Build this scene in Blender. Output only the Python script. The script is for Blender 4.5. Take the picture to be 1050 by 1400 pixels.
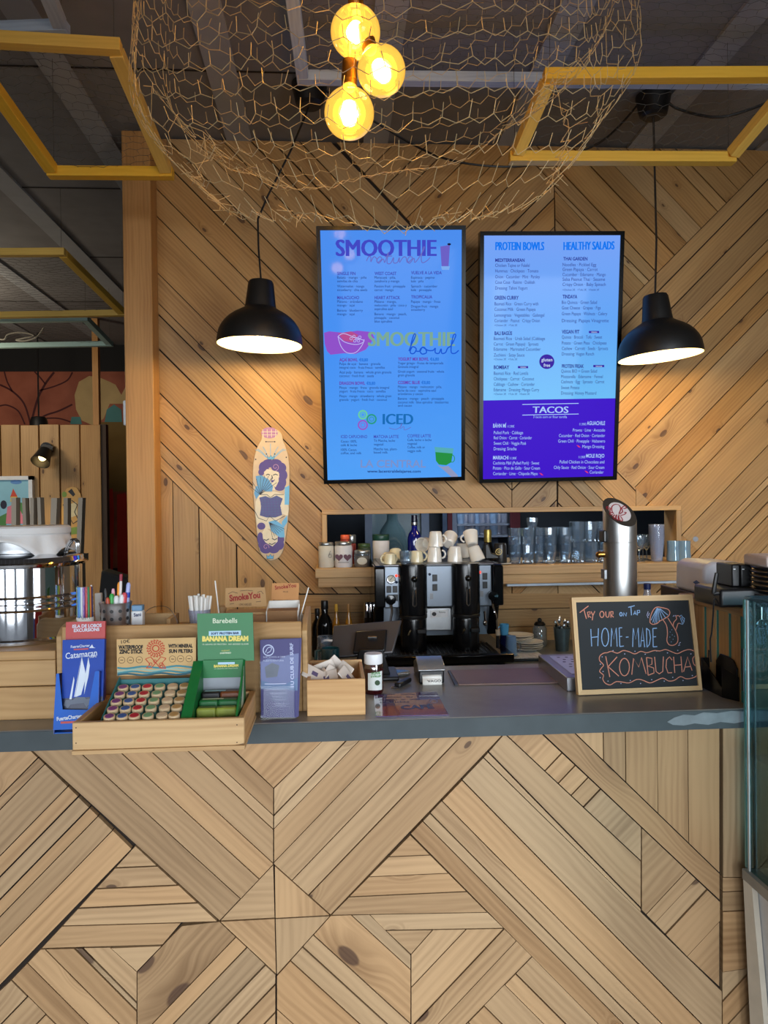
import bpy, math, random
from mathutils import Vector, Matrix, Euler
random.seed(7)
for o in list(bpy.data.objects): bpy.data.objects.remove(o)
SC = bpy.context.scene
COL = SC.collection
R = math.radians

# ------------------------------------------------------------------ camera
FPX = 1050.0
EYE = Vector((0.0, 0.0, 1.55))
YAW, PITCH, ROLL = R(3.8), R(-0.5), R(-0.7)
FWD = Vector((math.sin(YAW)*math.cos(PITCH), math.cos(YAW)*math.cos(PITCH), math.sin(PITCH)))
RT = FWD.cross(Vector((0, 0, 1))).normalized(); UP = RT.cross(FWD)
RT, UP = RT*math.cos(ROLL)+UP*math.sin(ROLL), UP*math.cos(ROLL)-RT*math.sin(ROLL)
cd = bpy.data.cameras.new('camera'); cam = bpy.data.objects.new('camera', cd); COL.objects.link(cam)
cd.sensor_fit = 'VERTICAL'; cd.sensor_height = 36; cd.sensor_width = 27; cd.lens = 36*FPX/1400
cd.clip_start = 0.02
m = Matrix((RT, UP, -FWD)).transposed().to_4x4(); m.translation = EYE
cam.matrix_world = m
SC.camera = cam

# ------------------------------------------------------------------ exposure, world, daylight
SC.view_settings.view_transform = 'Standard'; SC.view_settings.look = 'None'
SC.view_settings.exposure = 0.0; SC.view_settings.gamma = 1.0; SC.view_settings.use_curve_mapping = False
W = bpy.data.worlds.new('world'); SC.world = W; W.use_nodes = True
W.node_tree.nodes['Background'].inputs[0].default_value = (0.80, 0.88, 1.0, 1)
W.node_tree.nodes['Background'].inputs[1].default_value = 0.27

def area(name, loc, aim, sx, sy, power, col, spread=180):
    l = bpy.data.lights.new(name, 'AREA'); l.shape = 'RECTANGLE'; l.size = sx; l.size_y = sy
    l.energy = power; l.color = col; l.spread = R(spread)
    o = bpy.data.objects.new(name, l); COL.objects.link(o); o.location = loc
    o.rotation_euler = (Vector(aim)-Vector(loc)).to_track_quat('-Z', 'Y').to_euler(); return o
def point(name, loc, power, col, rad):
    l = bpy.data.lights.new(name, 'POINT'); l.energy = power; l.color = col; l.shadow_soft_size = rad
    o = bpy.data.objects.new(name, l); COL.objects.link(o); o.location = loc; return o
DAY = (0.86, 0.93, 1.0)
for x, pw in ((-3.4, 38), (-1.2, 38), (1.0, 42), (3.2, 54)):       # shop-front windows behind the viewer, skylight slanting down
    area('window_daylight', (x, -4.4, 1.45), (x*0.85+.1, 1.6, -0.35), 1.6, 2.3, pw*0.72, DAY, 62)
area('side_window_daylight', (2.5, -0.7, 1.55), (1.35, 3.8, 0.75), 1.9, 2.1, 46, DAY, 85)   # window in the right hand wall
point('kitchen_fill', (0.75, 4.35, 2.1), 22, (0.75, 0.88, 1.0), 0.15)  # added cool fill, unseen source, lifts the dark room behind the opening
point('lounge_fill', (-3.4, 6.0, 2.7), 44, (1.0, 0.86, 0.66), 0.25)  # added warm fill without a fixture, brightens partition and mural

# ------------------------------------------------------------------ pixel -> place helpers
def ray(x, y): return FWD+RT*((x-525)/FPX)+UP*((700-y)/FPX)
def PY(x, y, Y): d = ray(x, y); return EYE+d*(Y/d.y)
def PZ(x, y, Z): d = ray(x, y); return EYE+d*((Z-EYE.z)/d.z)
def V(*a): return Vector(a)

# ------------------------------------------------------------------ mesh builder
class MB:
    def __init__(s): s.v=[]; s.f=[]; s.m=[]; s.uv=[]; s.t=[]
    def add(s, vs, fs, mi=0, uvs=None, tone=None):
        b=len(s.v); s.v += [tuple(p) for p in vs]
        if tone is None: tone=random.random()
        for k,f in enumerate(fs):
            s.f.append([b+i for i in f]); s.m.append(mi); s.t.append(tone)
            s.uv.append(uvs[k] if uvs else None)
    def obox(s, c, ax, ay, az, mi=0, tone=None):
        c=Vector(c); ax=Vector(ax); ay=Vector(ay); az=Vector(az)
        vs=[c+ax*i+ay*j+az*k for k in(-1,1) for j in(-1,1) for i in(-1,1)]
        fs=[(0,2,3,1),(4,5,7,6),(0,1,5,4),(2,6,7,3),(0,4,6,2),(1,3,7,5)]
        L=[ax.length*2, ay.length*2, az.length*2]; g=L.index(max(L))
        o1=random.random()*40; o2=random.random()*40
        loc=[(-1,-1,-1),(1,-1,-1),(-1,1,-1),(1,1,-1),(-1,-1,1),(1,-1,1),(-1,1,1),(1,1,1)]
        uvs=[]
        for f,nax in zip(fs,(2,2,1,1,0,0)):
            a=[k for k in range(3) if k!=nax]
            if a[1]==g or (g not in a and L[a[1]]>L[a[0]]): a=a[::-1]
            uvs.append([(o1+loc[i][a[0]]*L[a[0]]/2+nax*.13, o2+loc[i][a[1]]*L[a[1]]/2+nax*.31) for i in f])
        s.add(vs,fs,mi,uvs,tone)
    def box(s,x0,x1,y0,y1,z0,z1,mi=0,tone=None):
        s.obox(((x0+x1)/2,(y0+y1)/2,(z0+z1)/2),((x1-x0)/2,0,0),(0,(y1-y0)/2,0),(0,0,(z1-z0)/2),mi,tone)
    def bar(s,p,q,w,h,up=(0,0,1),mi=0):
        p=Vector(p); q=Vector(q); d=(q-p); l=d.length; d.normalize()
        sd=d.cross(Vector(up)); 
        if sd.length<1e-4: sd=d.cross(Vector((1,0,0)))
        sd.normalize(); u=sd.cross(d)
        s.obox((p+q)/2,d*l/2,sd*w/2,u*h/2,mi)
    def lathe(s,prof,c=(0,0,0),n=24,mi=0,axis=(0,0,1),xs=1,ys=1,cap0=False,cap1=False):
        c=Vector(c); a=Vector(axis).normalized(); q=Vector((0,0,1)).rotation_difference(a)
        vs=[]; 
        for r,z in prof:
            for i in range(n):
                t=2*math.pi*i/n; vs.append(c+q@Vector((r*math.cos(t)*xs,r*math.sin(t)*ys,z)))
        fs=[]
        for k in range(len(prof)-1):
            for i in range(n):
                j=(i+1)%n; fs.append((k*n+i,k*n+j,(k+1)*n+j,(k+1)*n+i))
        if cap0: fs.append(tuple(range(n-1,-1,-1)))
        if cap1: fs.append(tuple((len(prof)-1)*n+i for i in range(n)))
        s.add(vs,fs,mi)
    def cyl(s,p,q,r0,r1=None,n=16,mi=0):
        p=Vector(p); q=Vector(q); r1=r0 if r1 is None else r1
        s.lathe([(r0,0),(r1,(q-p).length)],p,n,mi,q-p,cap0=True,cap1=True)
    def ball(s,c,r,n=16,mi=0,sc=(1,1,1)):
        k=max(6,n//2); vs=[];fs=[]; c=Vector(c)
        for j in range(k+1):
            ph=math.pi*j/k
            for i in range(n):
                t=2*math.pi*i/n; vs.append(c+Vector((r*sc[0]*math.sin(ph)*math.cos(t),r*sc[1]*math.sin(ph)*math.sin(t),-r*sc[2]*math.cos(ph))))
        for j in range(k):
            for i in range(n):
                a=j*n+i;b=j*n+(i+1)%n; 
                f=(a,b,b+n,a+n)
                fs.append(f)
        s.add(vs,fs,mi)
    def tube(s,pts,r,n=6,mi=0,closed=False,rr=None):
        pts=[Vector(p) for p in pts]; N=len(pts); vs=[]
        prev=None
        for i,p in enumerate(pts):
            if closed: d=pts[(i+1)%N]-pts[i-1]
            else: d=pts[min(i+1,N-1)]-pts[max(i-1,0)]
            d.normalize()
            if prev is None:
                a=d.cross(Vector((0,0,1)))
                if a.length<1e-3: a=d.cross(Vector((1,0,0)))
            else:
                a=prev-d*prev.dot(d)
                if a.length<1e-5: a=d.cross(Vector((0.3,0.7,0.2)))
            a.normalize(); prev=a; b=d.cross(a)
            q=rr[i] if rr else r
            for k in range(n):
                t=2*math.pi*k/n; vs.append(p+a*q*math.cos(t)+b*q*math.sin(t))
        fs=[]
        for i in range(N if closed else N-1):
            i2=(i+1)%N
            for k in range(n):
                k2=(k+1)%n; fs.append((i*n+k,i*n+k2,i2*n+k2,i2*n+k))
        if not closed:
            fs.append(tuple(range(n-1,-1,-1))); fs.append(tuple((N-1)*n+k for k in range(n)))
        s.add(vs,fs,mi)
    def prism(s,pts,ext,mi=0,uvs=None,tone=None):
        n=len(pts); pts=[Vector(p) for p in pts]; e=Vector(ext)
        vs=pts+[p+e for p in pts]
        fs=[tuple(range(n)),tuple(range(2*n-1,n-1,-1))]+[(i,i+n,(i+1)%n+n,(i+1)%n) for i in range(n)]
        U=None
        if uvs:
            U=[list(uvs),list(reversed(uvs))]+[[uvs[i],uvs[i],uvs[(i+1)%n],uvs[(i+1)%n]] for i in range(n)]
        s.add(vs,fs,mi,U,tone)
    def face(s,pts,mi=0,uvs=None): s.add(pts,[tuple(range(len(pts)))],mi,[uvs] if uvs else None)
    def build(s,name,mats,parent=None,bevel=0,smooth=True,origin=None,kind=None,world=True,segs=2,recalc=True):
        if not isinstance(mats,(list,tuple)): mats=[mats]
        if parent is not None:
            root=parent
            while root.parent: root=root.parent
            off=Vector(root.location) if world else Vector((0,0,0))
        else:
            if origin is None:
                xs=[p[0] for p in s.v]; ys=[p[1] for p in s.v]; zs=[p[2] for p in s.v]
                origin=((min(xs)+max(xs))/2,(min(ys)+max(ys))/2,min(zs))
            off=Vector(origin)
        me=bpy.data.meshes.new(name)
        me.from_pydata([tuple(Vector(p)-off) for p in s.v],[],s.f)
        for mt in mats: me.materials.append(mt)
        me.polygons.foreach_set('material_index',s.m)
        at=me.attributes.new('tone','FLOAT','FACE'); at.data.foreach_set('value',s.t)
        if any(u is not None for u in s.uv):
            ul=me.uv_layers.new(name='UVMap'); k=0; dat=[]
            for f,u in zip(s.f,s.uv):
                for i in range(len(f)): dat += list(u[i]) if u else [0.0,0.0]
            ul.data.foreach_set('uv',dat)
        me.validate()
        if recalc:
            import bmesh
            bm=bmesh.new(); bm.from_mesh(me); bmesh.ops.recalc_face_normals(bm,faces=bm.faces); bm.to_mesh(me); bm.free()
        if smooth:
            me.polygons.foreach_set('use_smooth',[True]*len(me.polygons)); me.set_sharp_from_angle(angle=R(35))
        me.update()
        o=bpy.data.objects.new(name,me); COL.objects.link(o)
        if parent is not None: o.parent=parent
        else: o.location=off
        if bevel:
            b=o.modifiers.new('bevel','BEVEL'); b.width=bevel; b.segments=segs; b.limit_method='ANGLE'; b.angle_limit=R(40)
        if kind: o['kind']=kind
        return o

def tag(o,label,cat,group=None):
    o['label']=label; o['category']=cat
    if group: o['group']=group
    return o
def thing(name,label,cat,loc=(0,0,0),group=None):
    o=bpy.data.objects.new(name,None); COL.objects.link(o); o.location=loc; o.empty_display_size=.05
    return tag(o,label,cat,group)
def copy_tree(o,parent=None):
    c=o.copy(); COL.objects.link(c)
    if parent: c.parent=parent
    for ch in [x for x in bpy.data.objects if x.parent==o]: copy_tree(ch,c)
    return c

# ------------------------------------------------------------------ materials
def lin(c):
    r=[]
    for x in c[:3]:
        x/=255.0; r.append(x/12.92 if x<=.04045 else ((x+.055)/1.055)**2.4)
    return (r[0],r[1],r[2],1)
def newmat(name):
    m=bpy.data.materials.new(name); m.use_nodes=True; nt=m.node_tree
    return m,nt,nt.nodes,nt.links,nt.nodes['Principled BSDF']
CACHE={}
def M(name,col,rough=.5,metal=0,var=.12,scale=30,bump=0,spec=None,coat=0,trans=0,alpha=1):
    """plain material with a little procedural mottling"""
    if name in CACHE: return CACHE[name]
    m,nt,N,L,b=newmat(name)
    c=lin(col)
    tc=N.new('ShaderNodeTexCoord'); no=N.new('ShaderNodeTexNoise'); no.inputs['Scale'].default_value=scale; no.inputs['Detail'].default_value=3
    L.new(tc.outputs['Object'],no.inputs['Vector'])
    mx=N.new('ShaderNodeMix'); mx.data_type='RGBA'
    mx.inputs['A'].default_value=tuple(min(1,x*(1-var)) for x in c[:3])+(1,)
    mx.inputs['B'].default_value=tuple(min(1,x*(1+var)) for x in c[:3])+(1,)
    L.new(no.outputs['Fac'],mx.inputs['Factor']); L.new(mx.outputs['Result'],b.inputs['Base Color'])
    b.inputs['Roughness'].default_value=rough; b.inputs['Metallic'].default_value=metal
    if spec is not None: b.inputs['Specular IOR Level'].default_value=spec
    if coat: b.inputs['Coat Weight'].default_value=coat
    if trans: b.inputs['Transmission Weight'].default_value=trans
    if alpha<1: b.inputs['Alpha'].default_value=alpha
    if bump:
        bp=N.new('ShaderNodeBump'); bp.inputs['Strength'].default_value=bump; bp.inputs['Distance'].default_value=.003
        L.new(no.outputs['Fac'],bp.inputs['Height']); L.new(bp.outputs['Normal'],b.inputs['Normal'])
    CACHE[name]=m; return m
def EM(name,col,st=1.0):
    if name in CACHE: return CACHE[name]
    m,nt,N,L,b=newmat(name)
    b.inputs['Base Color'].default_value=(0,0,0,1); b.inputs['Roughness'].default_value=.3; b.inputs['Specular IOR Level'].default_value=0.02
    b.inputs['Emission Color'].default_value=lin(col); b.inputs['Emission Strength'].default_value=st
    CACHE[name]=m; return m
def GL(name,tint=(255,255,255),refl=.12,body=0.0,bodycol=(255,255,255),rough=.02,fres=.6):
    """thin clear glass: transparent + fresnel gloss (+ a little cloudy body)"""
    if name in CACHE: return CACHE[name]
    m,nt,N,L,b=newmat(name); N.remove(b); out=N['Material Output']
    tr=N.new('ShaderNodeBsdfTransparent'); tr.inputs[0].default_value=lin(tint)
    gs=N.new('ShaderNodeBsdfGlossy'); gs.inputs['Roughness'].default_value=rough; gs.inputs[0].default_value=(1,1,1,1)
    lw=N.new('ShaderNodeFresnel'); lw.inputs['IOR'].default_value=1.5
    mp=N.new('ShaderNodeMath'); mp.operation='MULTIPLY_ADD'; mp.inputs[1].default_value=fres; mp.inputs[2].default_value=refl
    mp.use_clamp=True
    L.new(lw.outputs[0],mp.inputs[0])
    mx=N.new('ShaderNodeMixShader'); L.new(mp.outputs[0],mx.inputs[0]); L.new(tr.outputs[0],mx.inputs[1]); L.new(gs.outputs[0],mx.inputs[2])
    last=mx
    if body:
        df=N.new('ShaderNodeBsdfDiffuse'); df.inputs[0].default_value=lin(bodycol)
        m2=N.new('ShaderNodeMixShader'); m2.inputs[0].default_value=body
        L.new(mx.outputs[0],m2.inputs[1]); L.new(df.outputs[0],m2.inputs[2]); last=m2
    L.new(last.outputs[0],out.inputs[0])
    CACHE[name]=m; return m
def WOOD(name,light,dark,knots=.2,rough=.5,tone_amt=.28,spec=.35,sat=.07,streak=.34):
    if name in CACHE: return CACHE[name]
    m,nt,N,L,b=newmat(name)
    def math_(op,a,bb=None,cc=None,clamp=False):
        n=N.new('ShaderNodeMath'); n.operation=op; n.use_clamp=clamp
        for i,x in enumerate((a,bb,cc)):
            if x is None: continue
            if hasattr(x,'is_linked'): L.new(x,n.inputs[i])
            else: n.inputs[i].default_value=x
        return n.outputs[0]
    uv=N.new('ShaderNodeUVMap'); uv.uv_map='UVMap'
    sp=N.new('ShaderNodeSeparateXYZ'); L.new(uv.outputs[0],sp.inputs[0]); u,v=sp.outputs[0],sp.outputs[1]
    at=N.new('ShaderNodeAttribute'); at.attribute_name='tone'; tone=at.outputs['Fac']
    def comb(a,b_,c_):
        n=N.new('ShaderNodeCombineXYZ')
        for i,x in enumerate((a,b_,c_)):
            if hasattr(x,'is_linked'): L.new(x,n.inputs[i])
            else: n.inputs[i].default_value=x
        return n.outputs[0]
    vo=N.new('ShaderNodeTexVoronoi'); vo.voronoi_dimensions='2D'; vo.inputs['Scale'].default_value=1
    L.new(comb(math_('MULTIPLY',u,4.2),math_('MULTIPLY',v,8.5),0),vo.inputs['Vector'])
    dist=vo.outputs['Distance']; cs=N.new('ShaderNodeSeparateColor'); L.new(vo.outputs['Color'],cs.inputs[0])
    pres=math_('LESS_THAN',cs.outputs[0],knots)
    size=math_('MULTIPLY_ADD',math_('POWER',cs.outputs[1],2.0),.10,.045)
    rel=math_('DIVIDE',dist,size)
    def mr(x,a,b_,c_,d_):
        n=N.new('ShaderNodeMapRange'); n.interpolation_type='SMOOTHSTEP'; L.new(x,n.inputs[0])
        for i,q in enumerate((a,b_,c_,d_)): n.inputs[1+i].default_value=q
        return n.outputs[0]
    core=math_('MULTIPLY',mr(rel,.75,1.05,1,0),pres)
    halo=math_('MULTIPLY',mr(rel,.8,4.0,1,0),pres)
    vd=math_('MULTIPLY_ADD',halo,.03,v)
    n1=N.new('ShaderNodeTexNoise'); n1.inputs['Scale'].default_value=1; n1.inputs['Detail'].default_value=5; n1.inputs['Roughness'].default_value=.6
    L.new(comb(math_('MULTIPLY',u,2.0),math_('MULTIPLY',vd,120),math_('MULTIPLY',tone,50)),n1.inputs['Vector'])
    wv=N.new('ShaderNodeTexWave'); wv.bands_direction='Y'; wv.inputs['Scale'].default_value=9; wv.inputs['Distortion'].default_value=7; wv.inputs['Detail'].default_value=2; wv.inputs['Detail Scale'].default_value=1.0
    L.new(comb(math_('MULTIPLY',u,.45),math_('MULTIPLY',vd,2.2),math_('MULTIPLY',tone,9)),wv.inputs['Vector'])
    n2=N.new('ShaderNodeTexNoise'); n2.inputs['Scale'].default_value=1; n2.inputs['Detail'].default_value=2
    L.new(comb(math_('MULTIPLY',u,1.5),math_('MULTIPLY',v,9),math_('MULTIPLY',tone,31)),n2.inputs['Vector'])
    f=math_('ADD',math_('MULTIPLY',n1.outputs['Fac'],streak),math_('MULTIPLY',wv.outputs['Fac'],.10))
    f=math_('ADD',f,math_('MULTIPLY',n2.outputs['Fac'],.6))
    f=math_('ADD',f,math_('MULTIPLY',halo,.12))
    f=mr(f,.34,.92,0,1)
    mx=N.new('ShaderNodeMix'); mx.data_type='RGBA'; mx.inputs['A'].default_value=lin(light); mx.inputs['B'].default_value=lin(dark); L.new(f,mx.inputs['Factor'])
    hs=N.new('ShaderNodeHueSaturation'); L.new(mx.outputs['Result'],hs.inputs['Color'])
    L.new(math_('MULTIPLY_ADD',tone,tone_amt,1-tone_amt/2),hs.inputs['Value'])
    wn=N.new('ShaderNodeTexWhiteNoise'); wn.noise_dimensions='1D'; L.new(tone,wn.inputs['W'])
    L.new(math_('MULTIPLY_ADD',wn.outputs['Value'],sat*2,1-sat),hs.inputs['Saturation'])
    L.new(math_('MULTIPLY_ADD',wn.outputs['Value'],-.008,.504),hs.inputs['Hue'])
    kx=N.new('ShaderNodeMix'); kx.data_type='RGBA'; kx.inputs['B'].default_value=lin((58,34,26)); L.new(hs.outputs[0],kx.inputs['A'])
    rg=math_('MULTIPLY_ADD',n1.outputs['Fac'],.5,.5)
    L.new(math_('MULTIPLY',core,rg),kx.inputs['Factor'])
    L.new(kx.outputs['Result'],b.inputs['Base Color'])
    b.inputs['Roughness'].default_value=rough; b.inputs['Specular IOR Level'].default_value=spec
    bp=N.new('ShaderNodeBump'); bp.inputs['Strength'].default_value=.25; bp.inputs['Distance'].default_value=.001; L.new(n1.outputs['Fac'],bp.inputs['Height']); L.new(bp.outputs['Normal'],b.inputs['Normal'])
    CACHE[name]=m; return m

PINE_F=WOOD('pine_front',(178,145,106),(122,92,61),knots=.24,rough=.55)
PINE_W=WOOD('pine_wall',(188,146,92),(132,92,50),knots=.22,rough=.5)
PINE_P=WOOD('pine_post',(196,148,92),(150,102,56),knots=.08,rough=.5,tone_amt=.1)
PINE_T=WOOD('pine_tray',(206,168,118),(172,128,80),knots=.04,rough=.55,tone_amt=.12)
PINE_S=WOOD('pine_shelf',(200,158,104),(150,104,60),knots=.06,rough=.5,tone_amt=.2)
BOXW=WOOD('box_wood',(190,154,106),(150,112,68),knots=.03,rough=.55,tone_amt=.12)
YELW=WOOD('yellow_painted_wood',(240,194,84),(214,160,58),knots=.02,rough=.5,tone_amt=.14)
GREYW=WOOD('grey_washed_wood',(196,206,218),(150,162,182),knots=.0,rough=.6,tone_amt=.14)
TEALW=WOOD('pale_teal_wood',(160,188,180),(124,150,144),knots=.0,rough=.6,tone_amt=.1)
LATHW=WOOD('weathered_lath',(176,164,146),(132,118,102),knots=.0,rough=.7,tone_amt=.14)
DARKGAP=M('board_shadow_gap',(34,24,16),.9)
BLACKP=M('black_plastic',(18,18,20),.38)
BLACKM=M('matt_black_metal',(24,23,22),.45,bump=.1)
BLACKG=M('gloss_black',(10,11,13),.12)
STEEL=M('brushed_steel',(196,198,200),.38,1,.08,60)
CHROME=M('polished_steel',(214,216,220),.06,1,.03)
DSTEEL=M('dark_steel',(120,120,122),.32,1)
BRASS=M('antique_brass',(176,128,62),.3,1)
WHITEP=M('white_plastic',(226,228,230),.4)
WHITEC=M('white_ceramic',(232,226,214),.16,coat=.3)
CREAMC=M('cream_ceramic',(226,214,176),.2,coat=.3)
PAPER=M('white_paper',(232,230,224),.8)
KRAFT=M('kraft_card',(176,138,92),.8)
CLEAR=GL('clear_glass',(236,243,248),.06,.07,(190,214,240),fres=.9)
CLEARP=GL('clear_plastic',(236,240,246),.08,.22,(215,220,240),.1)
PANE=GL('acrylic_pane',(246,248,250),.0,fres=.18)

# ------------------------------------------------------------------ plane frames, text and strokes
class Fr:
    def __init__(s,o,ux,uy):
        s.o=Vector(o); s.ux=Vector(ux).normalized(); uy=Vector(uy); uy=uy-s.ux*uy.dot(s.ux); s.uy=uy.normalized(); s.n=s.ux.cross(s.uy)
        if s.n.dot(EYE-s.o)<0: s.n=-s.n
    def pt(s,u,v,w=0): return s.o+s.ux*u+s.uy*v+s.n*w
    def uv(s,x,y):
        d=ray(x,y); t=(s.o-EYE).dot(s.n)/d.dot(s.n); p=EYE+d*t-s.o; return (p.dot(s.ux),p.dot(s.uy))
    def px(s,x,y,w=0): return s.pt(*s.uv(x,y),w)
TXT={}
def text_geo(body,bold=0.0):
    k=(body,bold)
    if k in TXT: return TXT[k]
    c=bpy.data.curves.new('t','FONT'); c.body=body; c.size=1; c.offset=bold; c.resolution_u=3
    o=bpy.data.objects.new('t',c); COL.objects.link(o)
    me=bpy.data.meshes.new_from_object(o)
    vs=[(p.co.x,p.co.y) for p in me.vertices]; fs=[tuple(p.vertices) for p in me.polygons]
    bpy.data.objects.remove(o); bpy.data.curves.remove(c); bpy.data.meshes.remove(me)
    TXT[k]=(vs,fs); return TXT[k]
CAPH=[None]
def put_text(mb,fr,body,p0,p1,cap,w=.0008,mi=0,bold=0.0,rot=0):
    """text between the photo points p0 and p1 (baseline ends), cap height in photo pixels"""
    if CAPH[0] is None: CAPH[0]=max(y for x,y in text_geo('H')[0])
    vs,fs=text_geo(body,bold)
    if not vs: return
    x0=min(x for x,y in vs); x1=max(x for x,y in vs)
    a=Vector(fr.uv(*p0)); b=Vector(fr.uv(*p1)); d=b-a; L=d.length; d.normalize(); e=Vector((-d.y,d.x))
    c1=Vector(fr.uv(p0[0]+(p1[1]-p0[1])*0,p0[1]-1)); sc=(c1-a).length*cap/CAPH[0]
    sx=L/(x1-x0)
    out=[]
    for x,y in vs:
        q=a+d*((x-x0)*sx)+e*(y*sc); out.append(fr.pt(q.x,q.y,w))
    mb.add(out,fs,mi)
def stroke(mb,fr,pts,wpx,w=.0008,mi=0,closed=False):
    P=[Vector(fr.uv(*p)) for p in pts]
    s=(Vector(fr.uv(pts[0][0]+1,pts[0][1]))-Vector(fr.uv(*pts[0]))).length*wpx/2
    if closed: P.append(P[0].copy())
    n=len(P); Lf=[];Rg=[]
    for i in range(n):
        a=P[max(i-1,0)]; b=P[min(i+1,n-1)]
        if closed and i in(0,n-1): a=P[n-2]; b=P[1]
        d=(b-a); 
        if d.length<1e-9: d=Vector((1,0))
        d.normalize(); e=Vector((-d.y,d.x))*s
        Lf.append(P[i]+e); Rg.append(P[i]-e)
    vs=[fr.pt(q.x,q.y,w) for q in Lf]+[fr.pt(q.x,q.y,w) for q in Rg]
    mb.add(vs,[(i,n+i,n+i+1,i+1) for i in range(n-1)],mi)
def shape(mb,fr,pts,w=.0006,mi=0):
    k=w+len(mb.f)*2e-6
    mb.face([fr.px(x,y,k) for x,y in pts],mi)
def ell(cx,cy,rx,ry,n=20,a0=0,a1=360):
    k=n if a1-a0>=360 else n+1
    return [(cx+rx*math.cos(R(a0+(a1-a0)*i/n)),cy+ry*math.sin(R(a0+(a1-a0)*i/n))) for i in range(k)]
def smooth_pts(pts,n=6):
    out=[]; N=len(pts)
    for i in range(N-1):
        p0=pts[max(i-1,0)];p1=pts[i];p2=pts[i+1];p3=pts[min(i+2,N-1)]
        for k in range(n):
            t=k/n
            out.append(tuple(.5*((2*b)+(-a+c)*t+(2*a-5*b+4*c-d)*t*t+(-a+3*b-3*c+d)*t**3) for a,b,c,d in zip(p0,p1,p2,p3)))
    out.append(tuple(pts[-1])); return out
# ================================================================== THE SETTING
Y_W=3.78      # face of the plank wall
Z_CEIL=3.33
Z_C=1.10      # counter top
Y_F=1.63      # face of the planked counter front
def clip(poly,n,c):           # keep points with p.n >= c
    out=[]; N=len(poly)
    for i in range(N):
        a=poly[i];b=poly[(i+1)%N]; da=a.dot(n)-c; db=b.dot(n)-c
        if da>=0: out.append(a)
        if (da>=0)!=(db>=0): out.append(a+(b-a)*(da/(da-db)))
    return out
def area2(p): return abs(sum(p[i].x*p[(i+1)%len(p)].y-p[(i+1)%len(p)].x*p[i].y for i in range(len(p))))/2
def planks(mb,Y,region,dirpx,cuts,gap=.0024,rgap=None,zmax=None,zmin=None,hole=None,depth=.014):
    P2=lambda p: Vector((PY(p[0],p[1],Y).x,PY(p[0],p[1],Y).z))
    reg=[P2(p) for p in region]
    rgap=gap if rgap is None else rgap
    cen=sum(reg,Vector((0,0)))/len(reg)
    base=list(reg)
    for i in range(len(reg)):
        a=reg[i];b=reg[(i+1)%len(reg)]; d=(b-a).normalized(); n=Vector((-d.y,d.x))
        if (cen-a).dot(n)<0: n=-n
        base=clip(base,n,a.dot(n)+rgap/2)
    if zmax is not None: base=clip(base,Vector((0,-1)),-zmax)
    if zmin is not None: base=clip(base,Vector((0,1)),zmin)
    if len(base)<3: return
    if dirpx=='h': d=Vector((1,0))
    elif dirpx=='v': d=Vector((0,1))
    else: d=(P2(dirpx[1])-P2(dirpx[0])).normalized()
    n=Vector((-d.y,d.x))
    offs=sorted(P2(c).dot(n) for c in cuts)
    offs=[-99]+offs+[99]
    for a,b in zip(offs[:-1],offs[1:]):
        g=gap*random.choice((.7,1,1,1.7))
        p=clip(clip(base,n,a+g/2),-n,-(b-g/2)) if base else []
        if len(p)<3 or area2(p)<2e-5: continue
        tone=random.random(); o1=random.random()*60; o2=random.random()*60
        j=random.random()*.003
        pieces=[p]
        if hole:
            x0,x1,z0,z1=hole
            L_=clip(p,Vector((-1,0)),-x0); R_=clip(p,Vector((1,0)),x1)
            mid=clip(clip(p,Vector((1,0)),x0),Vector((-1,0)),-x1) if p else []
            T_=clip(mid,Vector((0,1)),z1) if len(mid)>2 else []; B_=clip(mid,Vector((0,-1)),-z0) if len(mid)>2 else []
            pieces=[L_,R_,T_,B_]
        for q in pieces:
            if len(q)<3 or area2(q)<1e-6: continue
            uvs=[(o1+k.dot(d),o2+k.dot(n)) for k in q]
            mb.prism([Vector((k.x,Y+j,k.y)) for k in q],(0,depth,0),0,uvs,tone)

# ---- back wall
HX0=PY(446,703,3.8).x; HX1=PY(922,699,3.8).x; HZ0=1.21; HZ1=PY(700,697,3.8).z-.012
HOLE=(HX0,HX1,HZ0,HZ1)
wb=MB()
def wp(region,d,cuts,**k): planks(wb,Y_W,region,d,cuts,gap=.0045,hole=HOLE,zmax=Z_CEIL,zmin=.5,**k)
BS=((214,632),(374,790)); FS=((853,439),(1050,238))
wp([(205,175),(440,180),(700,455),(700,812),(392,812),(205,627)],BS,[(300,300+k) for k in(-220,-181,-151,-112,-74,-38,-2,45,82,158,198,213,260,319,351,384,403)])
wp([(205,627),(392,812),(392,1000),(205,1000)],'v',[(238,800),(273,800),(324,800),(374,800)])
wp([(440,180),(690,180),(758,253),(760,520),(700,455)],FS,[(500,k-500) for k in(690,735,781,815,854,898,925,950,1008,1030,1070,1110,1150,1190,1230)])
wp([(700,455),(760,520),(763,812),(700,812)],FS,[(730,k-730) for k in range(1180,1540,38)])
W3C=[(900,900+k) for k in(-300,-340,-380,-415,-453,-490,-525,-575,-610,-651,-698,-722,-759,-800)]
wp([(690,180),(1090,180),(888,384),(758,253)],BS,W3C)
wp([(758,253),(888,384),(763,511)],BS,W3C)
wp([(763,560),(870,667),(870,812),(763,812)],BS,[(800,800+k) for k in(-200,-160,-121,-140,-100,-75,-40,-10)])
W4C=[(1000,k-1000) for k in(1296,1338,1379,1394,1420,1451,1475,1530,1571,1600,1661,1704,1716,1738,1758,1797,1840)]
wp([(763,511),(1110,160),(1150,160),(1150,950),(763,560)],FS,W4C,rgap=0)
wp([(870,667),(1016,812),(870,812)],FS,W4C,rgap=0)
wp([(1016,812),(1150,947),(1150,812)],FS,W4C,rgap=0)
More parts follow.
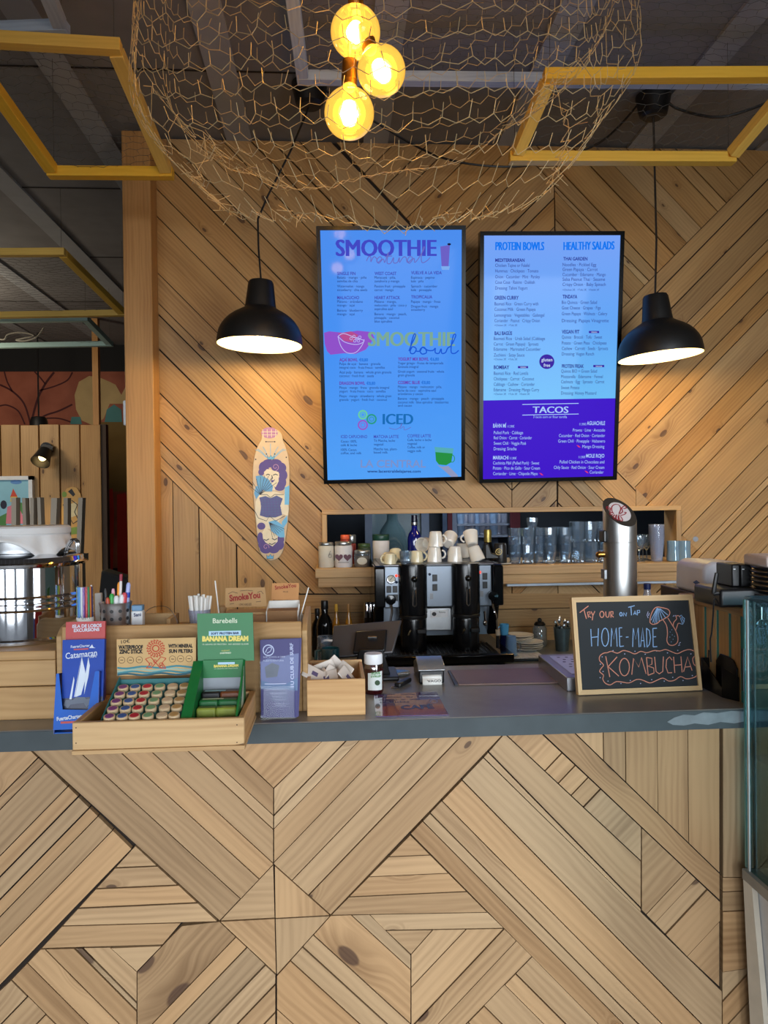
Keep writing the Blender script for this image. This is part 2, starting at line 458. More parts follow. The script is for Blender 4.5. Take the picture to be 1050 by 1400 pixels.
wp([(392,813),(1000,809),(1150,808),(1150,1000),(392,1000)],'h',[(700,833),(700,857),(700,884),(700,930)])
# backing behind the planks, around the pass-through
XL=PY(172,400,3.7).x; XR=2.55
for a in ((XL,HX0,.0,Z_CEIL),(HX1,XR,.0,Z_CEIL),(HX0,HX1,HZ1,Z_CEIL),(HX0,HX1,.0,HZ0)):
    wb.box(a[0],a[1],Y_W+.0142,Y_W+.10,a[2],a[3],1)
wb.build('wall_back',[PINE_W,DARKGAP],kind='structure',smooth=False)
mb=MB(); q=PY(172.5,566,3.72); mb.box(XL-.022,XL+.0005,3.70,3.76,PY(175,582,3.72).z,PY(175,548,3.72).z); o=mb.build('wall_box',M('switch_white',(226,228,228),.4),bevel=.006); tag(o,'small white box fixed to the left side of the wide wooden post','wall box')
mb=MB(); mb.box(XL,PY(208,400,3.66).x,3.66,3.90,0,Z_CEIL-.02)
mb.build('trim_1',PINE_P,kind='structure',bevel=.004)
# trim round the pass-through
mb=MB(); fz=PY(440,697,3.76).z; fx0=PY(440,697,3.76).x; fx1=PY(931,692,3.76).x
mb.box(fx0,fx1,3.755,3.90,fz-.024,fz); mb.box(fx0,fx0+.024,3.755,3.90,1.2,fz-.024); mb.box(fx1-.026,fx1,3.755,3.90,1.2,fz-.024)
mb.build('trim_2',PINE_S,kind='structure',bevel=.002)
# ceiling with its batten strips
mb=MB(); mb.box(-7,3.4,-5,9,Z_CEIL+.012,Z_CEIL+.1)
CE=M('ceiling_board',(134,132,132),.85,0,.22,6,bump=.4); CS=M('ceiling_batten',(164,166,170),.8,0,.15,8)
mb.build('ceiling',CE,kind='structure')
for k in range(-1,9):
    x=1.56-.664*k; mb=MB(); mb.box(x-.06,x+.06,-4.5,8.55 if x<-1.0 else 3.79,Z_CEIL-.002,Z_CEIL+.012)
    mb.build('trim_%d'%(k+4),CS,kind='structure')
mb=MB(); 
for y in (2.35,3.2,4.4,5.6,6.8): mb.box(-6.9,3.3,y,y+.008,Z_CEIL+.0085,Z_CEIL+.0121)
mb.build('trim_20',DARKGAP,kind='structure')
mb=MB(); mb.box(-7,3.4,-5,9,-.05,0); mb.build('floor',M('floor_tile',(120,112,104),.5,0,.15,3),kind='structure')
mb=MB(); mb.box(2.55,2.65,-5,9,0,Z_CEIL+.012); mb.build('wall_right',M('right_wall_plaster',(150,140,128),.8),kind='structure')
mb=MB(); mb.box(-7,-6.9,-5,9,0,Z_CEIL+.012); mb.build('wall_left',M('left_wall_plaster',(110,92,76),.8),kind='structure')
mb=MB(); mb.box(-6.9,2.55,8.6,8.7,0,Z_CEIL+.012); mb.build('wall_far',M('far_wall_black',(30,28,27),.85),kind='structure')
# kitchen behind the pass-through
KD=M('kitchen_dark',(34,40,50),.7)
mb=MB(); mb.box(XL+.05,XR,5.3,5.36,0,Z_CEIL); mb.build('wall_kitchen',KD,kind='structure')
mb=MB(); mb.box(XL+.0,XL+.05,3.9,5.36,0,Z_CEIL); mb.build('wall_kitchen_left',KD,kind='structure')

# ---- counter front
cf=MB(); ZB=Z_C-.042
def fp(region,d,cuts,**k): planks(cf,Y_F,region,d,cuts,gap=.0024,zmax=ZB-.001,zmin=.004,**k)
FB=((40,1024),(300,1260)); FF=((452,1252),(690,1003))
fp([(-80,985),(0,985),(40,1024),(185,1156),(-80,1430)],((0,1347),(185,1156)),[(52,1036),(61,1045),(93,1075),(108,1088),(125,1102),(137,1113),(158,1131)])
fp([(-330,985),(-80,985),(-80,1430),(-330,1688)],((0,1347),(185,1156)),[(-80,k) for k in(1040,1080,1130,1170,1230,1290,1330,1380)]+[(-330,k) for k in(1480,1540,1600)])
fp([(0,985),(274,985),(374,1078),(374,1182),(300,1260),(40,1024)],FB,[(328,1228),(354,1202),(374,1181),(374,1135),(374,1116)])
fp([(274,982),(374,1078),(474,982)],FF,[])
fp([(374,1078),(474,980),(712,980),(452,1252),(374,1182)],FF,[(374,1116),(374,1134),(374,1180),(400,1203),(423,1223)])
fp([(300,1260),(374,1182),(376,1256)],'h',[]); fp([(375,1183),(452,1252),(376,1256)],'v',[])
fp([(300,1260),(376,1256),(378,1333)],FB,[]); fp([(376,1256),(452,1252),(378,1334)],'v',[])
fp([(185,1156),(298,1261),(84,1267)],'h',[(190,1185),(190,1213),(190,1239)])
fp([(84,1267),(248,1262.5),(222,1293),(55,1298)],'h',[]); fp([(150,1296),(222,1293),(187,1329)],'h',[])
fp([(55,1298),(150,1296),(187,1330),(187,1508),(183,1508),(15,1340)],((15,1340),(75,1400)),[(38,1318),(62,1299),(103,1299),(114,1298)])
fp([(-80,1430),(15,1340),(183,1508),(-80,1508)],((0,1347),(185,1156)),[(38,1363),(62,1388),(90,1418),(120,1448)])
fp([(187,1329),(248,1266),(300,1260),(377,1333),(377,1508),(187,1508)],FF,[(322,1282),(338,1295),(362,1321),(377,1345),(377,1384),(377,1420)])
fp([(378,1335),(452,1252),(505,1250),(562,1306),(562,1508),(378,1508)],FB,[(415,1297),(430,1280),(480,1251),(398,1315),(378,1380),(378,1425)])
fp([(561,1142),(667,1248),(452,1252)],'h',[(561,1171),(561,1197),(561,1223)])
fp([(505,1251),(667,1248),(690,1270),(525,1273)],'h',[]); fp([(527,1273),(592,1272),(562,1306)],'h',[])
fp([(562,1306),(592,1272),(690,1270),(728,1308),(562,1478)],FF,[(637,1272),(685,1275),(705,1288)])
fp([(728,1308),(924,1508),(562,1508),(562,1478)],((561,1140),(690,1270)),[(705,1332),(690,1347),(662,1376),(640,1398),(610,1430)])
fp([(661,1036),(988,1356),(988,1508),(924,1508),(561,1140)],((561,1140),(690,1270)),[(577,1122),(587,1111),(605,1096),(633,1068)])
fp([(690,1003),(877,1178),(877,1249),(661,1036)],((561,1140),(690,1270)),[(667,1028)])
fp([(690,1003),(716,980),(877,1131),(877,1178)],FF,[(750,1050),(766,1068),(784,1085),(800,1101)])
fp([(716,980),(763,980),(985,1195),(985,1233),(877,1131)],((740,1001),(985,1232)),[])
fp([(763,980),(985,975),(985,1195)],'v',[(825,1000),(855,1000),(899,1000),(941,1000)])
fp([(877,1131),(985,1233),(985,1355),(942,1311),(877,1250)],FF,[(940,1190),(952,1202),(966,1217),(985,1260)])
fp([(988,970),(1180,970),(1180,1200),(988,1200)],'v',[(1022,1000),(1066,1000),(1110,1000)])
fp([(988,1200),(1180,1200),(1180,1300),(988,1330)],'h',[(988,1220),(988,1247)])
fp([(988,1330),(1180,1300),(1180,1508),(988,1508)],FF,[(988,1370),(988,1410),(1030,1400),(1060,1430),(1090,1460)])
fp([(-330,1690),(-80,1432),(-80,1508),(1180,1508),(1180,1720),(-330,1720)],'h',[(500,1555),(500,1600),(500,1650)])
cx0=PY(-330,1100,Y_F).x; cx1=PY(1180,1100,Y_F).x
ctr=thing('bar_counter','long bar counter with a pale pine plank front and grey concrete top','counter',(0,1.9,0))
# nail heads
nail=MB()
for f,uvs in list(zip(cf.f,cf.uv)):
    pass
cf.build('plank_front',PINE_F,ctr,smooth=False)
mb=MB(); mb.box(cx0,cx1,Y_F+.0145,Y_F+.10,0,ZB-.001); mb.build('frame',DARKGAP,ctr)
mb=MB(); mb.box(cx0,cx1,1.605,2.125,ZB,Z_C)
def concrete():
    m,nt,N,L,b=newmat('polished_concrete')
    tc=N.new('ShaderNodeTexCoord')
    n1=N.new('ShaderNodeTexNoise'); n1.inputs['Scale'].default_value=3.2; n1.inputs['Detail'].default_value=6; L.new(tc.outputs['Object'],n1.inputs[0])
    n2=N.new('ShaderNodeTexNoise'); n2.inputs['Scale'].default_value=28; n2.inputs['Detail'].default_value=5; L.new(tc.outputs['Object'],n2.inputs[0])
    r=N.new('ShaderNodeValToRGB'); L.new(n1.outputs['Fac'],r.inputs[0])
    r.color_ramp.elements[0].position=.3; r.color_ramp.elements[0].color=lin((104,104,103)); r.color_ramp.elements[1].position=.72; r.color_ramp.elements[1].color=lin((152,149,146))
    mx=N.new('ShaderNodeMix'); mx.data_type='RGBA'; mx.blend_type='MULTIPLY'; mx.inputs['Factor'].default_value=.5
    L.new(r.outputs[0],mx.inputs['A']); L.new(n2.outputs['Color'],mx.inputs['B'])
    g=N.new('ShaderNodeValToRGB'); L.new(n2.outputs['Fac'],g.inputs[0]); g.color_ramp.elements[0].color=(.5,.5,.5,1); g.color_ramp.elements[1].color=(1,1,1,1); L.new(g.outputs[0],mx.inputs['B'])
    L.new(mx.outputs['Result'],b.inputs['Base Color']); b.inputs['Roughness'].default_value=.28
    L.new(n2.outputs['Fac'],b.inputs['Roughness']) if False else None
    bp=N.new('ShaderNodeBump'); bp.inputs['Strength'].default_value=.2; bp.inputs['Distance'].default_value=.002; L.new(n2.outputs['Fac'],bp.inputs['Height']); L.new(bp.outputs[0],b.inputs['Normal'])
    return m
CONC=concrete()
mb.build('countertop',CONC,ctr,bevel=.004)
mb=MB(); mb.box(cx0,cx1,1.6032,1.605,ZB+.0005,Z_C-.0015); mb.build('slab_edge',M('dark_concrete_edge',(66,74,77),.75,0,.22,18,bump=.3),ctr)
# white patched concrete at the right end of the slab edge
mb=MB(); a=PY(930,985,1.604); 
pts=[(912,987),(922,981),(935,977),(950,978),(962,974),(980,975),(1000,972),(1020,973),(1044,970),(1044,984),(1020,986),(1004,989),(985,987),(968,991),(950,989),(935,992),(920,991)]
mb.prism([PY(x,y,1.6022) for x,y in pts],(0,.001,0)); mb.build('patch',M('pale_concrete_patch',(122,130,134),.75,0,.35,30),ctr)
# back counter
bc=thing('back_counter','low grey work counter along the wall under the espresso machine','counter',(.6,3.3,0))
mb=MB(); mb.box(-.9,2.45,2.95,3.775,.83,.866); mb.build('worktop',M('grey_stone',(112,116,112),.35,0,.1,20),bc,bevel=.004)
mb=MB(); mb.box(-.9,2.45,3.0,3.77,0,.83); mb.build('cabinet',M('dark_cabinet',(44,42,40),.6),bc)
Z_B=.866
# ================================================================== FAR LEFT: LOUNGE
def PXs(x,y,Y): p=PY(x,y,Y); return p.x,p.z
# mural on the far wall
YM=8.57
def mural_mat():
    m,nt,N,L,b=newmat('mural_paint')
    tc=N.new('ShaderNodeTexCoord'); n=N.new('ShaderNodeTexNoise'); n.inputs['Scale'].default_value=2.4; n.inputs['Detail'].default_value=5; L.new(tc.outputs['Object'],n.inputs[0])
    r=N.new('ShaderNodeValToRGB'); L.new(n.outputs['Fac'],r.inputs[0])
    r.color_ramp.elements[0].position=.35; r.color_ramp.elements[0].color=lin((136,64,36)); r.color_ramp.elements[1].position=.68; r.color_ramp.elements[1].color=lin((176,96,66))
    L.new(r.outputs[0],b.inputs['Base Color']); b.inputs['Roughness'].default_value=.7; return m
mur=thing('mural','rust red wall mural of a bare branching tree in the far lounge','mural',(PY(80,600,YM).x,YM,1.0))
mb=MB(); x0=PY(-40,520,YM).x; x1=PY(420,520,YM).x
mb.box(x0,x1,YM,YM+.02,.9,PY(80,508,YM).z); mb.build('painted_panel',mural_mat(),mur)
mf=Fr(PY(0,700,YM),(1,0,0),(0,0,1))
TREE=M('painted_branch',(74,24,22),.8); CREAMP=M('painted_cream',(190,158,104),.8,0,.3,4); TEALP=M('painted_teal',(78,128,122),.8,0,.3,4); OLIVE=M('painted_olive',(120,92,40),.8,0,.25,3); REDP=M('painted_red',(200,48,34),.8,0,.35,3)
mb=MB()
for pts,w in (([(38,600),(50,550),(62,525),(74,509)],3),([(62,525),(54,515),(47,508)],2),([(54,534),(75,528),(92,520),(99,509)],2),([(42,580),(33,552),(17,535),(0,526)],2.5),([(17,535),(10,522),(6,508)],2),([(34,580),(25,562),(10,554),(0,555)],2),([(46,578),(62,568),(80,562),(99,553)],2.5),([(60,572),(80,572),(97,577)],2)):
    stroke(mb,mf,smooth_pts(pts,5),w,.002)
mb.build('painted_tree',TREE,mur)
mb=MB(); shape(mb,mf,[(102,540),(108,522),(122,514),(136,516),(150,522),(158,526),(166,540),(172,528),(182,524),(182,552),(150,552),(142,572),(128,582),(112,575),(104,560)],.0015); mb.build('painted_cloud',CREAMP,mur)
mb=MB(); shape(mb,mf,[(143,577),(146,560),(156,553),(166,560),(167,577)],.003); shape(mb,mf,[(96,580),(98,570),(110,570),(112,580)],.003); mb.build('painted_foliage',TEALP,mur)
mb=MB(); shape(mb,mf,[(136,577),(185,577),(185,672),(136,672)],.002); mb.build('painted_field',OLIVE,mur)
mb=MB()
for p in ([(140,672),(154,668),(156,700),(154,800),(144,800),(140,760)],[(160,676),(171,674),(180,690),(180,800),(161,800)]): shape(mb,mf,p,.003)
mb.build('painted_blossom',REDP,mur)
# plank partition
YP=7.3; px0=PY(-60,600,YP).x; px1=PY(138,600,YP).x; pz=PY(70,580,YP).z
part=thing('plank_partition','tall vertical plank partition in the lounge left of the bar wall','partition',((px0+px1)/2,YP,0))
mb=MB(); xs=[px0]+[PY(q,600,YP).x for q in(-27,0,27,53,81,109)]+[px1]
for a,b in zip(xs[:-1],xs[1:]): mb.box(a+.006,b-.006,YP+random.random()*.01,YP+.05,0,pz-random.random()*.01)
mb.build('plank_panel',PINE_W,part,bevel=.004)
mb=MB(); mb.box(px1-.02,px1+.04,YP+.02,YP+.1,0,pz); mb.build('edge_board',M('dark_edge_board',(62,42,24),.7),part)
mb=MB(); pa=PY(126,500,YP+.05).x; pb=PY(134,500,YP+.05).x; mb.box(pa,pb,YP+.05,YP+.12,pz-.3,Z_CEIL); mb.build('post',PINE_P,part)
# wall spotlight on it
sp_=thing('wall_spotlight','small black clip spotlight on the plank partition','spotlight',PY(64,622,YP-.05))
mb=MB(); a=PY(61,611,YP-.01); b=PY(70,616,YP-.1); mb.cyl(PY(63,612,YP),PY(63,612,YP-.06),.05,n=16); mb.bar(PY(58,610,YP-.07),PY(73,614,YP-.07),.05,.05); mb.build('bracket',BLACKM,sp_)
mb=MB(); ax=(PY(55,632,YP-.22)-PY(63,614,YP-.12)).normalized(); mb.lathe([(.03,0),(.055,.02),(.07,.1),(.085,.16),(.08,.16),(.06,.05)],PY(63,614,YP-.12),18,0,ax,cap0=True); mb.build('shade',BLACKM,sp_)
mb=MB(); bp_=PY(63,614,YP-.12)+ax*.1; mb.ball(bp_,.035,10); mb.build('bulb',EM('warm_bulb',(255,214,140),8),sp_)
sl=bpy.data.lights.new('spot_beam','SPOT'); sl.energy=16; sl.color=(1,.78,.45); sl.spot_size=R(110); sl.spot_blend=.6; sl.shadow_soft_size=.03
so=bpy.data.objects.new('spot_beam',sl); COL.objects.link(so); so.location=bp_+ax*.08; so.rotation_euler=(ax+Vector((.1,.35,0))).to_track_quat('-Z','Y').to_euler()
# framed picture (plain abstract stand-in) 
YQ=YP-.034; pic=thing('framed_picture','white framed colourful painting hanging on the plank partition','picture',PY(15,720,YQ))
qx0=PY(-42,650,YQ).x; qx1=PY(45,650,YQ).x; qz1=PY(20,651,YQ).z; qz0=PY(20,745,YQ).z
mb=MB(); t=.035
for a in((qx0,qx1,qz1-t,qz1),(qx0,qx1,qz0,qz0+t),(qx0,qx0+t,qz0,qz1),(qx1-t,qx1,qz0,qz1)): mb.box(a[0],a[1],YQ-.02,YQ+.035,a[2],a[3])
mb.build('frame',WHITEP,pic)
mb=MB(); mb.box(qx0+t,qx1-t,YQ,YQ+.02,qz0+t,qz1-t,0)
qf=Fr(PY(0,700,YQ),(1,0,0),(0,0,1))
shape(mb,qf,ell(22,659,8,3,12),.001,1); shape(mb,qf,ell(5,690,4.5,6,12),.001,2); shape(mb,qf,[(8,716),(10,693),(18,690),(26,716)],.0015,3); shape(mb,qf,[(14,680),(18,668),(24,679)],.0015,4); shape(mb,qf,[(14,686),(15,679),(24,679),(23,686)],.002,5); shape(mb,qf,ell(29,695,5,8,12),.001,6); shape(mb,qf,[(0,706),(12,700),(8,720),(-20,720),(-20,700)],.0008,6); shape(mb,qf,[(24,716),(28,698),(36,716)],.002,3)
mb.build('canvas',[M('art_sky',(142,196,214),.6,0,.15,6),M('art_blue',(92,142,204),.6),M('art_ink',(38,40,60),.6),M('art_pink',(226,132,150),.6,0,.2,8),M('art_red',(206,74,52),.6),M('art_yellow',(228,196,84),.6),M('art_green',(84,140,76),.6,0,.3,8)],pic)
# skateboard on the partition
YK=YP-.013; kx=PY(98,700,YK)
sk=thing('skateboard','small cartoon-print skateboard deck hung on the plank partition','skateboard',kx)
mb=MB(); pts=[(84,740),(84,690),(86,678),(91,668),(98,665.5),(105,667),(110,675),(112,688),(112,740),(108,748),(98,751),(88,748)]
mb.prism([PY(x,y,YK) for x,y in pts],(0,.015,0)); mb.build('deck',M('deck_yellow',(206,158,84),.5),sk)
kf=Fr(PY(98,700,YK),(1,0,0),(0,0,1)); mb=MB()
shape(mb,kf,[(93,672),(98,668),(103,676),(100,679)],.001,0); shape(mb,kf,ell(88,676,3.5,4,10),.001,1); shape(mb,kf,[(95,690),(104,686),(106,704),(96,708)],.001,2); shape(mb,kf,ell(90,697,3,5,10),.001,2); shape(mb,kf,[(94,722),(106,720),(106,730),(94,731)],.001,1)
for p in([(86,690),(92,694),(90,704),(94,712)],[(98,684),(106,690),(102,700),(108,712)],[(96,709),(100,716),(106,712)]): stroke(mb,kf,p,1.2,.0015,0)
mb.build('printed_graphic',[M('print_black',(24,24,28),.5),M('print_green',(120,150,60),.5),M('print_cream',(222,206,160),.5)],sk)
# hanging slats (rack of laths)
YL=4.6; rack=thing('slatted_rack','rack of upright pale laths standing behind the steel pot','rack',PY(60,760,YL).xy.to_3d())
for (a,b,c) in ((15.5,22,'u'),(33,37.5,'l'),(41,46,'u'),(53.5,58,'l'),(67,75,'r'),(87,92.5,'u'),(104,110,'r')):
    mb=MB(); dx={'u':0,'l':-3,'r':3}[c]
    top=680+random.random()*2
    mb.prism([PY(x,y,YL) for x,y in((a+dx,top),(b+dx,top),(b,760),(a,760))],(0,.06,0)); mb.build('lath',LATHW,rack)
mb=MB(); mb.box(PY(10,760,YL).x,PY(115,760,YL).x,YL-.01,YL+.08,PY(60,768,YL).z,PY(60,758,YL).z); mb.build('rail',LATHW,rack)
mb=MB()
for q in(14,108): mb.box(PY(q,760,YL).x,PY(q+4,760,YL).x,YL,YL+.06,0,PY(60,766,YL).z)
mb.build('stand',LATHW,rack)
lp=thing('pendant_lamp','small black pendant lamp hanging in the far lounge before the mural','lamp',PY(53,590,8.0))
mb=MB(); q=PY(53,576,8.0); mb.lathe([(.03,.05),(.07,.04),(.085,-.0),(.09,-.09),(.02,-.09)],q,20,0,cap0=True); mb.build('shade',BLACKM,lp)
mb=MB(); mb.tube([q+Vector((0,0,.04)),Vector((q.x,q.y,Z_CEIL+.0125))],.008,6); mb.build('cord',BLACKM,lp)
mb=MB(); mb.tube(smooth_pts([tuple(PY(x,y,6.3)) for x,y in((-4,463),(6,464),(10,458),(20,455),(34,455),(46,459),(30,463),(22,465),(34,466),(50,461),(60,448))],5),.006,5); o=mb.build('loose_wire',M('pale_wire',(176,168,150),.5)); tag(o,'loose pale wire tangled over the teal frame at the left edge','wire')
# dark sofa in the gap
sf=thing('sofa','black sofa seen in the gap left of the bar wall post','sofa',(PY(160,830,6.4).x,6.4,0))
mb=MB(); yy=6.4; mb.prism([PY(x,y,yy) for x,y in((138,779),(182,793),(190,860),(130,860))],(0,.2,0)); mb.build('backrest',M('sofa_fabric',(20,20,22),.8),sf,bevel=.02)
mb=MB(); mb.box(sf.location.x-.7,sf.location.x+.3,5.7,6.42,0,.42); mb.build('seat',M('sofa_fabric',(20,20,22),.8),sf,bevel=.04)
# light switch on the post side
# ================================================================== HANGING WOOD FRAMES
def hexnet(P,size,wire,jit=.0,clipf=None,flat=1.0,mi=0,mb=None,nu=20,nv=20,asp=6.0):
    """chicken wire: hexagons over (u,v), mapped to space by P(u,v)"""
    mb=mb or MB(); cache={}
    def node(i,j):
        k=(i,j)
        if k not in cache:
            u=i*size*.5; v=j*size/asp
            cache[k]=(u+random.gauss(0,jit*size),v+random.gauss(0,jit*size))
        return cache[k]
    for r in range(nv):
        for c in range(nu):
            i0=2*c+(r%2); j0=r*4
            a=node(i0,j0+1); b=node(i0+1,j0); d=node(i0+2,j0+1) ; e=node(i0,j0+3)
            for s in((a,b),(b,d),(a,e)):
                if clipf and not(clipf(*s[0]) and clipf(*s[1])): continue
                p=P(*s[0]);q=P(*s[1])
                if p is None or q is None: continue
                mb.cyl3(p,q,wire,mi)
    return mb
def cyl3(s,p,q,r,mi=0):
    p=Vector(p);q=Vector(q);d=q-p
    if d.length<1e-6: return
    d.normalize(); a=d.cross(Vector((0,0,1)))
    if a.length<1e-3: a=d.cross(Vector((1,0,0)))
    a.normalize(); b=d.cross(a); vs=[]
    for c in(p,q):
        for k in range(4): t=k*math.pi/2; vs.append(c+a*r*math.cos(t)+b*r*math.sin(t))
    s.add(vs,[(k,(k+1)%4,4+(k+1)%4,4+k) for k in range(4)],mi,None,.5)
MB.cyl3=cyl3
WIRE=M('galvanised_wire',(206,180,132),.5,.15); WIREF=M('dull_wire',(84,80,74),.6,.3)
def wood_frame(name,label,corners,mat,w=.045,h=.04,wires=True,sides=(0,1,2,3)):
    t=thing(name,label,'frame',sum(corners,Vector())/4)
    for k in sides:
        a=corners[k]; b=corners[(k+1)%4]; d=(b-a).normalized()
        mb=MB(); e=w/2*(1 if k%2==0 else -1)
        mb.bar(a-d*(w/2 if k%2==0 else -w/2),b+d*(w/2 if k%2==0 else -w/2),w,h); mb.build('side_bar',mat,t,bevel=.002)
    if wires:
        A,B,Cc,D=[c+Vector((0,0,h/2)) for c in corners]
        lu=(B-A).length; lv=(D-A).length
        def P(u,v):
            s_=u/lu; r_=v/lv
            if s_>1 or r_>1 or s_<0 or r_<0: return None
            q=(A*(1-s_)+B*s_)*(1-r_)+(D*(1-s_)+Cc*s_)*r_
            return q+Vector((0,0,.02*math.sin(u*9)*math.sin(v*7)))
        mb=hexnet(P,.055,.0008,.05,nu=int(lu/.055)+1,nv=int(lv/.0367)+1); mb.build('wire_mesh',WIREF,t)
    for c in corners[:2]+corners[2:]:
        pass
    for k in range(4):
        mb=MB(); mb.cyl3(corners[k],Vector((corners[k].x,corners[k].y,Z_CEIL+.0125)),.001); mb.build('hanger_wire',WIREF,t)
    return t
def zc(pts): return [PZ(x,y,z) for x,y,z in pts]
wood_frame('hanging_frame','yellow wood hanging frame at the upper left over the bar wall post',zc([(-58,51,3.05),(156,64,3.05),(229,237,2.88),(74,236,2.88)]),YELW)
wood_frame('hanging_frame','yellow wood hanging frame over the right hand pendant lamp',zc([(752,104,3.05),(1092,102,3.05),(996,217,2.88),(704,216,2.88)]),YELW)
wood_frame('hanging_frame','second yellow wood frame farther back, at the left edge below the first',zc([(-100,346,2.98),(84,345,2.98),(168,428,2.86),(-60,432,2.86)]),YELW)
wood_frame('hanging_frame','pale teal wood frame hanging farthest back in the lounge',zc([(-70,438,2.95),(117,436,2.95),(150,470,2.88),(-60,474,2.88)]),TEALW)
wood_frame('hanging_frame','grey washed wood frame up behind the globe bulbs',zc([(385,-120,3.24),(1150,-120,3.2),(1090,113,3.2),(414,106,3.2)]),GREYW,wires=True)
wood_frame('hanging_frame','blue grey wood frame corner above the upper left yellow frame',zc([(-90,-140,3.24),(10,-140,3.24),(84,38,3.22),(-60,43,3.22)]),GREYW,wires=False)

# ================================================================== WIRE NET
def net():
    xc=PY(525,185,2.3).x; a=.735; y0=2.32
    def rim(ph):
        s=math.sin(ph); c=math.cos(ph)
        return 2.755+.10*c-(.50*max(s,0)**.55 if s>0 else .10*(-s)**.6)-.05*math.sin(2*ph)*(s>0)
    per=2*math.pi*.66
    cols=68; size=per/cols
    def P(u,v):
        ph=2*math.pi*u/per
        zr=rim(ph)+.0
        z=zr+v
        if z>Z_CEIL-.01: return None
        taper=1-.30*max(0,1-v/.30)**2.2
        if v>.42: taper*=1-.06*(v-.42)
        wob=1+.03*math.sin(5*ph+3*v)+.025*math.sin(11*ph-4*v)
        b=.50 if math.sin(ph)>0 else .42
        return Vector((xc+a*taper*wob*math.cos(ph), y0-b*taper*wob*math.sin(ph), z+.012*math.sin(7*ph)))
    mb=hexnet(P,size,.00105,.05,nu=cols,nv=22,asp=3.7)
    # loose cut ends along the rim
    for k in range(150):
        ph=random.random()*per; p=P(ph,random.random()*.03)
        if p is None: continue
        q=p+Vector((random.gauss(0,.022),random.gauss(0,.02),random.gauss(-.008,.014)))
        mb.cyl3(p,q,.001)
    rimpts=[P(per*k/140+random.gauss(0,.004),random.gauss(.012,.006)) for k in range(140)]
    mb.tube(rimpts,.0012,4,closed=True)
    o=mb.build('wire_netting',WIRE); tag(o,'crumpled chicken wire netting draped from the ceiling around the globe bulbs','netting')
net()
# ================================================================== GLOBE BULBS
def amber():
    m,nt,N,L,b=newmat('amber_glass'); N.remove(b); out=N['Material Output']
    tr=N.new('ShaderNodeBsdfTransparent'); tr.inputs[0].default_value=(1,.72,.22,1)
    gs=N.new('ShaderNodeBsdfGlossy'); gs.inputs['Roughness'].default_value=.05
    em=N.new('ShaderNodeEmission'); em.inputs[0].default_value=(1,.53,.07,1); em.inputs[1].default_value=1.25
    a=N.new('ShaderNodeAddShader'); L.new(tr.outputs[0],a.inputs[0]); L.new(em.outputs[0],a.inputs[1])
    fr=N.new('ShaderNodeFresnel'); mx=N.new('ShaderNodeMixShader'); L.new(fr.outputs[0],mx.inputs[0]); L.new(a.outputs[0],mx.inputs[1]); L.new(gs.outputs[0],mx.inputs[2])
    L.new(mx.outputs[0],out.inputs[0]); return m
AMB=amber(); FIL=EM('hot_filament',(255,214,130),60)
clus=thing('bulb_cluster_holder','brass socket cluster on a ceiling cord holding the three globe bulbs','lamp holder',(PY(482,70,1.98).x,1.98,3.0))
def globe(px,py,rpx,Y,label,ax):
    c=PY(px,py,Y); r=rpx*Y/FPX; ax=Vector(ax).normalized()
    t=thing('globe_bulb',label,'light bulb',c,'amber globe bulbs')
    mb=MB(); prof=[]
    for k in range(15):
        th=math.pi*k/14*.86
        prof.append((max(r*math.sin(th),.0002),-r*math.cos(th)))
    prof += [(r*.40,r*1.02),(r*.30,r*1.2)]
    mb.lathe(prof,c,28,0,ax); mb.build('glass_globe',AMB,t)
    mb=MB(); mb.lathe([(.001,-.55*r),(.26*r,-.42*r),(.38*r,-.05*r),(.26*r,.42*r),(.001,.6*r)],c,12,0,ax); mb.build('filament',FIL,t)
    mb=MB(); mb.cyl(c+ax*r*1.16,c+ax*r*1.5,r*.31,n=16); mb.build('screw_base',BRASS,t)
    point('globe_glow',c,4.0,(1,.62,.25),r*.5)
    return c+ax*r*1.5
g1=globe(486,44,34,1.98,'topmost of the three glowing amber globe bulbs',(.05,.5,.8))
g2=globe(521.5,97,33,1.93,'right hand of the three glowing amber globe bulbs, in the middle height',(-.35,.3,.9))
g3=globe(477.5,155,34,1.98,'lowest of the three glowing amber globe bulbs',(.02,.2,1))
hub=Vector(clus.location)
mb=MB(); 
for g in(g1,g2,g3): 
    mb.cyl(g-(g-hub).normalized()*-.0,g+(hub-g).normalized()*.05,.021,.019,14); mb.tube([g+(hub-g).normalized()*.045,(g+hub)/2+Vector((0,.01,.01)),hub],.006,6)
mb.build('socket',BRASS,clus)
mb=MB(); mb.cyl(hub-Vector((0,0,.02)),hub+Vector((0,0,.04)),.03,n=16); mb.tube([hub,hub+Vector((0,0,.2)),Vector((hub.x,hub.y,Z_CEIL))],.004,6); mb.build('cord',BLACKM,clus)

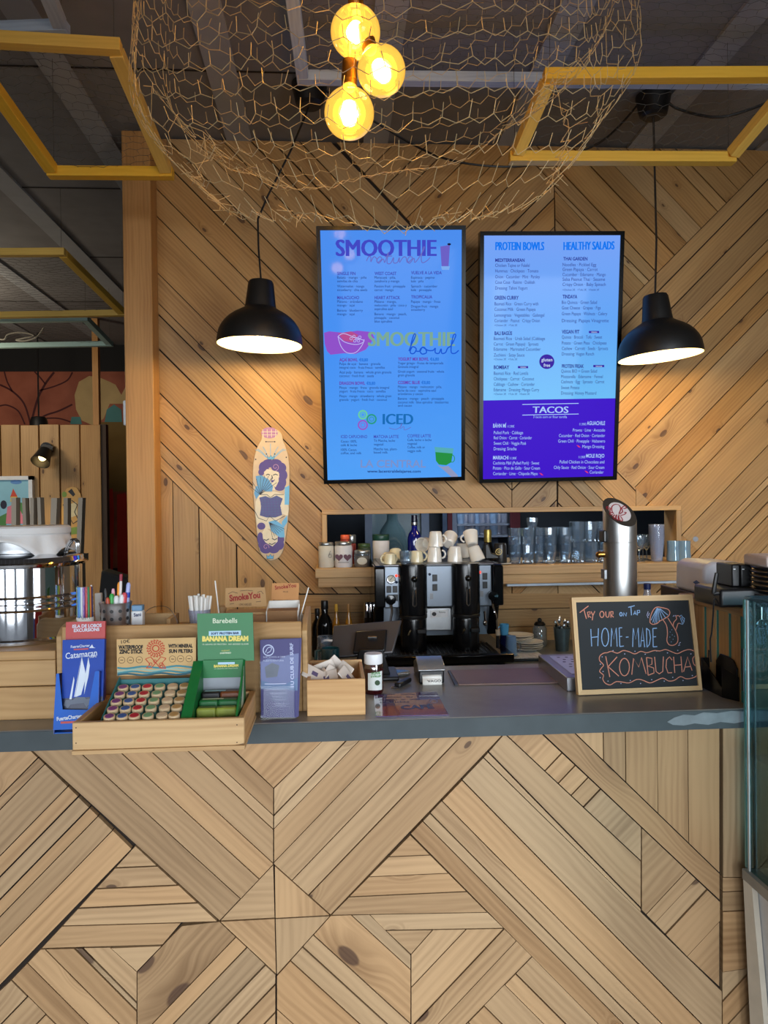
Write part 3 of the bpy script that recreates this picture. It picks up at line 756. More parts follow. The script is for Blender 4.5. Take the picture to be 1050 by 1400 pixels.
# ================================================================== PENDANT LAMPS
LAMPIN=M('lamp_white_inside',(240,228,196),.6)
def pendant(px,top,Y,tilt,label,canopy,cordpts):
    rimc=PY(px,0,Y); s=Y/FPX
    c=PY(px,472 if px<600 else 488,Y)
    t=thing('pendant_lamp',label,'lamp',c,'black dome pendant lamps')
    q=Euler((0,tilt,0)).to_quaternion(); ax=q@Vector((0,0,1))
    rim=57.5*s
    prof=[(rim,0),(rim*1.0,.010),(rim*.995,.026)]
    for k in range(1,9):
        th=R(90*k/8*.80+6); prof.append((rim*math.cos(th)*1.0,.018+rim*.80*math.sin(th)))
    zt=prof[-1][1]
    nk=21.5*s
    out=[p for p in prof if p[0]>nk*1.02]+[(nk*1.0,zt*.99),(nk*.95,zt+.012),(nk*.80,zt+.105),(nk*.72,zt+.115),(.006,zt+.118)]
    mb=MB(); mb.lathe(out,c,48,0,ax); mb.build('shade',BLACKM,t)
    inn=[(p[0]*.975,p[1]*.97+.001) for p in prof]; inn[0]=(rim*.985,.0005); inn.append((.004,zt*.96))
    mb=MB(); mb.lathe([(rim,.0)]+inn,c,48,0,ax); mb.build('inner_reflector',LAMPIN,t)
    mb=MB(); mb.ball(c+ax*.07,.03,14,0,(1,1,1.2)); mb.build('bulb',EM('pendant_bulb',(255,226,160),14),t)
    point('pendant_glow',c+ax*.022,9.5,(1,.74,.34),.03)
    top_=c+ax*(zt+.118)
    mb=MB(); mb.tube([top_]+cordpts,.0045,6); mb.build('cord',BLACKM,t)
    mb=MB(); k=canopy; mb.lathe([(.075,0),(.075,-.01),(.058,-.085),(.045,-.095),(.002,-.096)],k,24,0,(0,0,1),cap0=True); mb.build('ceiling_canopy',BLACKM,t)
    return t
cz=Z_CEIL-.002
can1=PZ(423,115,cz); can2=PZ(893,131,cz)
Yl=3.38
pendant(355,388,Yl,R(2),'left black dome pendant lamp glowing above the skateboard deck',can1,[PY(353.5,340,Yl),PY(352.5,300,Yl),PY(366,268,Yl+.02),PY(397,207,Yl+.03),can1+Vector((0,0,-.09))])
pendant(903,408,Yl,R(-4.5),'right black dome pendant lamp glowing beside the purple taco screen',can2,[PY(897.5,330,Yl),PY(895.5,250,Yl),can2+Vector((0,0,-.09))])
mb=MB(); mb.tube(smooth_pts([tuple(p) for p in(can2+Vector((-.05,0,-.02)),PY(820,195,3.5),PY(740,222,3.6),PY(690,228,3.65),PY(620,220,3.6),PY(560,195,3.4),can1+Vector((.06,0,-.02)))],6),.005,6)
o=mb.build('power_cable',BLACKM); tag(o,'slack black cable looping along the ceiling between the two lamp canopies','cable')
mb=MB(); mb.tube(smooth_pts([tuple(p) for p in(can2+Vector((.06,0,-.02)),PZ(930,150,3.28),PZ(985,160,3.22),PZ(1050,140,3.26),PZ(1090,120,3.3))],6),.006,6)
o=mb.build('power_cable',BLACKM); tag(o,'thick black cable sagging from the right lamp canopy towards the right edge','cable')

# ================================================================== MENU SCREENS
SCRB=M('screen_bezel',(6,6,7),.18,spec=.2)
def screen_mat(name,stops):
    """lit display: colour bands over the height of the panel (object z), smooth"""
    m,nt,N,L,b=newmat(name)
    return m
def tv(name,label,tl,tr,br,bl,Dt,Db):
    P=[PY(*tl,Dt),PY(*tr,Dt),PY(*br,Db),PY(*bl,Db)]
    ux=((P[1]-P[0])+(P[2]-P[3])).normalized(); uy=((P[0]-P[3])+(P[1]-P[2])).normalized()
    c=sum(P,Vector())/4; w=((P[1]-P[0]).length+(P[2]-P[3]).length)/2; h=((P[0]-P[3]).length+(P[1]-P[2]).length)/2
    f=Fr(c,ux,uy); t=thing(name,label,'screen',c-f.uy*h/2)
    n=f.n; b=.018; d=.045
    mb=MB()
    for(u,v,hw,hh)in((0,h/2-b/2,w/2,b/2),(0,-h/2+b/2,w/2,b/2),(-w/2+b/2,0,b/2,h/2-b),(w/2-b/2,0,b/2,h/2-b)):
        mb.obox(f.pt(u,v,-d/2+.004),f.ux*hw,f.uy*hh,n*(d/2+.004))
    mb.obox(f.pt(0,0,-d*.75),f.ux*(w/2-.01),f.uy*(h/2-.01),n*d*.25); mb.build('bezel',SCRB,t)
    for v in(.25,-.25):
        mb=MB(); mb.bar(f.pt(0,v,-d),Vector((f.pt(0,v,-d).x,Y_W+.0005,f.pt(0,v,-d).z)),.1,.06); mb.build('wall_bracket',BLACKM,t)
    return t,f,w,h,b
SKY1=EM('screen_sky_blue',(74,152,255),.9); 
tv1,f1,w1,h1,b1=tv('menu_screen','left hanging screen with the blue smoothie and iced drinks menu',(433,310),(637,308),(635,657),(442,661),3.46,3.66)
def grad_screen(name,c0,c1,c2):
    m,nt,N,L,b=newmat(name)
    tc=N.new('ShaderNodeTexCoord'); s=N.new('ShaderNodeSeparateXYZ'); L.new(tc.outputs['Generated'],s.inputs[0])
    r=N.new('ShaderNodeValToRGB'); L.new(s.outputs[2],r.inputs[0]); e=r.color_ramp.elements
    e[0].position=0; e[0].color=lin(c0); e[1].position=1; e[1].color=lin(c2); k=e.new(.5); k.color=lin(c1)
    b.inputs['Base Color'].default_value=(.003,.003,.004,1); b.inputs['Roughness'].default_value=.06; b.inputs['Specular IOR Level'].default_value=.06
    L.new(r.outputs[0],b.inputs['Emission Color']); b.inputs['Emission Strength'].default_value=.92; return m
S1=grad_screen('screen_blue',(84,166,255),(72,150,252),(78,146,246)); S2=grad_screen('screen_pale_blue',(112,196,255),(104,172,255),(124,168,255))
mb=MB(); mb.face([f1.pt(u*(w1/2-b1),v*(h1/2-b1),.0005) for u,v in((-1,-1),(1,-1),(1,1),(-1,1))]); mb.build('display',S1,tv1)
def txt(t,f,mat,name,items,w=.0012,bold=0.0):
    """one part for each title, price or paragraph"""
    groups=[]
    for it in items:
        g=groups[-1] if groups else None
        if g and name=='menu_text' and abs(it[1]-g[-1][1])<26 and 0<it[3]-g[-1][3]<9: g.append(it)
        else: groups.append([it])
    for g in groups:
        mb=MB()
        for it in g:
            big=name=='heading'; k=it[4]*.05 if big else 0
            for i,dx in enumerate((-k,-k/2,0,k/2,k) if big else (0,)): put_text(mb,f,it[0],(it[1]+k+dx,it[3]),(it[2]-k+dx,it[3] if len(it)<6 else it[5]),it[4],w+i*4e-6,0,.0 if big else bold)
        mb.build(name,mat,t,smooth=False)
E=EM; 
txt(tv1,f1,E('ink_purple',(68,74,204),.9),'heading',[('SMOOTHIE',459,597,350,22)],bold=.022)
mb=MB()
nat=[[(501,357),(504,351),(507,352),(507,358),(511,351),(515,354),(516,359),(522,354),(519,351),(515,356),(518,360),(524,354),(526,359),(531,345),(529,359),(534,360),(538,352),(538,359),(543,359),(546,352),(546,359),(551,352),(555,352),(557,359),(564,353),(560,351),(557,356),(560,360),(566,353),(567,359),(573,352),(580,340),(579,338),(576,350),(577,359),(583,357),(588,352)],[(526,351),(536,350)]]
for s in nat: stroke(mb,f1,smooth_pts(s,4),1.1,.0016)
mb.build('script_lettering',E('ink_dusk',(108,110,200),.9),tv1,smooth=False)
INK=E('ink_navy',(26,50,130),.7); INKP=E('ink_violet',(70,74,190),.85)
txt(tv1,f1,INKP,'section_title',[('SINGLE FIN',461,486,376,4.2),('WEST COAST',512,542,376,4.2),('VUELVE A LA VIDA',562,604,375,4.2),('MALACUCHO',461,491,409,4.2),('HEART ATTACK',512,547,409,4.2),('TROPICALIA',562,591,408,4.2)],bold=.02)
L1=[('Batata · mango · piña',461,501,381),('semillas de chía',461,489,386),('Watermelon · mango',461,498,393),('strawberry · chia seeds',461,502,398),('Maracuyá · piña,',512,541,381),('zanahoria y mango',512,546,386),('Passion fruit · pineapple',512,554,393),('carrot · mango',512,538,398),('Espinaca · pepino',562,594,381),('kale · piña',562,579,386),('Spinach · cucumber',562,598,393),('kale · pineapple',562,590,398),
('Plátano · arándano',461,496,414),('mango · açaí',461,485,419),('Banana · blueberry',461,496,426),('mango · açaí',461,485,431),('Plátano · mango,',512,542,414),('melocotón · piña · coco y',512,556,419),('espirulina azul',512,537,424),('Banana · mango · peach,',512,556,431),('pineapple · coconut',512,546,436),('blue spirulina',512,536,441),('Papaya · mango · fresa',562,602,414),('Dragon fruit · mango',562,599,420.5),('strawberry',562,581,425)]
txt(tv1,f1,INK,'menu_text',[(a,b,c,d,3.4) for a,b,c,d in L1])
mb=MB(); sm=[(443,455),(450,453),(470,455),(489,452),(508,454),(512,462),(506,470),(500,478),(486,484),(470,483),(452,485),(447,480),(444,470)]
shape(mb,f1,sm,.001,0); shape(mb,f1,[(462,456),(480,453),(490,458),(482,468),(470,466)],.0012,1); mb.build('paint_smear',[E('smear_purple',(150,84,210),.9),E('smear_red',(190,80,150),.9)],tv1)
mb=MB(); bowl=[(462,460),(466,473),(474,482),(486,482),(495,472),(498,464)]
stroke(mb,f1,smooth_pts(bowl,4),.9,.0018); stroke(mb,f1,smooth_pts([(462,460),(470,456),(486,462),(498,466),(488,471),(472,468),(462,460)],4),.9,.0018)
for c in((480,463),(484,460),(488,463),(492,461),(490,466),(485,466)): stroke(mb,f1,ell(*c,1.8,1.8,8),.7,.0018,closed=True)
mb.build('bowl_drawing',E('ink_pale',(200,196,255),.9),tv1,smooth=False)
txt(tv1,f1,E('ink_olive',(128,176,158),.9),'heading',[('SMOOTHIE',503,622,473,19)],bold=.022)
mb=MB()
stroke(mb,f1,smooth_pts([(559,480),(563,470),(568,459),(566,457),(562,470),(561,482),(566,483),(569,477),(564,474),(561,479)],4),1.6,.002)
stroke(mb,f1,smooth_pts([(568,480),(574,480),(577,475),(581,476),(583,482),(577,484),(574,479),(578,475),(585,479),(592,479),(595,476),(595,482),(600,483),(603,477),(604,483),(609,482),(612,476),(617,472),(623,459),(620,458),(617,472),(617,482),(622,483),(627,479)],4),1.6,.002)
mb.build('script_lettering',E('ink_blue',(24,90,220),.9),tv1,smooth=False)
txt(tv1,f1,E('ink_magenta',(110,60,190),.85),'section_title',[('AÇAÍ BOWL',464,489,494,4.2),('YOGURT MIX BOWL',544,586,493,4.2),('DRAGON BOWL',464,499,526,4.2),('COSMIC BLUE',544,574,525,4.2)],bold=.03)
txt(tv1,f1,E('ink_azure',(20,110,220),.9),'price',[('€8,80',491,503,494,4),('€6,80',588,600,493,4),('€8,80',501,513,526,4),('€8,80',576,588,525,4)],bold=.02)
L2=[('Pulpa de açaí · banana · granola',464,520,499),('integral coco · fruta fresca · semillas',464,526,504),('Açaí pulp · banana · whole grain granola',464,535,510.5),('coconut · fresh fruit · seeds',464,511,515.5),('Yogur griego · frutas de temporada',544,606,498),('Granola integral',544,572,503),('Greek yogurt · seasonal fruits · whole',544,607,509.5),('grain granola',544,567,514.5),('Pitaya · mango · fresa · granola integral',464,532,531.5),('yogurt · fruta fresca · coco · semillas',464,527,536.5),('Pitaya · mango · strawberry · whole grain',464,535,543),('granola · yogurt · fresh fruit · coconut',464,529,548),('Plátano · mango · melocotón · piña,',544,604,530.5),('leche de coco · espirulina azul',544,596,535.5),('arándanos y cacao',544,578,540),('Banana · mango · peach · pineapple',544,607,546.5),('coconut milk · blue spirulina · blueberries',544,613,551.5),('and cacao',544,563,556)]
txt(tv1,f1,INK,'menu_text',[(a,b,c,d,3.3) for a,b,c,d in L2])
mb=MB()
for (c,r,mi) in(((496,567),5.5,0),((508,573),6,1),((496,581),6,2)): 
    stroke(mb,f1,ell(*c,r,r,18),2.2,.0015,mi,closed=True); stroke(mb,f1,ell(*c,r*.5,r*.5,12),.8,.0015,mi,closed=True)
mb.build('fruit_logo',[E('ring_lime',(110,214,170),.9),E('ring_green',(46,160,140),.9),E('ring_pink',(150,96,210),.9)],tv1,smooth=False)
txt(tv1,f1,E('ink_teal',(24,112,190),.9),'heading',[('ICED',523,565,580,14)],bold=.03)
mb=MB(); stroke(mb,f1,smooth_pts([(532,585),(541,587),(548,583),(549,579),(547,586),(552,583),(553,588),(562,584)],4),.7,.0016); mb.build('script_lettering',E('ink_dusk',(108,110,200),.9),tv1,smooth=False)
txt(tv1,f1,INKP,'section_title',[('ICED CAPUCHINO',466,502,599,4.2),('MATCHA LATTE',511,545,599,4.2),('COFFEE LATTE',557,589,598,4.2)],bold=.01)
L3=[('Cacao 100%,',466,488,605),('café & leche',466,488,610),('100% Cacao,',466,488,616.5),('coffee, and milk',466,494,621),('Té Matcha, leche',511,540,604),('vegetal',511,524,609),('Matcha tea, plant-',511,543,615.5),('based milk',511,530,620),('Café, leche o leche',557,590,603),('vegetal',557,570,608),('Coffee, milk or',557,581,613),('veggie milk',557,576,618)]
txt(tv1,f1,INK,'menu_text',[(a,b,c,d,3.3) for a,b,c,d in L3])
txt(tv1,f1,E('ink_tan',(126,152,214),.9),'shop_name',[('LA CENTRAL',493,582,639,10)],bold=.02)
txt(tv1,f1,INK,'web_address',[('www.lacentraldelajares.com',502,575,646,3.6)],bold=.015)
mb=MB(); shape(mb,f1,[(602,337),(615,335),(613,368),(604,368)],.001,0); shape(mb,f1,[(603,364),(615,364),(614,369),(604,369)],.0012,1); shape(mb,f1,ell(614,334,2.6,1.6,8),.0015,2); mb.build('smoothie_picture',[E('pic_violet',(112,100,206),.9),E('pic_pale',(130,180,250),.9),E('pic_dark',(20,24,60),.9)],tv1)
mb=MB(); shape(mb,f1,[(595,617),(619,619),(617,632),(610,636),(600,635),(596,630)],.001,0); shape(mb,f1,[(594,611),(620,613),(619,620),(595,618)],.0012,1); stroke(mb,f1,ell(618,627,3.5,5,10),1,.0014,0,closed=True); shape(mb,f1,[(597,635),(604,638),(613,637),(626,650),(626,653),(617,652),(607,643)],.0013,2); mb.build('matcha_picture',[E('pic_green',(40,150,70),.9),E('pic_milk',(90,180,190),.9),E('pic_skin',(150,160,200),.9)],tv1)

tv2,f2,w2,h2,b2=tv('menu_screen','right hanging screen with protein bowls, salads and a purple tacos panel',(656,318),(853,315),(843,657),(655,659),3.49,3.66)
mb=MB(); vs=-.32*0
z546=f2.uv(750,546)[1]
mb.face([f2.pt(u,v,.0005) for u,v in((-w2/2+b2,z546),(w2/2-b2,z546),(w2/2-b2,h2/2-b2),(-w2/2+b2,h2/2-b2))]); mb.build('display',S2,tv2)
mb=MB(); mb.face([f2.pt(u,v,.0005) for u,v in((-w2/2+b2,-h2/2+b2),(w2/2-b2,-h2/2+b2),(w2/2-b2,z546),(-w2/2+b2,z546))]); mb.build('taco_panel',EM('screen_purple',(66,24,206),.95),tv2)
txt(tv2,f2,E('ink_bright_blue',(10,120,245),.95),'heading',[('PROTEIN BOWLS',677,744,342,11),('HEALTHY SALADS',770,840,342,11,341)],bold=.045)
IB=E('ink_deep_blue',(44,50,170),.7)
txt(tv2,f2,IB,'section_title',[('MEDITERRANEAN',677,717,358,4.4),('GREEN CURRY',676,709,409.5,4.8),('BALI BAGÚS',676,700,458,4.8),('BOMBAY',675,696,504.5,4.8),('THAI GARDEN',770,803,356,4.4),('TINDAYA',769,789,408,4.8),('VEGAN FIT',768,792,456,4.8),('PROTEIN FREAK',768,798,503,4.8)],bold=.025)
L4=[('Chicken Tajine or Falafel',677,724,365),('Hummus · Chickpeas · Tomato',677,736,372.5),('Onion · Cucumber · Mint · Parsley',677,738,380.5),('Cous Cous · Raisins · Dukkah',677,731,388),('Dressing: Tahini Yogurt',677,721,396),('Basmati Rice · Green Curry with',676,736,417.5),('Coconut Milk · Green Papaya',676,732,425),('Lemongrass · Vegetables · Galangal',676,744,433),('Coriander · Peanut · Crispy Onion',676,738,440.5),('Basmati Rice · Urab Salad (Cabbage',675,745,465),('Carrot · Green Papaya) · Sprouts',675,736,472.5),('Edamame · Marinated Cucumber',675,739,479.5),('Zuchinni · Satay Sauce',675,717,487.5),('Basmati Rice · Red Lentils',675,722,512.5),('Chickpeas · Carrot · Coconut',675,730,520),('Cabbage · Cashew · Coriander',675,731,527.5),('Edamame · Dressing: Mango Curry',675,737,535),
('Noodles · Pickled Egg',769,815,364),('Green Papaya · Carrot',769,817,370.5),('Cucumber · Edamame · Mango',769,828,377.5),('Salsa Peanut Thai · Sesame',769,827,384),('Crispy Onion · Baby Spinach',769,828,391),('Bio Quinoa · Green Salad',768,816,415.5),('Goat Cheese · Grapes · Figs',768,821,423),('Green Papaya · Walnuts · Celery',768,830,431),('Dressing: Papaya Vinagrette',768,832,440.5),('Quinoa · Brocoli · Tofu · Sweet',768,823,463),('Potato · Green Peas · Chickpeas',768,829,471),('Cashew · Carrott · Seeds · Sprouts',768,831,478.5),('Dressing: Vegan Ranch',768,812,486),('Quinoa BIO + Green Salad',767,816,509.5),('Mozzarella · Edamame · Fennel',767,824,517),('Cashnuts · Egg · Sprouts · Carrot',767,826,524),('Sweet Potato',767,792,532),('Dressing: Honey Mustard',767,815,539.5)]
txt(tv2,f2,E('ink_slate_blue',(54,66,160),.75),'menu_text',[(a,b,c,d,4.4) for a,b,c,d in L4])
txt(tv2,f2,E('ink_slate_blue',(54,66,160),.75),'price',[('+Chicken 2€   +Tofu 2€',676,707,446,2.6),('+Chicken 2€   +Tofu 2€   +Falafel 2€',769,819,397.5,2.6),('+Chicken 2€   +Tofu 2€',675,707,492.5,2.6),('+Chicken 2€   +Tofu 2€   +Falafel 2€',675,724,540,2.6)])
mb=MB()
shape(mb,f2,ell(747.5,494.5,10.3,10,28),.001); mb.build('badge',E('badge_purple',(60,34,170),.9),tv2)
for a in((805,452.5,819,455.5),(708,500.5,722,503.5),(811,499,826,502)):
    mb=MB(); shape(mb,f2,[(a[0],a[1]),(a[2],a[1]),(a[2],a[3]),(a[0],a[3])],.001); mb.build('badge',E('badge_purple',(60,34,170),.9),tv2)
txt(tv2,f2,E('ink_white',(214,230,255),.95),'badge_text',[('gluten',740,755,494,4.5),('free',743,752,501.5,4.5),('VEGAN',808,816,455,1.6),('VEGAN',711,719,503,1.6),('VEGGIE',814,823,501.6,1.6)],w=.002,bold=.01)
LAV=E('ink_lavender',(176,206,255),.95)
txt(tv2,f2,LAV,'heading',[('TACOS',728,777,564.5,8.6)],bold=.03)
for q in([(714,553),(791,551.5)],[(714,567.5),(791,566)]):
    mb=MB(); stroke(mb,f2,q,.9,.0012); mb.build('rule_line',LAV,tv2)
txt(tv2,f2,LAV,'section_title',[('BÁHN MÍ',674,692,584.5,5),('MARIACHI',674,695,628,4.8),('AGUACHILE',802,827,581,5),('MOLE ROJO',801,826,625.5,4.8)],bold=.02)
L5=[('3 tacos corn or flour tortilla',729,775,571.5,3.2),('11,90€',694,703,584.5,3.2),('11,90€',697,706,628,3.2),('11,90€',792,801,581.5,3.2),('11,90€',791,800,626.5,3.2),('Pulled Pork · Cabbage',675,715,593.5,4.2),('Red Onion · Carrot · Coriander',675,727,600.5,4.2),('Sweet Chili · Veggie Paté',675,719,608,4.2),('Dressing: Siracha',675,706,615.5,4.2),('Cochinita Pibil (Pulled Pork) · Sweet',674,737,635,4.2),('Potato · Pico de Gallo · Sour Cream',674,738,642,4.2),('Coriander · Lime · Chipotle Mayo',674,735,649.5,4.2),
('Prawns · Lime · Avocado',783,827,590,4.2),('Cucumber · Red Onion · Coriander',764,827,597.5,4.2),('Green Chili · Pineapple · Habanero',763,827,605,4.2),('Mango Dressing',796,826,612.5,4.2),('Pulled Chicken in Chocolate and',765,826,633.5,4.2),('Chily Sauce · Red Onion · Sour Cream',757,826,641,4.2),('Coriander',806,825,647.5,4.2)]
txt(tv2,f2,LAV,'menu_text',L5)
for(x,y)in((788,610),(799,645),(737,648)):
    mb=MB(); shape(mb,f2,[(x,y-1.5),(x+3,y-1),(x+6,y+2),(x+3,y+1.5)],.0015); mb.build('chili_icon',E('icon_red',(230,60,120),.9),tv2)
# ================================================================== LONGBOARD DECK ON THE WALL
YB=Y_W-.0105
lb=thing('skateboard','cruiser skateboard deck printed with a purple haired woman holding blue fans','skateboard',PY(371,767,YB))
half=[(371,586),(379,587.5),(385,593),(387,602),(390,609),(394,622),(396,640),(396,665),(395.5,690),(393.5,715),(390,740),(386,756),(379,764),(370,767)]
oth=[(361,763),(355,754),(352,738),(349.5,715),(347,690),(345.5,665),(345.5,640),(348,622),(353,608),(357,601),(358,593),(362,588)]
mb=MB(); mb.prism([PY(x,y,YB) for x,y in smooth_pts(half,3)+smooth_pts(oth,3)],(0,.012,0)); mb.build('deck',M('deck_maple',(206,178,140),.4),lb,bevel=.003)
for q in((371,606),(371,745)):
    mb=MB(); mb.cyl(PY(*q,YB+.004),PY(*q,YB+.05),.006); mb.build('mounting_bolt',BLACKM,lb)
df=Fr(PY(371,680,YB),(1,0,0),(0,0,1)); sx=lambda x:335+x/7.173; sy=lambda y:580+y/7.179
def Zs(pts): return [(sx(a),sy(b)) for a,b in pts]
CR,PU,BL,CO,LB,IK,PK=0,1,2,3,4,5,6
mb=MB()
# body (skin), hair, corset, fans
shape(mb,df,Zs([(105,760),(150,670),(290,660),(390,690),(430,830),(420,900),(370,880),(330,960),(330,1050),(120,1000),(100,860)]),.0006,CR)
for c in((185,425,50,60),(230,385,60,42),(300,390,65,48),(350,430,55,55),(375,500,40,55),(360,570,45,60),(340,620,50,35),(160,470,30,35)): shape(mb,df,[(sx(x),sy(y)) for x,y in ell(*c,16)],.0008,PU)
shape(mb,df,Zs([(185,470),(215,440),(270,450),(330,470),(330,560),(300,620),(280,600),(300,650),(240,640),(230,590),(200,540)]),.001,CR)
shape(mb,df,[(sx(x),sy(y)) for x,y in ell(298,420,42,40,16)],.0012,PU)
stroke(mb,df,[(sx(298+(8+2.2*k)*math.cos(k*.6)),sy(420+(8+2.2*k)*math.sin(k*.6))) for k in range(14)],.9,.0014,PK)
shape(mb,df,Zs([(105,510),(160,500),(230,540),(275,610),(265,660),(200,660),(120,600)]),.0015,BL)
for k in range(9):
    a=R(200+k*14); stroke(mb,df,Zs([(150,690),(150+170*math.cos(a+.5),690+185*math.sin(a+.15))]),.6,.0018,IK)
shape(mb,df,Zs([(90,680),(105,610),(150,600),(175,640),(110,735)]),.0016,BL); shape(mb,df,[(sx(x),sy(y)) for x,y in ell(150,630,34,38,12)],.0014,CO)
shape(mb,df,Zs([(140,720),(200,705),(250,725),(310,700),(370,730),(345,800),(365,890),(300,915),(210,915),(145,895),(160,800)]),.0012,CO)
for k in range(7):
    stroke(mb,df,Zs([(150+k*30,720),(165+k*30,900)]),.4,.0016,PU); stroke(mb,df,Zs([(155,740+k*26),(355,735+k*26)]),.4,.0016,PU)
shape(mb,df,Zs([(390,620),(435,600),(432,790),(388,790)]),.001,LB); shape(mb,df,Zs([(230,960),(300,940),(380,1000),(390,1110),(340,1110),(260,1050)]),.0014,LB)
for k in range(7): stroke(mb,df,Zs([(240,965),(390-k*20,1030+k*14)]),.6,.0017,IK)
shape(mb,df,Zs([(360,960),(415,890),(415,960),(370,1030)]),.0012,LB)
# mirrored lower head
for c in((175,1180,45,50),(205,1220,60,50),(280,1220,60,48),(335,1180,48,55),(350,1130,35,40),(150,1120,30,60),(160,1000,40,35)): shape(mb,df,[(sx(x),sy(y)) for x,y in ell(*c,16)],.0008,PU)
shape(mb,df,Zs([(170,1060),(200,1010),(260,1060),(320,1100),(320,1150),(270,1200),(200,1160),(175,1120)]),.001,CR)
shape(mb,df,[(sx(x),sy(y)) for x,y in ell(205,1205,38,36,14)],.0011,PU); stroke(mb,df,[(sx(205+(8+2.2*k)*math.cos(k*.6)),sy(1205+(8+2.2*k)*math.sin(k*.6))) for k in range(12)],.9,.0014,PK)
for p in([(205,500),(225,490),(245,500)],[(275,500),(300,490),(322,500)],[(250,555),(268,565),(288,550)],[(262,500),(270,530),(255,545)],[(185,1130),(210,1140),(235,1125)],[(265,1120),(290,1135),(315,1120)],[(235,1170),(265,1180),(300,1160)]): stroke(mb,df,Zs(p),1.2,.0016,IK)
shape(mb,df,Zs([(245,555),(265,548),(290,552),(270,572)]),.0017,PU)
for p in([(218,305),(235,330),(255,305),(270,330),(290,305),(285,345),(222,345)],[(212,1280),(230,1300),(250,1275),(265,1300),(280,1280),(278,1320),(215,1320)]): shape(mb,df,Zs(p),.0015,LB); stroke(mb,df,Zs(p),.6,.0018,IK,closed=True)
# helmet-like grid mark at the nose and pale rays
shape(mb,df,[(sx(x),sy(y)) for x,y in ell(240,85,82,55,18)],.0006,PK)
for k in range(4): stroke(mb,df,Zs([(175+k*42,50),(180+k*40,130)]),.7,.0014,CR); 
stroke(mb,df,Zs([(165,75),(320,75)]),.7,.0014,CR); stroke(mb,df,Zs([(165,105),(315,105)]),.7,.0014,CR)
stroke(mb,df,Zs([(205,172),(292,172)]),.8,.001,IK)
for k in range(7):
    a=R(180+k*30); stroke(mb,df,smooth_pts(Zs([(250+60*math.cos(a)*.6,330),(250+130*math.cos(a)*.8,250+20*abs(math.cos(a))),(250+150*math.cos(a),190+60*abs(math.cos(a)))]),4),.7,.0009,LB)
for x,y in((205,172),(292,172),(210,293),(292,293),(105,345),(405,325)): shape(mb,df,[(sx(a),sy(b)) for a,b in ell(x,y,7,7,8)],.0012,IK)
stroke(mb,df,Zs([(95,850),(130,920),(210,950),(240,900),(300,950),(390,900)]),.8,.0016,IK); stroke(mb,df,Zs([(140,690),(215,690),(250,720),(290,690),(380,690)]),.8,.0016,IK)
mb.build('printed_graphic',[M('ink_cream',(226,210,176),.4),M('ink_purple_print',(70,36,122),.4),M('ink_blue_print',(86,150,196),.4),M('ink_indigo',(60,66,128),.4),M('ink_sky',(96,172,214),.4),M('ink_black',(18,18,30),.4),M('ink_mauve',(168,116,156),.4)],lb,smooth=False)
# strike screws on wall
for x,y,l in((951,737,'round grey wall screw plate on the planks right of the glass shelf'),):
    mb=MB(); mb.cyl(PY(x,y,Y_W-.006),PY(x,y,Y_W+.004),.013,n=14); mb.cyl(PY(x,y,Y_W-.009),PY(x,y,Y_W),.005,n=8); o=mb.build('screw_plate',DSTEEL); tag(o,l,'screw')
# ================================================================== SHELF IN THE PASS-THROUGH
SX0=PY(431,777,3.56).x; SX1=PY(944,771,3.56).x; SZ=1.262; SY=3.55
shf=thing('wall_shelf','long pine shelf running through the opening under the screens','shelf',((SX0+SX1)/2,3.7,SZ-.09))
def shelf_piece(z0,z1,y0,nm):
    mb=MB(); mb.box(SX0,SX1,y0,Y_W,z0,z1); mb.box(HX0+.026,HX1-.026,Y_W,4.02,z0,z1); mb.build(nm,PINE_S,shf,smooth=False)
mb=MB(); mb.box(SX0,SX1,SY,Y_W,SZ-.045,SZ); mb.build('top_board',PINE_S,shf,bevel=.003)
mb=MB(); mb.box(HX0+.002,HX1-.002,Y_W,4.05,SZ-.045,SZ); mb.build('back_board',PINE_S,shf)
mb=MB(); mb.box(SX0+.012,SX1-.012,SY+.02,Y_W,SZ-.09,SZ-.0452); mb.build('under_board',PINE_S,shf,bevel=.003)
mb=MB(); a=PY(692,790,3.62); b=PY(929,784,3.62); mb.bar(Vector((a.x,3.62,SZ-.098)),Vector((b.x,3.62,SZ-.098)),.03,.016)
o=mb.build('strip_light',M('strip_diffuser',(196,208,222),.4),bevel=.003); tag(o,'slim pale strip light fixed under the right half of the pine shelf','strip light')
# ---- kitchen seen through the opening
KG=M('kitchen_grey_frame',(92,102,122),.5); KR=M('dark_red_curtain',(74,12,26),.8)
def kbox(x0,x1,y0,y1,Y,d,mat,name,label,cat,group=None):
    a=PY(x0,y1,Y); b=PY(x1,y0,Y); mb=MB(); mb.box(a.x,b.x,Y,Y+d,0,b.z); o=mb.build(name,mat,bevel=.002); tag(o,label,cat,group); return o
win=thing('kitchen_hatch','grey framed hatch window in the dark kitchen behind the blue bottle','hatch',PY(545,770,4.9))
for x0,x1 in((500,508),(577,586)):
    mb=MB(); a=PY(x0,800,4.9); b=PY(x1,660,4.9); mb.box(a.x,b.x,4.9,4.95,0,b.z); mb.build('upright',KG,win)
mb=MB(); a=PY(508,770,4.93); b=PY(577,665,4.93); mb.box(a.x,b.x,4.94,4.97,a.z-.3,b.z); mb.build('pane',M('dim_teal_glass',(62,86,96),.25,0,.5,5),win)
fr_=thing('tall_fridge','dark glass fronted cabinet with racks of glasses in the kitchen','cabinet',PY(660,780,4.75))
mb=MB(); a=PY(617,800,4.75); b=PY(706,660,4.75); mb.box(a.x,b.x,5.1,5.14,0,b.z); mb.build('back',M('cabinet_back',(70,86,112),.5,0,.5,9),fr_)
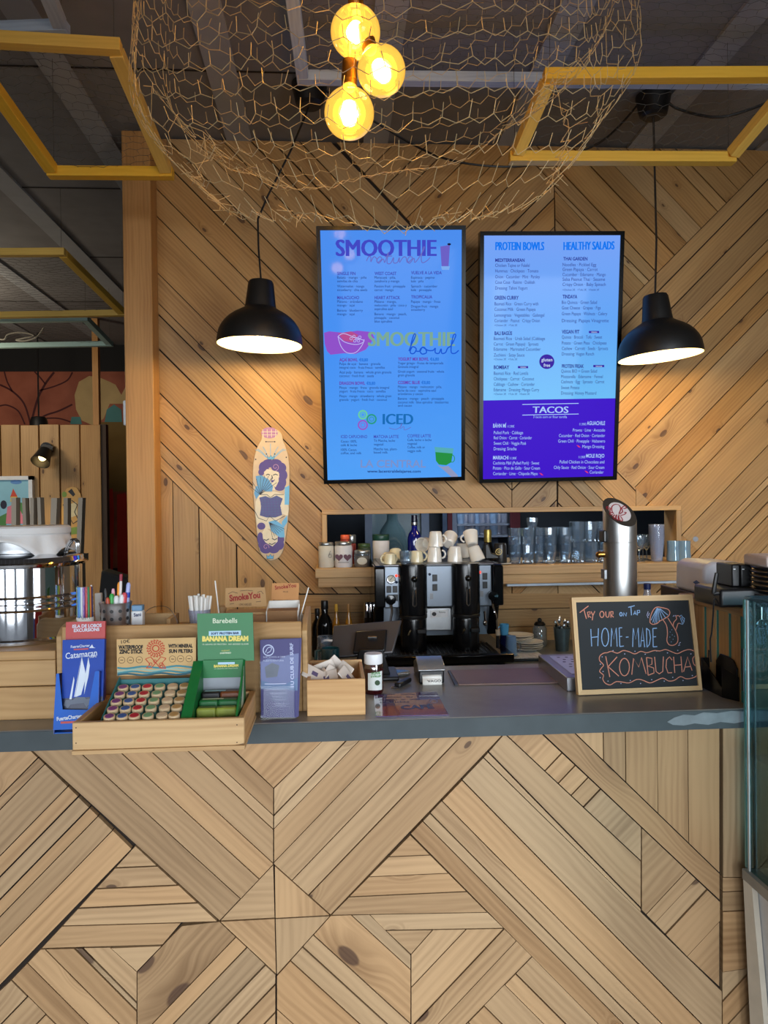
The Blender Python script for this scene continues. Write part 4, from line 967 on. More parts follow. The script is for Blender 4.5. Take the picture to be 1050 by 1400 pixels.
mb=MB(); mb.prism([PY(x,y,4.75) for x,y in((616,690),(623,690),(630,800),(622,800))],(0,.04,0)); mb.build('upright',KG,fr_)
mb=MB(); mb.box(PY(697,700,4.75).x,PY(702,700,4.75).x,4.75,5.1,0,b.z); mb.build('upright',BLACKM,fr_)
for y in(716,732,760):
    mb=MB(); q=PY(660,y,4.75); mb.box(PY(625,700,4.75).x,PY(697,700,4.75).x,4.75,5.1,q.z-.012,q.z); mb.build('rack_shelf',M('rack_metal',(96,104,120),.4,.6),fr_)
RG=M('stacked_glass_blue',(140,166,200),.15,0,.4,40)
for ysh in(716,732):
    z=PY(660,ysh,4.75).z
    for k in range(9):
        x=PY(630+k*7.6,700,4.8).x; mb=MB(); mb.lathe([(.02,0),(.026,.062),(.024,.062),(.018,.004)],(x,4.82+.02*(k%2),z),10,0,cap0=True)
        o=mb.build('stacked_glass',CLEARP if k%3 else RG); tag(o,'small glass on the blurred kitchen cabinet racks','glass','glasses on the kitchen cabinet racks')
for x0,x1,l in((613,618,'narrow dark red curtain strip left of the kitchen cabinet'),(699,711,'wider dark red curtain strip right of the kitchen cabinet')):
    kbox(x0,x1,668,790,4.7,.03,KR,'curtain',l,'curtain')
# big glass jar
mb=MB(); c=PY(537,770,4.3); c.z=SZ-.25
cab=thing('demijohn','large ribbed clear glass demijohn behind the blue bottle','jar',(c.x,4.3,SZ-.25))
s_=4.3/FPX; prof=[(.1,0),(23*s_,.02),(24*s_,.2)]+[((24-1.2*(k%2)*0-k*k*.12)*s_,.2+k*.025) for k in range(1,9)]+[(8*s_,.45),(7*s_,.50)]
mb.lathe(prof,(c.x,4.3,SZ-.25),28,0,cap0=True)
mb.build('body',GL('demijohn_glass',(176,206,214),.14,.35,(120,150,158),.08),cab)
mb=MB(); mb.box(c.x-.3,c.x+.3,4.12,4.5,.0,SZ-.2505); o=mb.build('kitchen_cabinet',M('kitchen_cab',(40,44,50),.6)); tag(o,'dark kitchen cabinet below the demijohn behind the opening','cabinet')

# ------------------------------------------------------------------ small vessels
def at_shelf(px,Y,z=None): p=PY(px,760,Y); return Vector((p.x,Y,SZ if z is None else z))
def canister(px,wpx,hpx,Y,label,parts,z=None,name='canister',cat='canister'):
    c=at_shelf(px,Y,z); s=Y/FPX; r=wpx*s/2; h=hpx*s
    t=thing(name,label,cat,c)
    for(nm,z0,z1,rr,mat)in parts:
        mb=MB(); a=z0*h;b=z1*h; k=min(.004,(b-a)/4)
        mb.lathe([(r*rr-k*.6,a),(r*rr,a+k),(r*rr,b-k),(r*rr-k*.6,b)],c,28,0,cap0=True,cap1=True); mb.build(nm,mat,t)
    return t,c,r,h
TIN=M('silver_lid',(176,178,176),.3,.9)
PLAB=M('cream_label',(206,198,180),.6); PLAB2=M('white_label',(210,206,204),.6)
t,c,r,h=canister(446,21,34,3.62,'white labelled canister with silver lid, leftmost on the pine shelf',[('body',0,.87,1,PLAB),('lid',.87,1,.95,TIN)])
cf_=Fr(c+Vector((0,-r-.0006,0)),(1,0,0),(0,0,1)); mb=MB(); stroke(mb,cf_,smooth_pts([(449,760),(452,757),(453,762),(449,761),(452,753)],3),.7,.0003); mb.build('letter_mark',M('ink_faint',(120,116,112),.7),t)
t,c,r,h=canister(469.5,24,35,3.62,'canister with two plum coloured hearts on a white label',[('body',0,.84,1,PLAB2),('lid',.84,1,.95,TIN)])
cf_=Fr(c+Vector((0,-r-.0025,0)),(1,0,0),(0,0,1)); 
for q in(463.5,475.0):
    mb=MB(); hp=[]
    for k in range(20):
        a=2*math.pi*k/20; hp.append((q+.34*16*math.sin(a)**3,762-.34*(13*math.cos(a)-5*math.cos(2*a)-2*math.cos(3*a)-math.cos(4*a))))
    shape(mb,cf_,hp,.0003); mb.build('printed_heart',M('plum_ink',(92,50,66),.6),t)
mb=MB(); stroke(mb,cf_,[(462,769),(477,769)],.8,.0003); mb.build('label_line',M('ink_faint',(120,116,112),.7),t)
t,c,r,h=canister(495,22,23,3.61,'short glass canister with a silver lid and brown contents',[('contents',.05,.66,.93,M('brown_seed',(150,120,82),.8,0,.4,90)),('lid',.78,1,.97,TIN)])
mb=MB(); mb.lathe([(r*.96,0),(r,.004),(r,h*.78),(r*.9,h*.79)],c,24,0,cap0=True); mb.build('glass',CLEAR,t)
cf_=Fr(c+Vector((0,-r-.002,0)),(1,0,0),(0,0,1)); mb=MB(); shape(mb,cf_,ell(495,767,7,5,14),.0003); mb.build('label',PLAB,t)
canister(472,13,41,3.75,'tall jar with a bright orange lid behind the heart canister',[('body',0,.86,1,M('red_jar',(150,52,40),.4)),('lid',.86,1,.95,M('orange_lid',(226,96,58),.5))],name='jar',cat='jar')
canister(481,12,40,3.80,'small clear jar with red contents behind the heart canister',[('body',0,.7,1,M('red_jar',(150,52,40),.4)),('lid',.72,1,1,TIN)],name='jar',cat='jar')
canister(498,18,29,3.74,'dark green tin behind the short glass canister',[('body',0,.84,1,M('green_tin',(42,60,36),.4)),('lid',.84,1,.96,M('green_tin_lid',(58,82,44),.35))],name='tin',cat='tin')
canister(521,23,41,3.74,'white canister with a dark green lid behind the coffee cups',[('body',0,.80,1,PLAB2),('lid',.80,1,1.02,M('deep_green_lid',(24,66,52),.35))])
# cobalt bottle
c=at_shelf(567,3.78); s=3.78/FPX; bt=thing('cobalt_bottle','cobalt blue glass bottle with silver collar standing behind the cups','bottle',c)
mb=MB(); r=9.6*s; H=66*s; mb.lathe([(r*.9,0),(r,.006),(r,H*.52),(r*.82,H*.62),(r*.42,H*.70),(r*.38,H*.86),(r*.42,H*.88)],c,28,0,cap0=True); mb.build('body',M('cobalt_glass',(14,24,120),.06,0,.1,spec=.8,coat=.5),bt)
mb=MB(); mb.lathe([(r*.44,H*.78),(r*.46,H*.80),(r*.44,H*.93),(r*.40,H)],c,20,0,cap0=True,cap1=True); mb.build('cap',M('blue_black_cap',(16,18,40),.25),bt)
mb=MB(); mb.lathe([(r*.47,H*.80),(r*.475,H*.81),(r*.475,H*.84),(r*.47,H*.85)],c,20,0,cap0=True,cap1=True); mb.build('collar',TIN,bt)
# gold-topped bottle and dark pot
c=at_shelf(667,3.72); s=3.72/FPX; bt=thing('liquor_bottle','dark bottle with a gold capsule right of the espresso cups','bottle',c)
mb=MB(); r=8*s; H=46*s; mb.lathe([(r*1.0,0),(r*1.1,.01),(r*1.1,H*.35),(r*.7,H*.55),(r*.6,H*.65)],c,24,0,cap0=True); mb.build('body',BLACKG,bt)
mb=MB(); mb.lathe([(r*.62,H*.6),(r*.66,H*.75),(r*.66,H*.95),(r*.6,H)],c,20,0,cap0=True,cap1=True); mb.build('capsule',M('gold_foil',(168,150,84),.35,.8),bt)
c=at_shelf(684,3.60); s=3.6/FPX; pt=thing('moka_tin','black tin printed with gold beside the stacked tumblers','tin',c)
mb=MB(); r=9*s; mb.lathe([(r*.98,0),(r,.004),(r,24*s),(r*.9,27*s)],c,24,0,cap0=True,cap1=True); mb.build('body',M('warm_black',(34,32,32),.3),pt)
cf_=Fr(c+Vector((0,-r-.0012,0)),(1,0,0),(0,0,1)); mb=MB(); stroke(mb,cf_,ell(682,757,4.2,4,14),.9,.0003,closed=True); stroke(mb,cf_,ell(682,757,1.6,1.6,10),.8,.0003,closed=True); mb.build('gold_print',M('gold_print',(150,126,72),.4,.6),pt)
mb=MB(); c2=at_shelf(688,3.585); c2=Vector((c2.x+.002,3.57,SZ)); 
# tumblers
def tumbler_proto(r0,r1,h,facets,mat,name,label,group=None):
    t=thing(name,label,'glass',(0,0,0),group); mb=MB()
    n=facets
    mb.lathe([(r0*.9,0),(r0,.003),(r0*1.02,.012),(r1*.97,h*.55),(r1,h*.6),(r1,h),(r1*.95,h),(r1*.93,h*.6),(r0*.9,.014),(.001,.014)],(0,0,0),n,0,cap0=True); mb.build('bowl',mat,t,world=False,smooth=n>14)
    return t
def place(proto,first,loc,label=None,group=None,rot=(0,0,0),sc=None):
    o=proto if first else copy_tree(proto)
    o.location=loc; o.rotation_euler=rot
    if label: o['label']=label
    if group: o['group']=group
    elif 'group' in o.keys() and label: del o['group']
    if sc: o.scale=sc
    return o
tp=tumbler_proto(.025,.032,.088,12,CLEAR,'glass_tumbler','clear faceted tumbler in the nested stacks on the pine shelf')
first=True; stacks=[(704,3.64),(721.5,3.63),(737,3.66),(752,3.63),(773,3.63),(729,3.74),(763,3.74)]
names=['leftmost stack, beside the black tin','second front stack from the left','third front stack from the left','fourth front stack from the left','rightmost front stack','left stack of the back row','right stack of the back row']
lev=['bottom','middle','top']
for (px,Y),nm in zip(stacks,names):
    for k in range(3):
        p=at_shelf(px,Y); place(tp,first,(p.x,Y,SZ+k*.041+.0005),'clear faceted tumbler, %s of the %s'%(lev[k],nm),None,(0,0,random.random())); first=False
p=at_shelf(727,3.645); place(tp,False,(p.x,3.63,SZ+.0895*1.0+.082),'single clear tumbler standing on top of the second front stack',None,(0,0,.3),(.85,.85,.55))
hb=tumbler_proto(.029,.034,.098,12,CLEAR,'highball_glass','clear highball glass on the pine shelf')
hl=[(790,3.63,0),(808,3.64,0),(826,3.64,0),(786,3.71,0),(806,3.72,0),(790,3.63,1),(807,3.64,1),(825,3.64,1),(788,3.71,1)]
hn=['front row left','front row middle','front row right, partly behind the beer column','back row left','back row right','front row left','front row middle','front row right, partly behind the beer column','back row left']
for i,(px,Y,k) in enumerate(hl):
    p=at_shelf(px,Y); place(hb,i==0,(p.x,Y,SZ+k*.0985+.0005),'clear highball glass, %s tier, %s'%('upper' if k else 'lower',hn[i]),None,(0,0,random.random()))
# wine glasses right of the column
wg=thing('stemmed_glass','x','glass',(0,0,0)); mb=MB(); mb.lathe([(.028,0),(.028,.002),(.004,.006),(.0035,.05),(.02,.07),(.03,.095),(.028,.125),(.0265,.125),(.028,.095),(.018,.072),(.001,.066)],(0,0,0),20,0,cap0=True); mb.build('bowl',CLEAR,wg,world=False)
for i,(px,Y,l) in enumerate(((874,3.64,'stemmed glass just right of the beer column, left one'),(884,3.70,'stemmed glass just right of the beer column, right one'),(879,3.78,'stemmed glass just right of the beer column, rear one'))):
    p=at_shelf(px,Y); place(wg,i==0,(p.x,Y,SZ+.0005),l,None)
# plastic cups: one nested stack
cp=thing('plastic_cup','x','cup',(0,0,0)); mb=MB(); mb.lathe([(.026,0),(.036,.105),(.0385,.107),(.0385,.110),(.035,.109),(.025,.003),(.001,.003)],(0,0,0),24,0,cap0=True); mb.build('body',CLEARP,cp,world=False)
for k in range(8):
    p=at_shelf(898,3.63); place(cp,k==0,(p.x,3.63,SZ+.0005+k*.0098),'clear plastic cup nested in the tall cup stack right of the beer column','nested clear plastic cups')
sg=tumbler_proto(.033,.031,.098,24,M('steel_blue_glass',(150,178,196),.08,.35,.1),'upturned_glass','x')
for i,(px,Y,l) in enumerate(((921,3.62,'upturned bluish glass, left of the pair at the shelf end'),(935,3.60,'upturned bluish glass, right of the pair at the shelf end'))):
    p=at_shelf(px,Y); place(sg,i==0,(p.x,Y,SZ+.0005),l,None)

# ================================================================== ESPRESSO MACHINE
YE=3.28
ex=lambda x: PY(x,840,YE).x
ez=lambda y: PY(600,y,YE).z
em_=thing('espresso_machine','two group steel and black espresso machine on the back counter','coffee machine',(ex(600),3.45,Z_B))
ZT=ez(773)
STG=M('satin_steel',(122,130,140),.36,.85,.06,20)
mb=MB(); mb.box(ex(526),ex(673),YE,3.70,ez(830),ZT); mb.build('body',STG,em_,bevel=.004)
mb=MB(); mb.box(ex(524),ex(676),YE+.13,3.70,Z_B+.10,ez(830)); mb.build('lower_body',STG,em_)
mb=MB(); mb.box(ex(520),ex(679),YE-.01,3.72,ZT,ZT+.006)
for(x,y0,y1)in((ex(522),YE,3.72),): pass
mb.build('cup_tray',DSTEEL,em_,bevel=.002)
for x0,x1 in((512,526.5),(673.5,687)):
    mb=MB(); mb.prism([Vector((ex(x0),y,z)) for y,z in((YE-.03,ZT-.01),(YE-.02,ZT+.004),(3.72,ZT+.004),(3.72,Z_B+.1),(YE+.12,Z_B+.1),(YE+.06,ez(832)),(YE-.03,ez(828)))],(ex(x1)-ex(x0),0,0)); mb.build('side_panel',BLACKG,em_,bevel=.006)
mb=MB(); mb.box(ex(518),ex(694),YE-.12,3.72,Z_B+.02,ez(889)); mb.build('base',BLACKG,em_,bevel=.006)
for x in(530,680):
    mb=MB(); mb.cyl((ex(x),YE-.06,Z_B),(ex(x),YE-.06,Z_B+.021),.018); mb.build('foot',BLACKP,em_)
mb=MB(); mb.box(ex(526),ex(674),YE-.11,YE+.13,ez(889),ez(889)+.004); 
for k in range(26):
    x=ex(528)+k*(ex(672)-ex(528))/25; mb.box(x-.0018,x+.0018,YE-.108,YE+.125,ez(889)+.004,ez(889)+.008,1)
mb.build('drip_grid',[BLACKP,DSTEEL],em_)
# steel splash plate + badge
mb=MB(); mb.box(ex(583),ex(618),YE+.02,YE+.13,ez(863),ez(832)); mb.build('splash_plate',STEEL,em_,bevel=.003)
ef=Fr(Vector((ex(600),YE+.0185,1)),(1,0,0),(0,0,1))
mb=MB(); a=PY(589,844,YE+.02);b=PY(612,834,YE+.02); mb.box(a.x,b.x,YE+.014,YE+.021,a.z,b.z); mb.build('badge_plate',WHITEP,em_)
ef=Fr(Vector((ex(600),YE+.0135,1)),(1,0,0),(0,0,1))
mb=MB(); shape(mb,ef,ell(593.5,839.5,3,2.8,14),.0004); mb.build('badge_mark',BLACKP,em_)
mb=MB(); put_text(mb,ef,'fiamma',(600,838),(609,838),2.4,.0005); mb.build('badge_lettering',BLACKP,em_,smooth=False)
# group columns
for cx in(564.5,636.5):
    C=Vector((ex(cx),YE-.01,0)); r=19.5*YE/FPX
    mb=MB(); mb.lathe([(r*.97,ez(838)),(r,ez(836)),(r,ez(774)),(r*.96,ez(770)),(r*.5,ez(769))],C,36,0,cap0=True,cap1=True); mb.build('group_column',M('column_black',(16,17,20),.22),em_)
    mb=MB(); mb.lathe([(r*.98,ez(843)),(r,ez(842)),(r,ez(839)),(r*.98,ez(838.5))],C,36,0,cap0=True,cap1=True); mb.build('collar_ring',BLACKP,em_)
    rl=r*.93; mb=MB(); mb.lathe([(rl*.98,ez(888)),(rl,ez(886)),(rl,ez(846)),(rl*.97,ez(843.5))],C,36,0,cap0=True,cap1=True); mb.build('lower_column',M('column_black',(16,17,20),.22),em_)
    yy=YE-.01-r-.003
    pts=[Vector((ex(cx)+dx*YE/FPX,yy,ez(y))) for dx,y in((-2,800),(-2.2,824),(0,826),(2.2,824),(2,800))]
    mb=MB(); mb.tube(pts,.0022,6); mb.build('lever_slot',CHROME,em_)
    mb=MB(); mb.ball((ex(cx),yy-.004,ez(789)),.014,14); mb.build('lever_knob',BLACKG,em_)
    mb=MB(); mb.tube([Vector((ex(cx),yy,ez(793))),Vector((ex(cx),yy-.003,ez(803)))],.004,6); mb.build('lever_stem',BLACKP,em_)
    mb=MB(); mb.tube([Vector((ex(cx-8),yy+.012,ez(864))),Vector((ex(cx-7),yy+.004,ez(860))),Vector((ex(cx-5),yy-.002,ez(856)))],.0045,8); mb.build('spout',CHROME,em_)
    mb=MB(); mb.box(ex(cx+3),ex(cx+15),yy-.003,yy+.03,ez(862),ez(856)); mb.build('handle_grip',BLACKP,em_,bevel=.003)
# buttons
yb=YE-.004
for(x,y)in((532,804.5),(540.5,804.5),(541,816),(595,790),(595,803),(663.5,789),(663.5,801)):
    mb=MB(); mb.box(ex(x-3.3),ex(x+3.3),yb,YE+.002,ez(y+4.6),ez(y-4.6)); o=mb.build('rocker_switch',BLACKP,em_,bevel=.0015)
for(x,y,c_)in((542.5,786,'r'),(542.5,795,'b'),(588,785,'b'),(656.5,783.5,'r')):
    mb=MB(); mb.lathe([(.005,0),(.006,.001),(.005,.004),(.001,.006)],(ex(x),YE,ez(y)),12,0,(0,-1,0)); mb.build('indicator_lamp',EM('red_indicator',(255,60,40),2.5) if c_=='r' else M('blue_indicator',(20,40,70),.2),em_)
mb=MB(); mb.box(ex(588),ex(592.5),yb+.002,YE+.001,ez(819),ez(811)); mb.build('level_window',DSTEEL,em_); mb=MB(); mb.box(ex(656.5),ex(661),yb+.002,YE+.001,ez(817),ez(809)); mb.build('level_window',DSTEEL,em_)
G=Vector((ex(535),YE,ez(791))); r=6.3*YE/FPX
mb=MB(); mb.lathe([(r,0),(r,.008),(r*.86,.010),(r*.84,.006),(.001,.006)],G,24,0,(0,-1,0)); mb.build('pressure_gauge',CHROME,em_)
gf=Fr(G+Vector((0,-.0065,0)),(1,0,0),(0,0,1)); mb=MB(); shape(mb,gf,ell(535,791,5,5,20),.0004); mb.build('gauge_dial',M('dial_cream',(206,200,180),.5),em_)
mb=MB(); stroke(mb,gf,[(533,793.5),(537,788.5)],.8,.001); mb.build('gauge_needle',BLACKP,em_)
for kx,ky in((534,817.5),(673,815)):
    K=Vector((ex(kx),YE,ez(ky))); mb=MB(); r=7.2*YE/FPX
    pr=[]; mb.lathe([(r*.5,0),(r*.5,.012),(r*.9,.014),(r,.018),(r,.030),(r*.85,.034),(.002,.035)],K,10,0,(0,-1,0)); mb.build('steam_knob',BLACKG,em_)
mb=MB(); mb.tube(smooth_pts([tuple(Vector((ex(x),YE-d,ez(y)))) for x,y,d in((671,822,.02),(671,830,.05),(674,842,.06),(676,856,.05),(677,866,.045))],4),.0052,8); mb.build('steam_wand',CHROME,em_)
mb=MB(); mb.tube([Vector((ex(677),YE-.045,ez(860))),Vector((ex(677.5),YE-.045,ez(868)))],.009,10); mb.build('wand_grip',M('cream_grip',(206,190,166),.5),em_)
mb=MB(); mb.tube([Vector((ex(677.3),YE-.045,ez(868))),Vector((ex(677),YE-.045,ez(885)))],.0075,10); mb.build('wand_sleeve',BLACKP,em_)
mb=MB(); mb.tube(smooth_pts([tuple(Vector((ex(x),YE-d,ez(y)))) for x,y,d in((534,823,.02),(535,832,.045),(533,842,.05),(532,850,.05))],4),.0052,8); mb.build('steam_wand',DSTEEL,em_)
mb=MB(); mb.tube(smooth_pts([tuple(Vector((ex(x),YE-.02,ez(y)))) for x,y in((661,836),(662,850),(661,853))],3),.004,8); mb.ball((ex(661.5),YE-.02,ez(852)),.009,10,0,(1,1,1.4)); mb.build('water_spout',CHROME,em_)
# ---- cups on the machine
def mug_proto(r0,r1,h,mat,name='coffee_cup'):
    t=thing(name,'x','cup',(0,0,0)); mb=MB(); w=.003
    mb.lathe([(r0*.8,0),(r0,.004),((r0+r1)/2*1.03,h*.5),(r1,h),(r1-w,h),((r0+r1)/2*1.0-w,h*.5),(r0-w,.008),(.001,.006)],(0,0,0),28,0,cap0=True); mb.build('body',mat,t,world=False)
    mb=MB(); pts=[]
    for k in range(9):
        a=R(-80+k*20); pts.append(((r0+r1)/2+.004+.020*math.cos(a)*.9-.003,0,h*.52+.018*math.sin(a)))
    mb.tube(pts,.0042,8); mb.build('handle',mat,t,world=False); return t
ZM=ZT+.0065
m1=mug_proto(.026,.034,.068,WHITEC); m2=mug_proto(.024,.030,.05,CREAMC,'espresso_cup')
def put_cup(proto,first,px,Y,z,rot,label,sc=1): p=PY(px,770,Y); place(proto,first,(p.x,Y,z),label,None,rot,(sc,sc,sc))
D=R
put_cup(m2,True,570,3.42,ZM+.05,(D(180),0,D(10)),'upturned cream espresso cup above the left group column')
put_cup(m2,False,526,3.40,ZM+.025,(D(100),0,D(40)),'cream espresso cup lying on its side, leftmost on the machine',1.0)
put_cup(m2,False,541,3.50,ZM+.055,(D(190),D(10),D(130)),'cream espresso cup at the back, second from the left',1.05)
put_cup(m2,False,533,3.33,ZM+.046,(D(180),0,D(200)),'upturned white espresso cup at the left front edge of the machine',.92)
put_cup(m1,False,595,3.46,ZM+.068,(D(180),0,D(20)),'upturned white mug, lower one of the stacked pair mid machine') if False else None
put_cup(m1,True,594,3.42,ZM+.068,(D(180),0,D(-10)),'upturned white mug at the bottom of the stack in the middle')
put_cup(m1,False,596,3.425,ZM+.068*2,(D(180),0,D(-25)),'upturned white mug on top of the stack in the middle')
put_cup(m1,False,585,3.54,ZM+.078,(D(95),0,D(-30)),'cream mug tilted on its side behind the middle stack')
put_cup(m1,False,613,3.55,ZM+.07,(D(60),0,D(160)),'white mug tipped toward the wall, left of the handled mugs')
put_cup(m1,False,622,3.40,ZM+.068,(D(180),0,D(120)),'upturned white mug at the front above the right group column')
put_cup(m1,False,646,3.50,ZM+.066,(D(30),0,D(185)),'white mug with its round handle to the left, top of the right pile')
put_cup(m1,False,647,3.40,ZM+.066,(D(165),D(14),D(100)),'white mug leaning to the right on the right pile')
put_cup(m1,False,634,3.60,ZM+.001,(0,0,D(150)),'white mug standing upright behind the right pile')
gj=tumbler_proto(.026,.028,.05,12,CLEAR,'small_glass','small clear faceted glass among the espresso cups'); p=PY(555,770,3.42); place(gj,True,(p.x,3.42,ZM),'small clear faceted glass among the espresso cups')
sc=thing('saucer','white saucer at the right edge of the machine top beside the black tin','saucer',(PY(687,770,3.46).x,3.53,SZ)); 
sc.location=(PY(690,770,3.575).x,3.585,SZ+.0005)
mb=MB(); mb.lathe([(.012,0),(.02,.001),(.034,.006),(.033,.008),(.018,.004),(.001,.004)],(0,0,0),28,0,cap0=True); mb.build('dish',WHITEC,sc,world=False)
pt.location.z+=.009
# black scoop
mb=MB(); p=PY(672,770,3.5); mb.prism([Vector((p.x-.03,3.5,ZM)),Vector((p.x+.045,3.5,ZM)),Vector((p.x+.03,3.5,ZM+.02)),Vector((p.x+.002,3.5,ZM+.03)),Vector((p.x-.012,3.5,ZM+.075)),Vector((p.x-.03,3.5,ZM+.07))],(0,.05,0)); o=mb.build('tamper_stand',BLACKP,bevel=.006); tag(o,'black moulded tamper stand on the right end of the machine','stand')

# ================================================================== BACK COUNTER, RIGHT OF MACHINE
YD=3.30
mat_=thing('draining_rack','black draining tray with white slats under the plates','rack',(PY(715,890,3.2).x,3.25,Z_B))
tx0=PZ(694,905,Z_B).x; tx1=PZ(742,905,Z_B).x+.02; ty0=PZ(700,905,Z_B).y; ty1=ty0+.30
mb=MB(); mb.box(tx0,tx1,ty0,ty1,Z_B,Z_B+.012); mb.build('tray',BLACKP,mat_,bevel=.003)
for k in range(9):
    x=tx0+.01+k*(tx1-tx0-.02)/8.0
    mb=MB(); mb.box(x-.008,x+.008,ty0+.006,ty1-.006,Z_B+.012,Z_B+.016); mb.build('slat',WHITEP,mat_)
ZR=Z_B+.0165
def plate(c,r,label,grp=None,first=[None]):
    if first[0] is None:
        t=thing('side_plate',label,'plate',c); mb=MB(); mb.lathe([(r*.5,0),(r*.6,.002),(r,.013),(r*.98,.015),(r*.6,.005),(.001,.004)],(0,0,0),36,0,cap0=True); mb.build('dish',WHITEC,t,world=False); first[0]=t
    else: t=copy_tree(first[0]); t.location=c; t['label']=label
    return t
px_=PY(722,880,ty0+.16).x
for k,l in enumerate(('lowest','second lowest','second highest','topmost')): plate((px_+.004*(k%2),ty0+.17,ZR+k*.0092),.068,'white side plate, %s of the front plate stack'%l)
px2=PY(708,870,ty0+.3).x
for k,l in enumerate(('lower','upper')): plate((px2,ty1-.0+.075,Z_B+.001+.028+k*.0092) if False else (px2-.01,ty0+.235,ZR+.0385+k*.0095),.06,'white side plate, %s of the two set back on the front stack'%l)
c=Vector((PY(699,890,ty0+.05).x,ty0+.05,ZR)); s=c.y/FPX
gm=thing('glass_mug','clear glass mug with a handle on the draining rack','mug',c)
mb=MB(); mb.lathe([(.022,0),(.026,.004),(.021,.088),(.019,.088),(.023,.008),(.001,.006)],c,22,0,cap0=True); mb.build('body',GL('blue_clear_glass',(206,228,246),.16,.45,(160,200,240)),gm)
mb=MB(); mb.tube([c+Vector((.022+.02*math.sin(R(a)),0,.04-.024*math.cos(R(a)))) for a in range(0,181,20)],.0035,8); mb.build('handle',CLEAR,gm)
nv=mug_proto(.030,.025,.078,M('navy_enamel',(18,28,84),.15),'enamel_cup'); c=Vector((PY(690,868,ty0+.15).x,ty0+.13,ZR)); place(nv,True,c,'navy blue cup on the draining rack beside the machine',None,(0,0,D(200)))
lbm=mug_proto(.022,.026,.062,M('sky_enamel',(92,170,214),.2),'enamel_cup'); place(lbm,True,(c.x-.01,c.y+.095,ZR+.075) if False else (c.x-.006,c.y,ZR+.0785),'light blue cup stacked on the navy cup',None,(0,0,D(200)),(.8,.8,.8))
c=Vector((PY(738,870,3.62).x,3.62,Z_B)); sj=thing('storage_jar','lidded clear glass sugar jar behind the plates','jar',c)
mb=MB(); mb.lathe([(.03,0),(.034,.01),(.034,.085),(.024,.1)],c,24,0,cap0=True); mb.build('body',GL('jar_glass',(214,224,226),.14,.3,(190,196,200)),sj)
mb=MB(); mb.lathe([(.026,.1),(.028,.104),(.02,.116),(.001,.12)],c,20,0,cap0=True); mb.ball(c+Vector((0,0,.125)),.011,12); mb.build('lid',BLACKP,sj)
c=Vector((PY(768.5,878,3.5).x,3.5,Z_B)); ub=thing('utensil_bucket','galvanised bucket full of spoons beside the chalkboard','bucket',c)
mb=MB(); mb.lathe([(.030,0),(.039,.105),(.041,.107),(.037,.105),(.028,.004),(.001,.004)],c,28,0,cap0=True); mb.build('pail',M('galvanised_steel',(112,130,136),.3,.7,.2,40),ub)
sp0=None
for k in range(8):
    a=k*.8; b=c+Vector((.012*math.cos(a),.012*math.sin(a),.02)); e=c+Vector((.03*math.cos(a),.03*math.sin(a),.118+.012*(k%3)))
    if sp0 is None or True:
        t=thing('spoon','steel spoon standing in the galvanised bucket','spoon',b,'spoons in the galvanised bucket'); mb=MB(); mb.tube([b,b+(e-b)*.8],.002,6); mb.ball(e,.009,10,0,(1,.5,1.4)); mb.build('spoon_body',CHROME,t)
c=Vector((PY(885,820,3.55).x,3.55,Z_B)); wb_=thing('water_bottle','clear bottle with a dark blue cap behind the chalkboard','bottle',c)
hh=PY(885,798,3.55).z-Z_B
mb=MB(); mb.lathe([(.035,0),(.037,.01),(.037,hh*.62),(.016,hh*.86),(.015,hh*.92)],c,24,0,cap0=True); mb.build('body',CLEARP,wb_)
mb=MB(); mb.lathe([(.0165,hh*.91),(.017,hh*.92),(.017,hh),(.013,hh+.002)],c,20,0,cap0=True,cap1=True); mb.build('cap',M('navy_cap',(24,38,92),.4),wb_)
# ---- left of machine on the back counter
def bottle(px,Y,ytop,rpx,label,mat,capmat,lab=None,z=Z_B,name='bottle'):
    c=Vector((PY(px,860,Y).x,Y,z)); H=PY(px,ytop,Y).z-z; r=rpx*Y/FPX; t=thing(name,label,'bottle',c)
    mb=MB(); mb.lathe([(r*.92,0),(r,.008),(r,H*.60),(r*.88,H*.68),(r*.42,H*.79),(r*.38,H*.9)],c,26,0,cap0=True); mb.build('body',mat,t)
    mb=MB(); mb.lathe([(r*.42,H*.86),(r*.45,H*.87),(r*.45,H*.985),(r*.40,H)],c,20,0,cap0=True,cap1=True); mb.build('cap',capmat,t)
    if lab:
        mb=MB(); mb.lathe([(r*1.01,H*lab[0]),(r*1.012,H*lab[0]+.002),(r*1.012,H*lab[1]-.002),(r*1.01,H*lab[1])],c,26,0); mb.build('label',lab[2],t)
    return t
bottle(444,3.35,821,11,'dark liqueur bottle behind the organiser, left of the tablet',BLACKG,BLACKP)
bottle(434,3.5,832,8,'smaller dark bottle half hidden behind the organiser side',BLACKG,BLACKP)
AMBO=M('amber_oil',(150,104,34),.12,0,.2,coat=.4); YL_=M('yellow_label',(206,160,52),.6)
bottle(460,3.5,826,5,'slim amber bottle with a yellow cap, left of two',AMBO,YL_,(.45,.55,YL_))
bottle(477,3.5,826,5,'slim amber bottle with a yellow label, right of two',AMBO,M('amber_cap',(160,116,60),.4),(.25,.5,YL_))
for i,(px,l) in enumerate(((502,'left chrome topped shaker'),(507.5,'middle chrome topped shaker'),(513,'right chrome topped shaker'))):
    Y=3.45; c=Vector((PY(px,860,Y).x,Y,Z_B)); H=PY(px,823,Y).z-Z_B; t=thing('shaker',l+' beside the espresso machine','shaker',c)
    mb=MB(); mb.lathe([(.012,0),(.013,.003),(.013,H*.72)],c,16,0,cap0=True,cap1=True); mb.build('body',M('dark_glass',(28,20,14),.1),t)
    mb=MB(); mb.lathe([(.0135,H*.72),(.0135,H*.95),(.010,H)],c,16,0,cap0=True,cap1=True); mb.build('lid',CHROME,t)
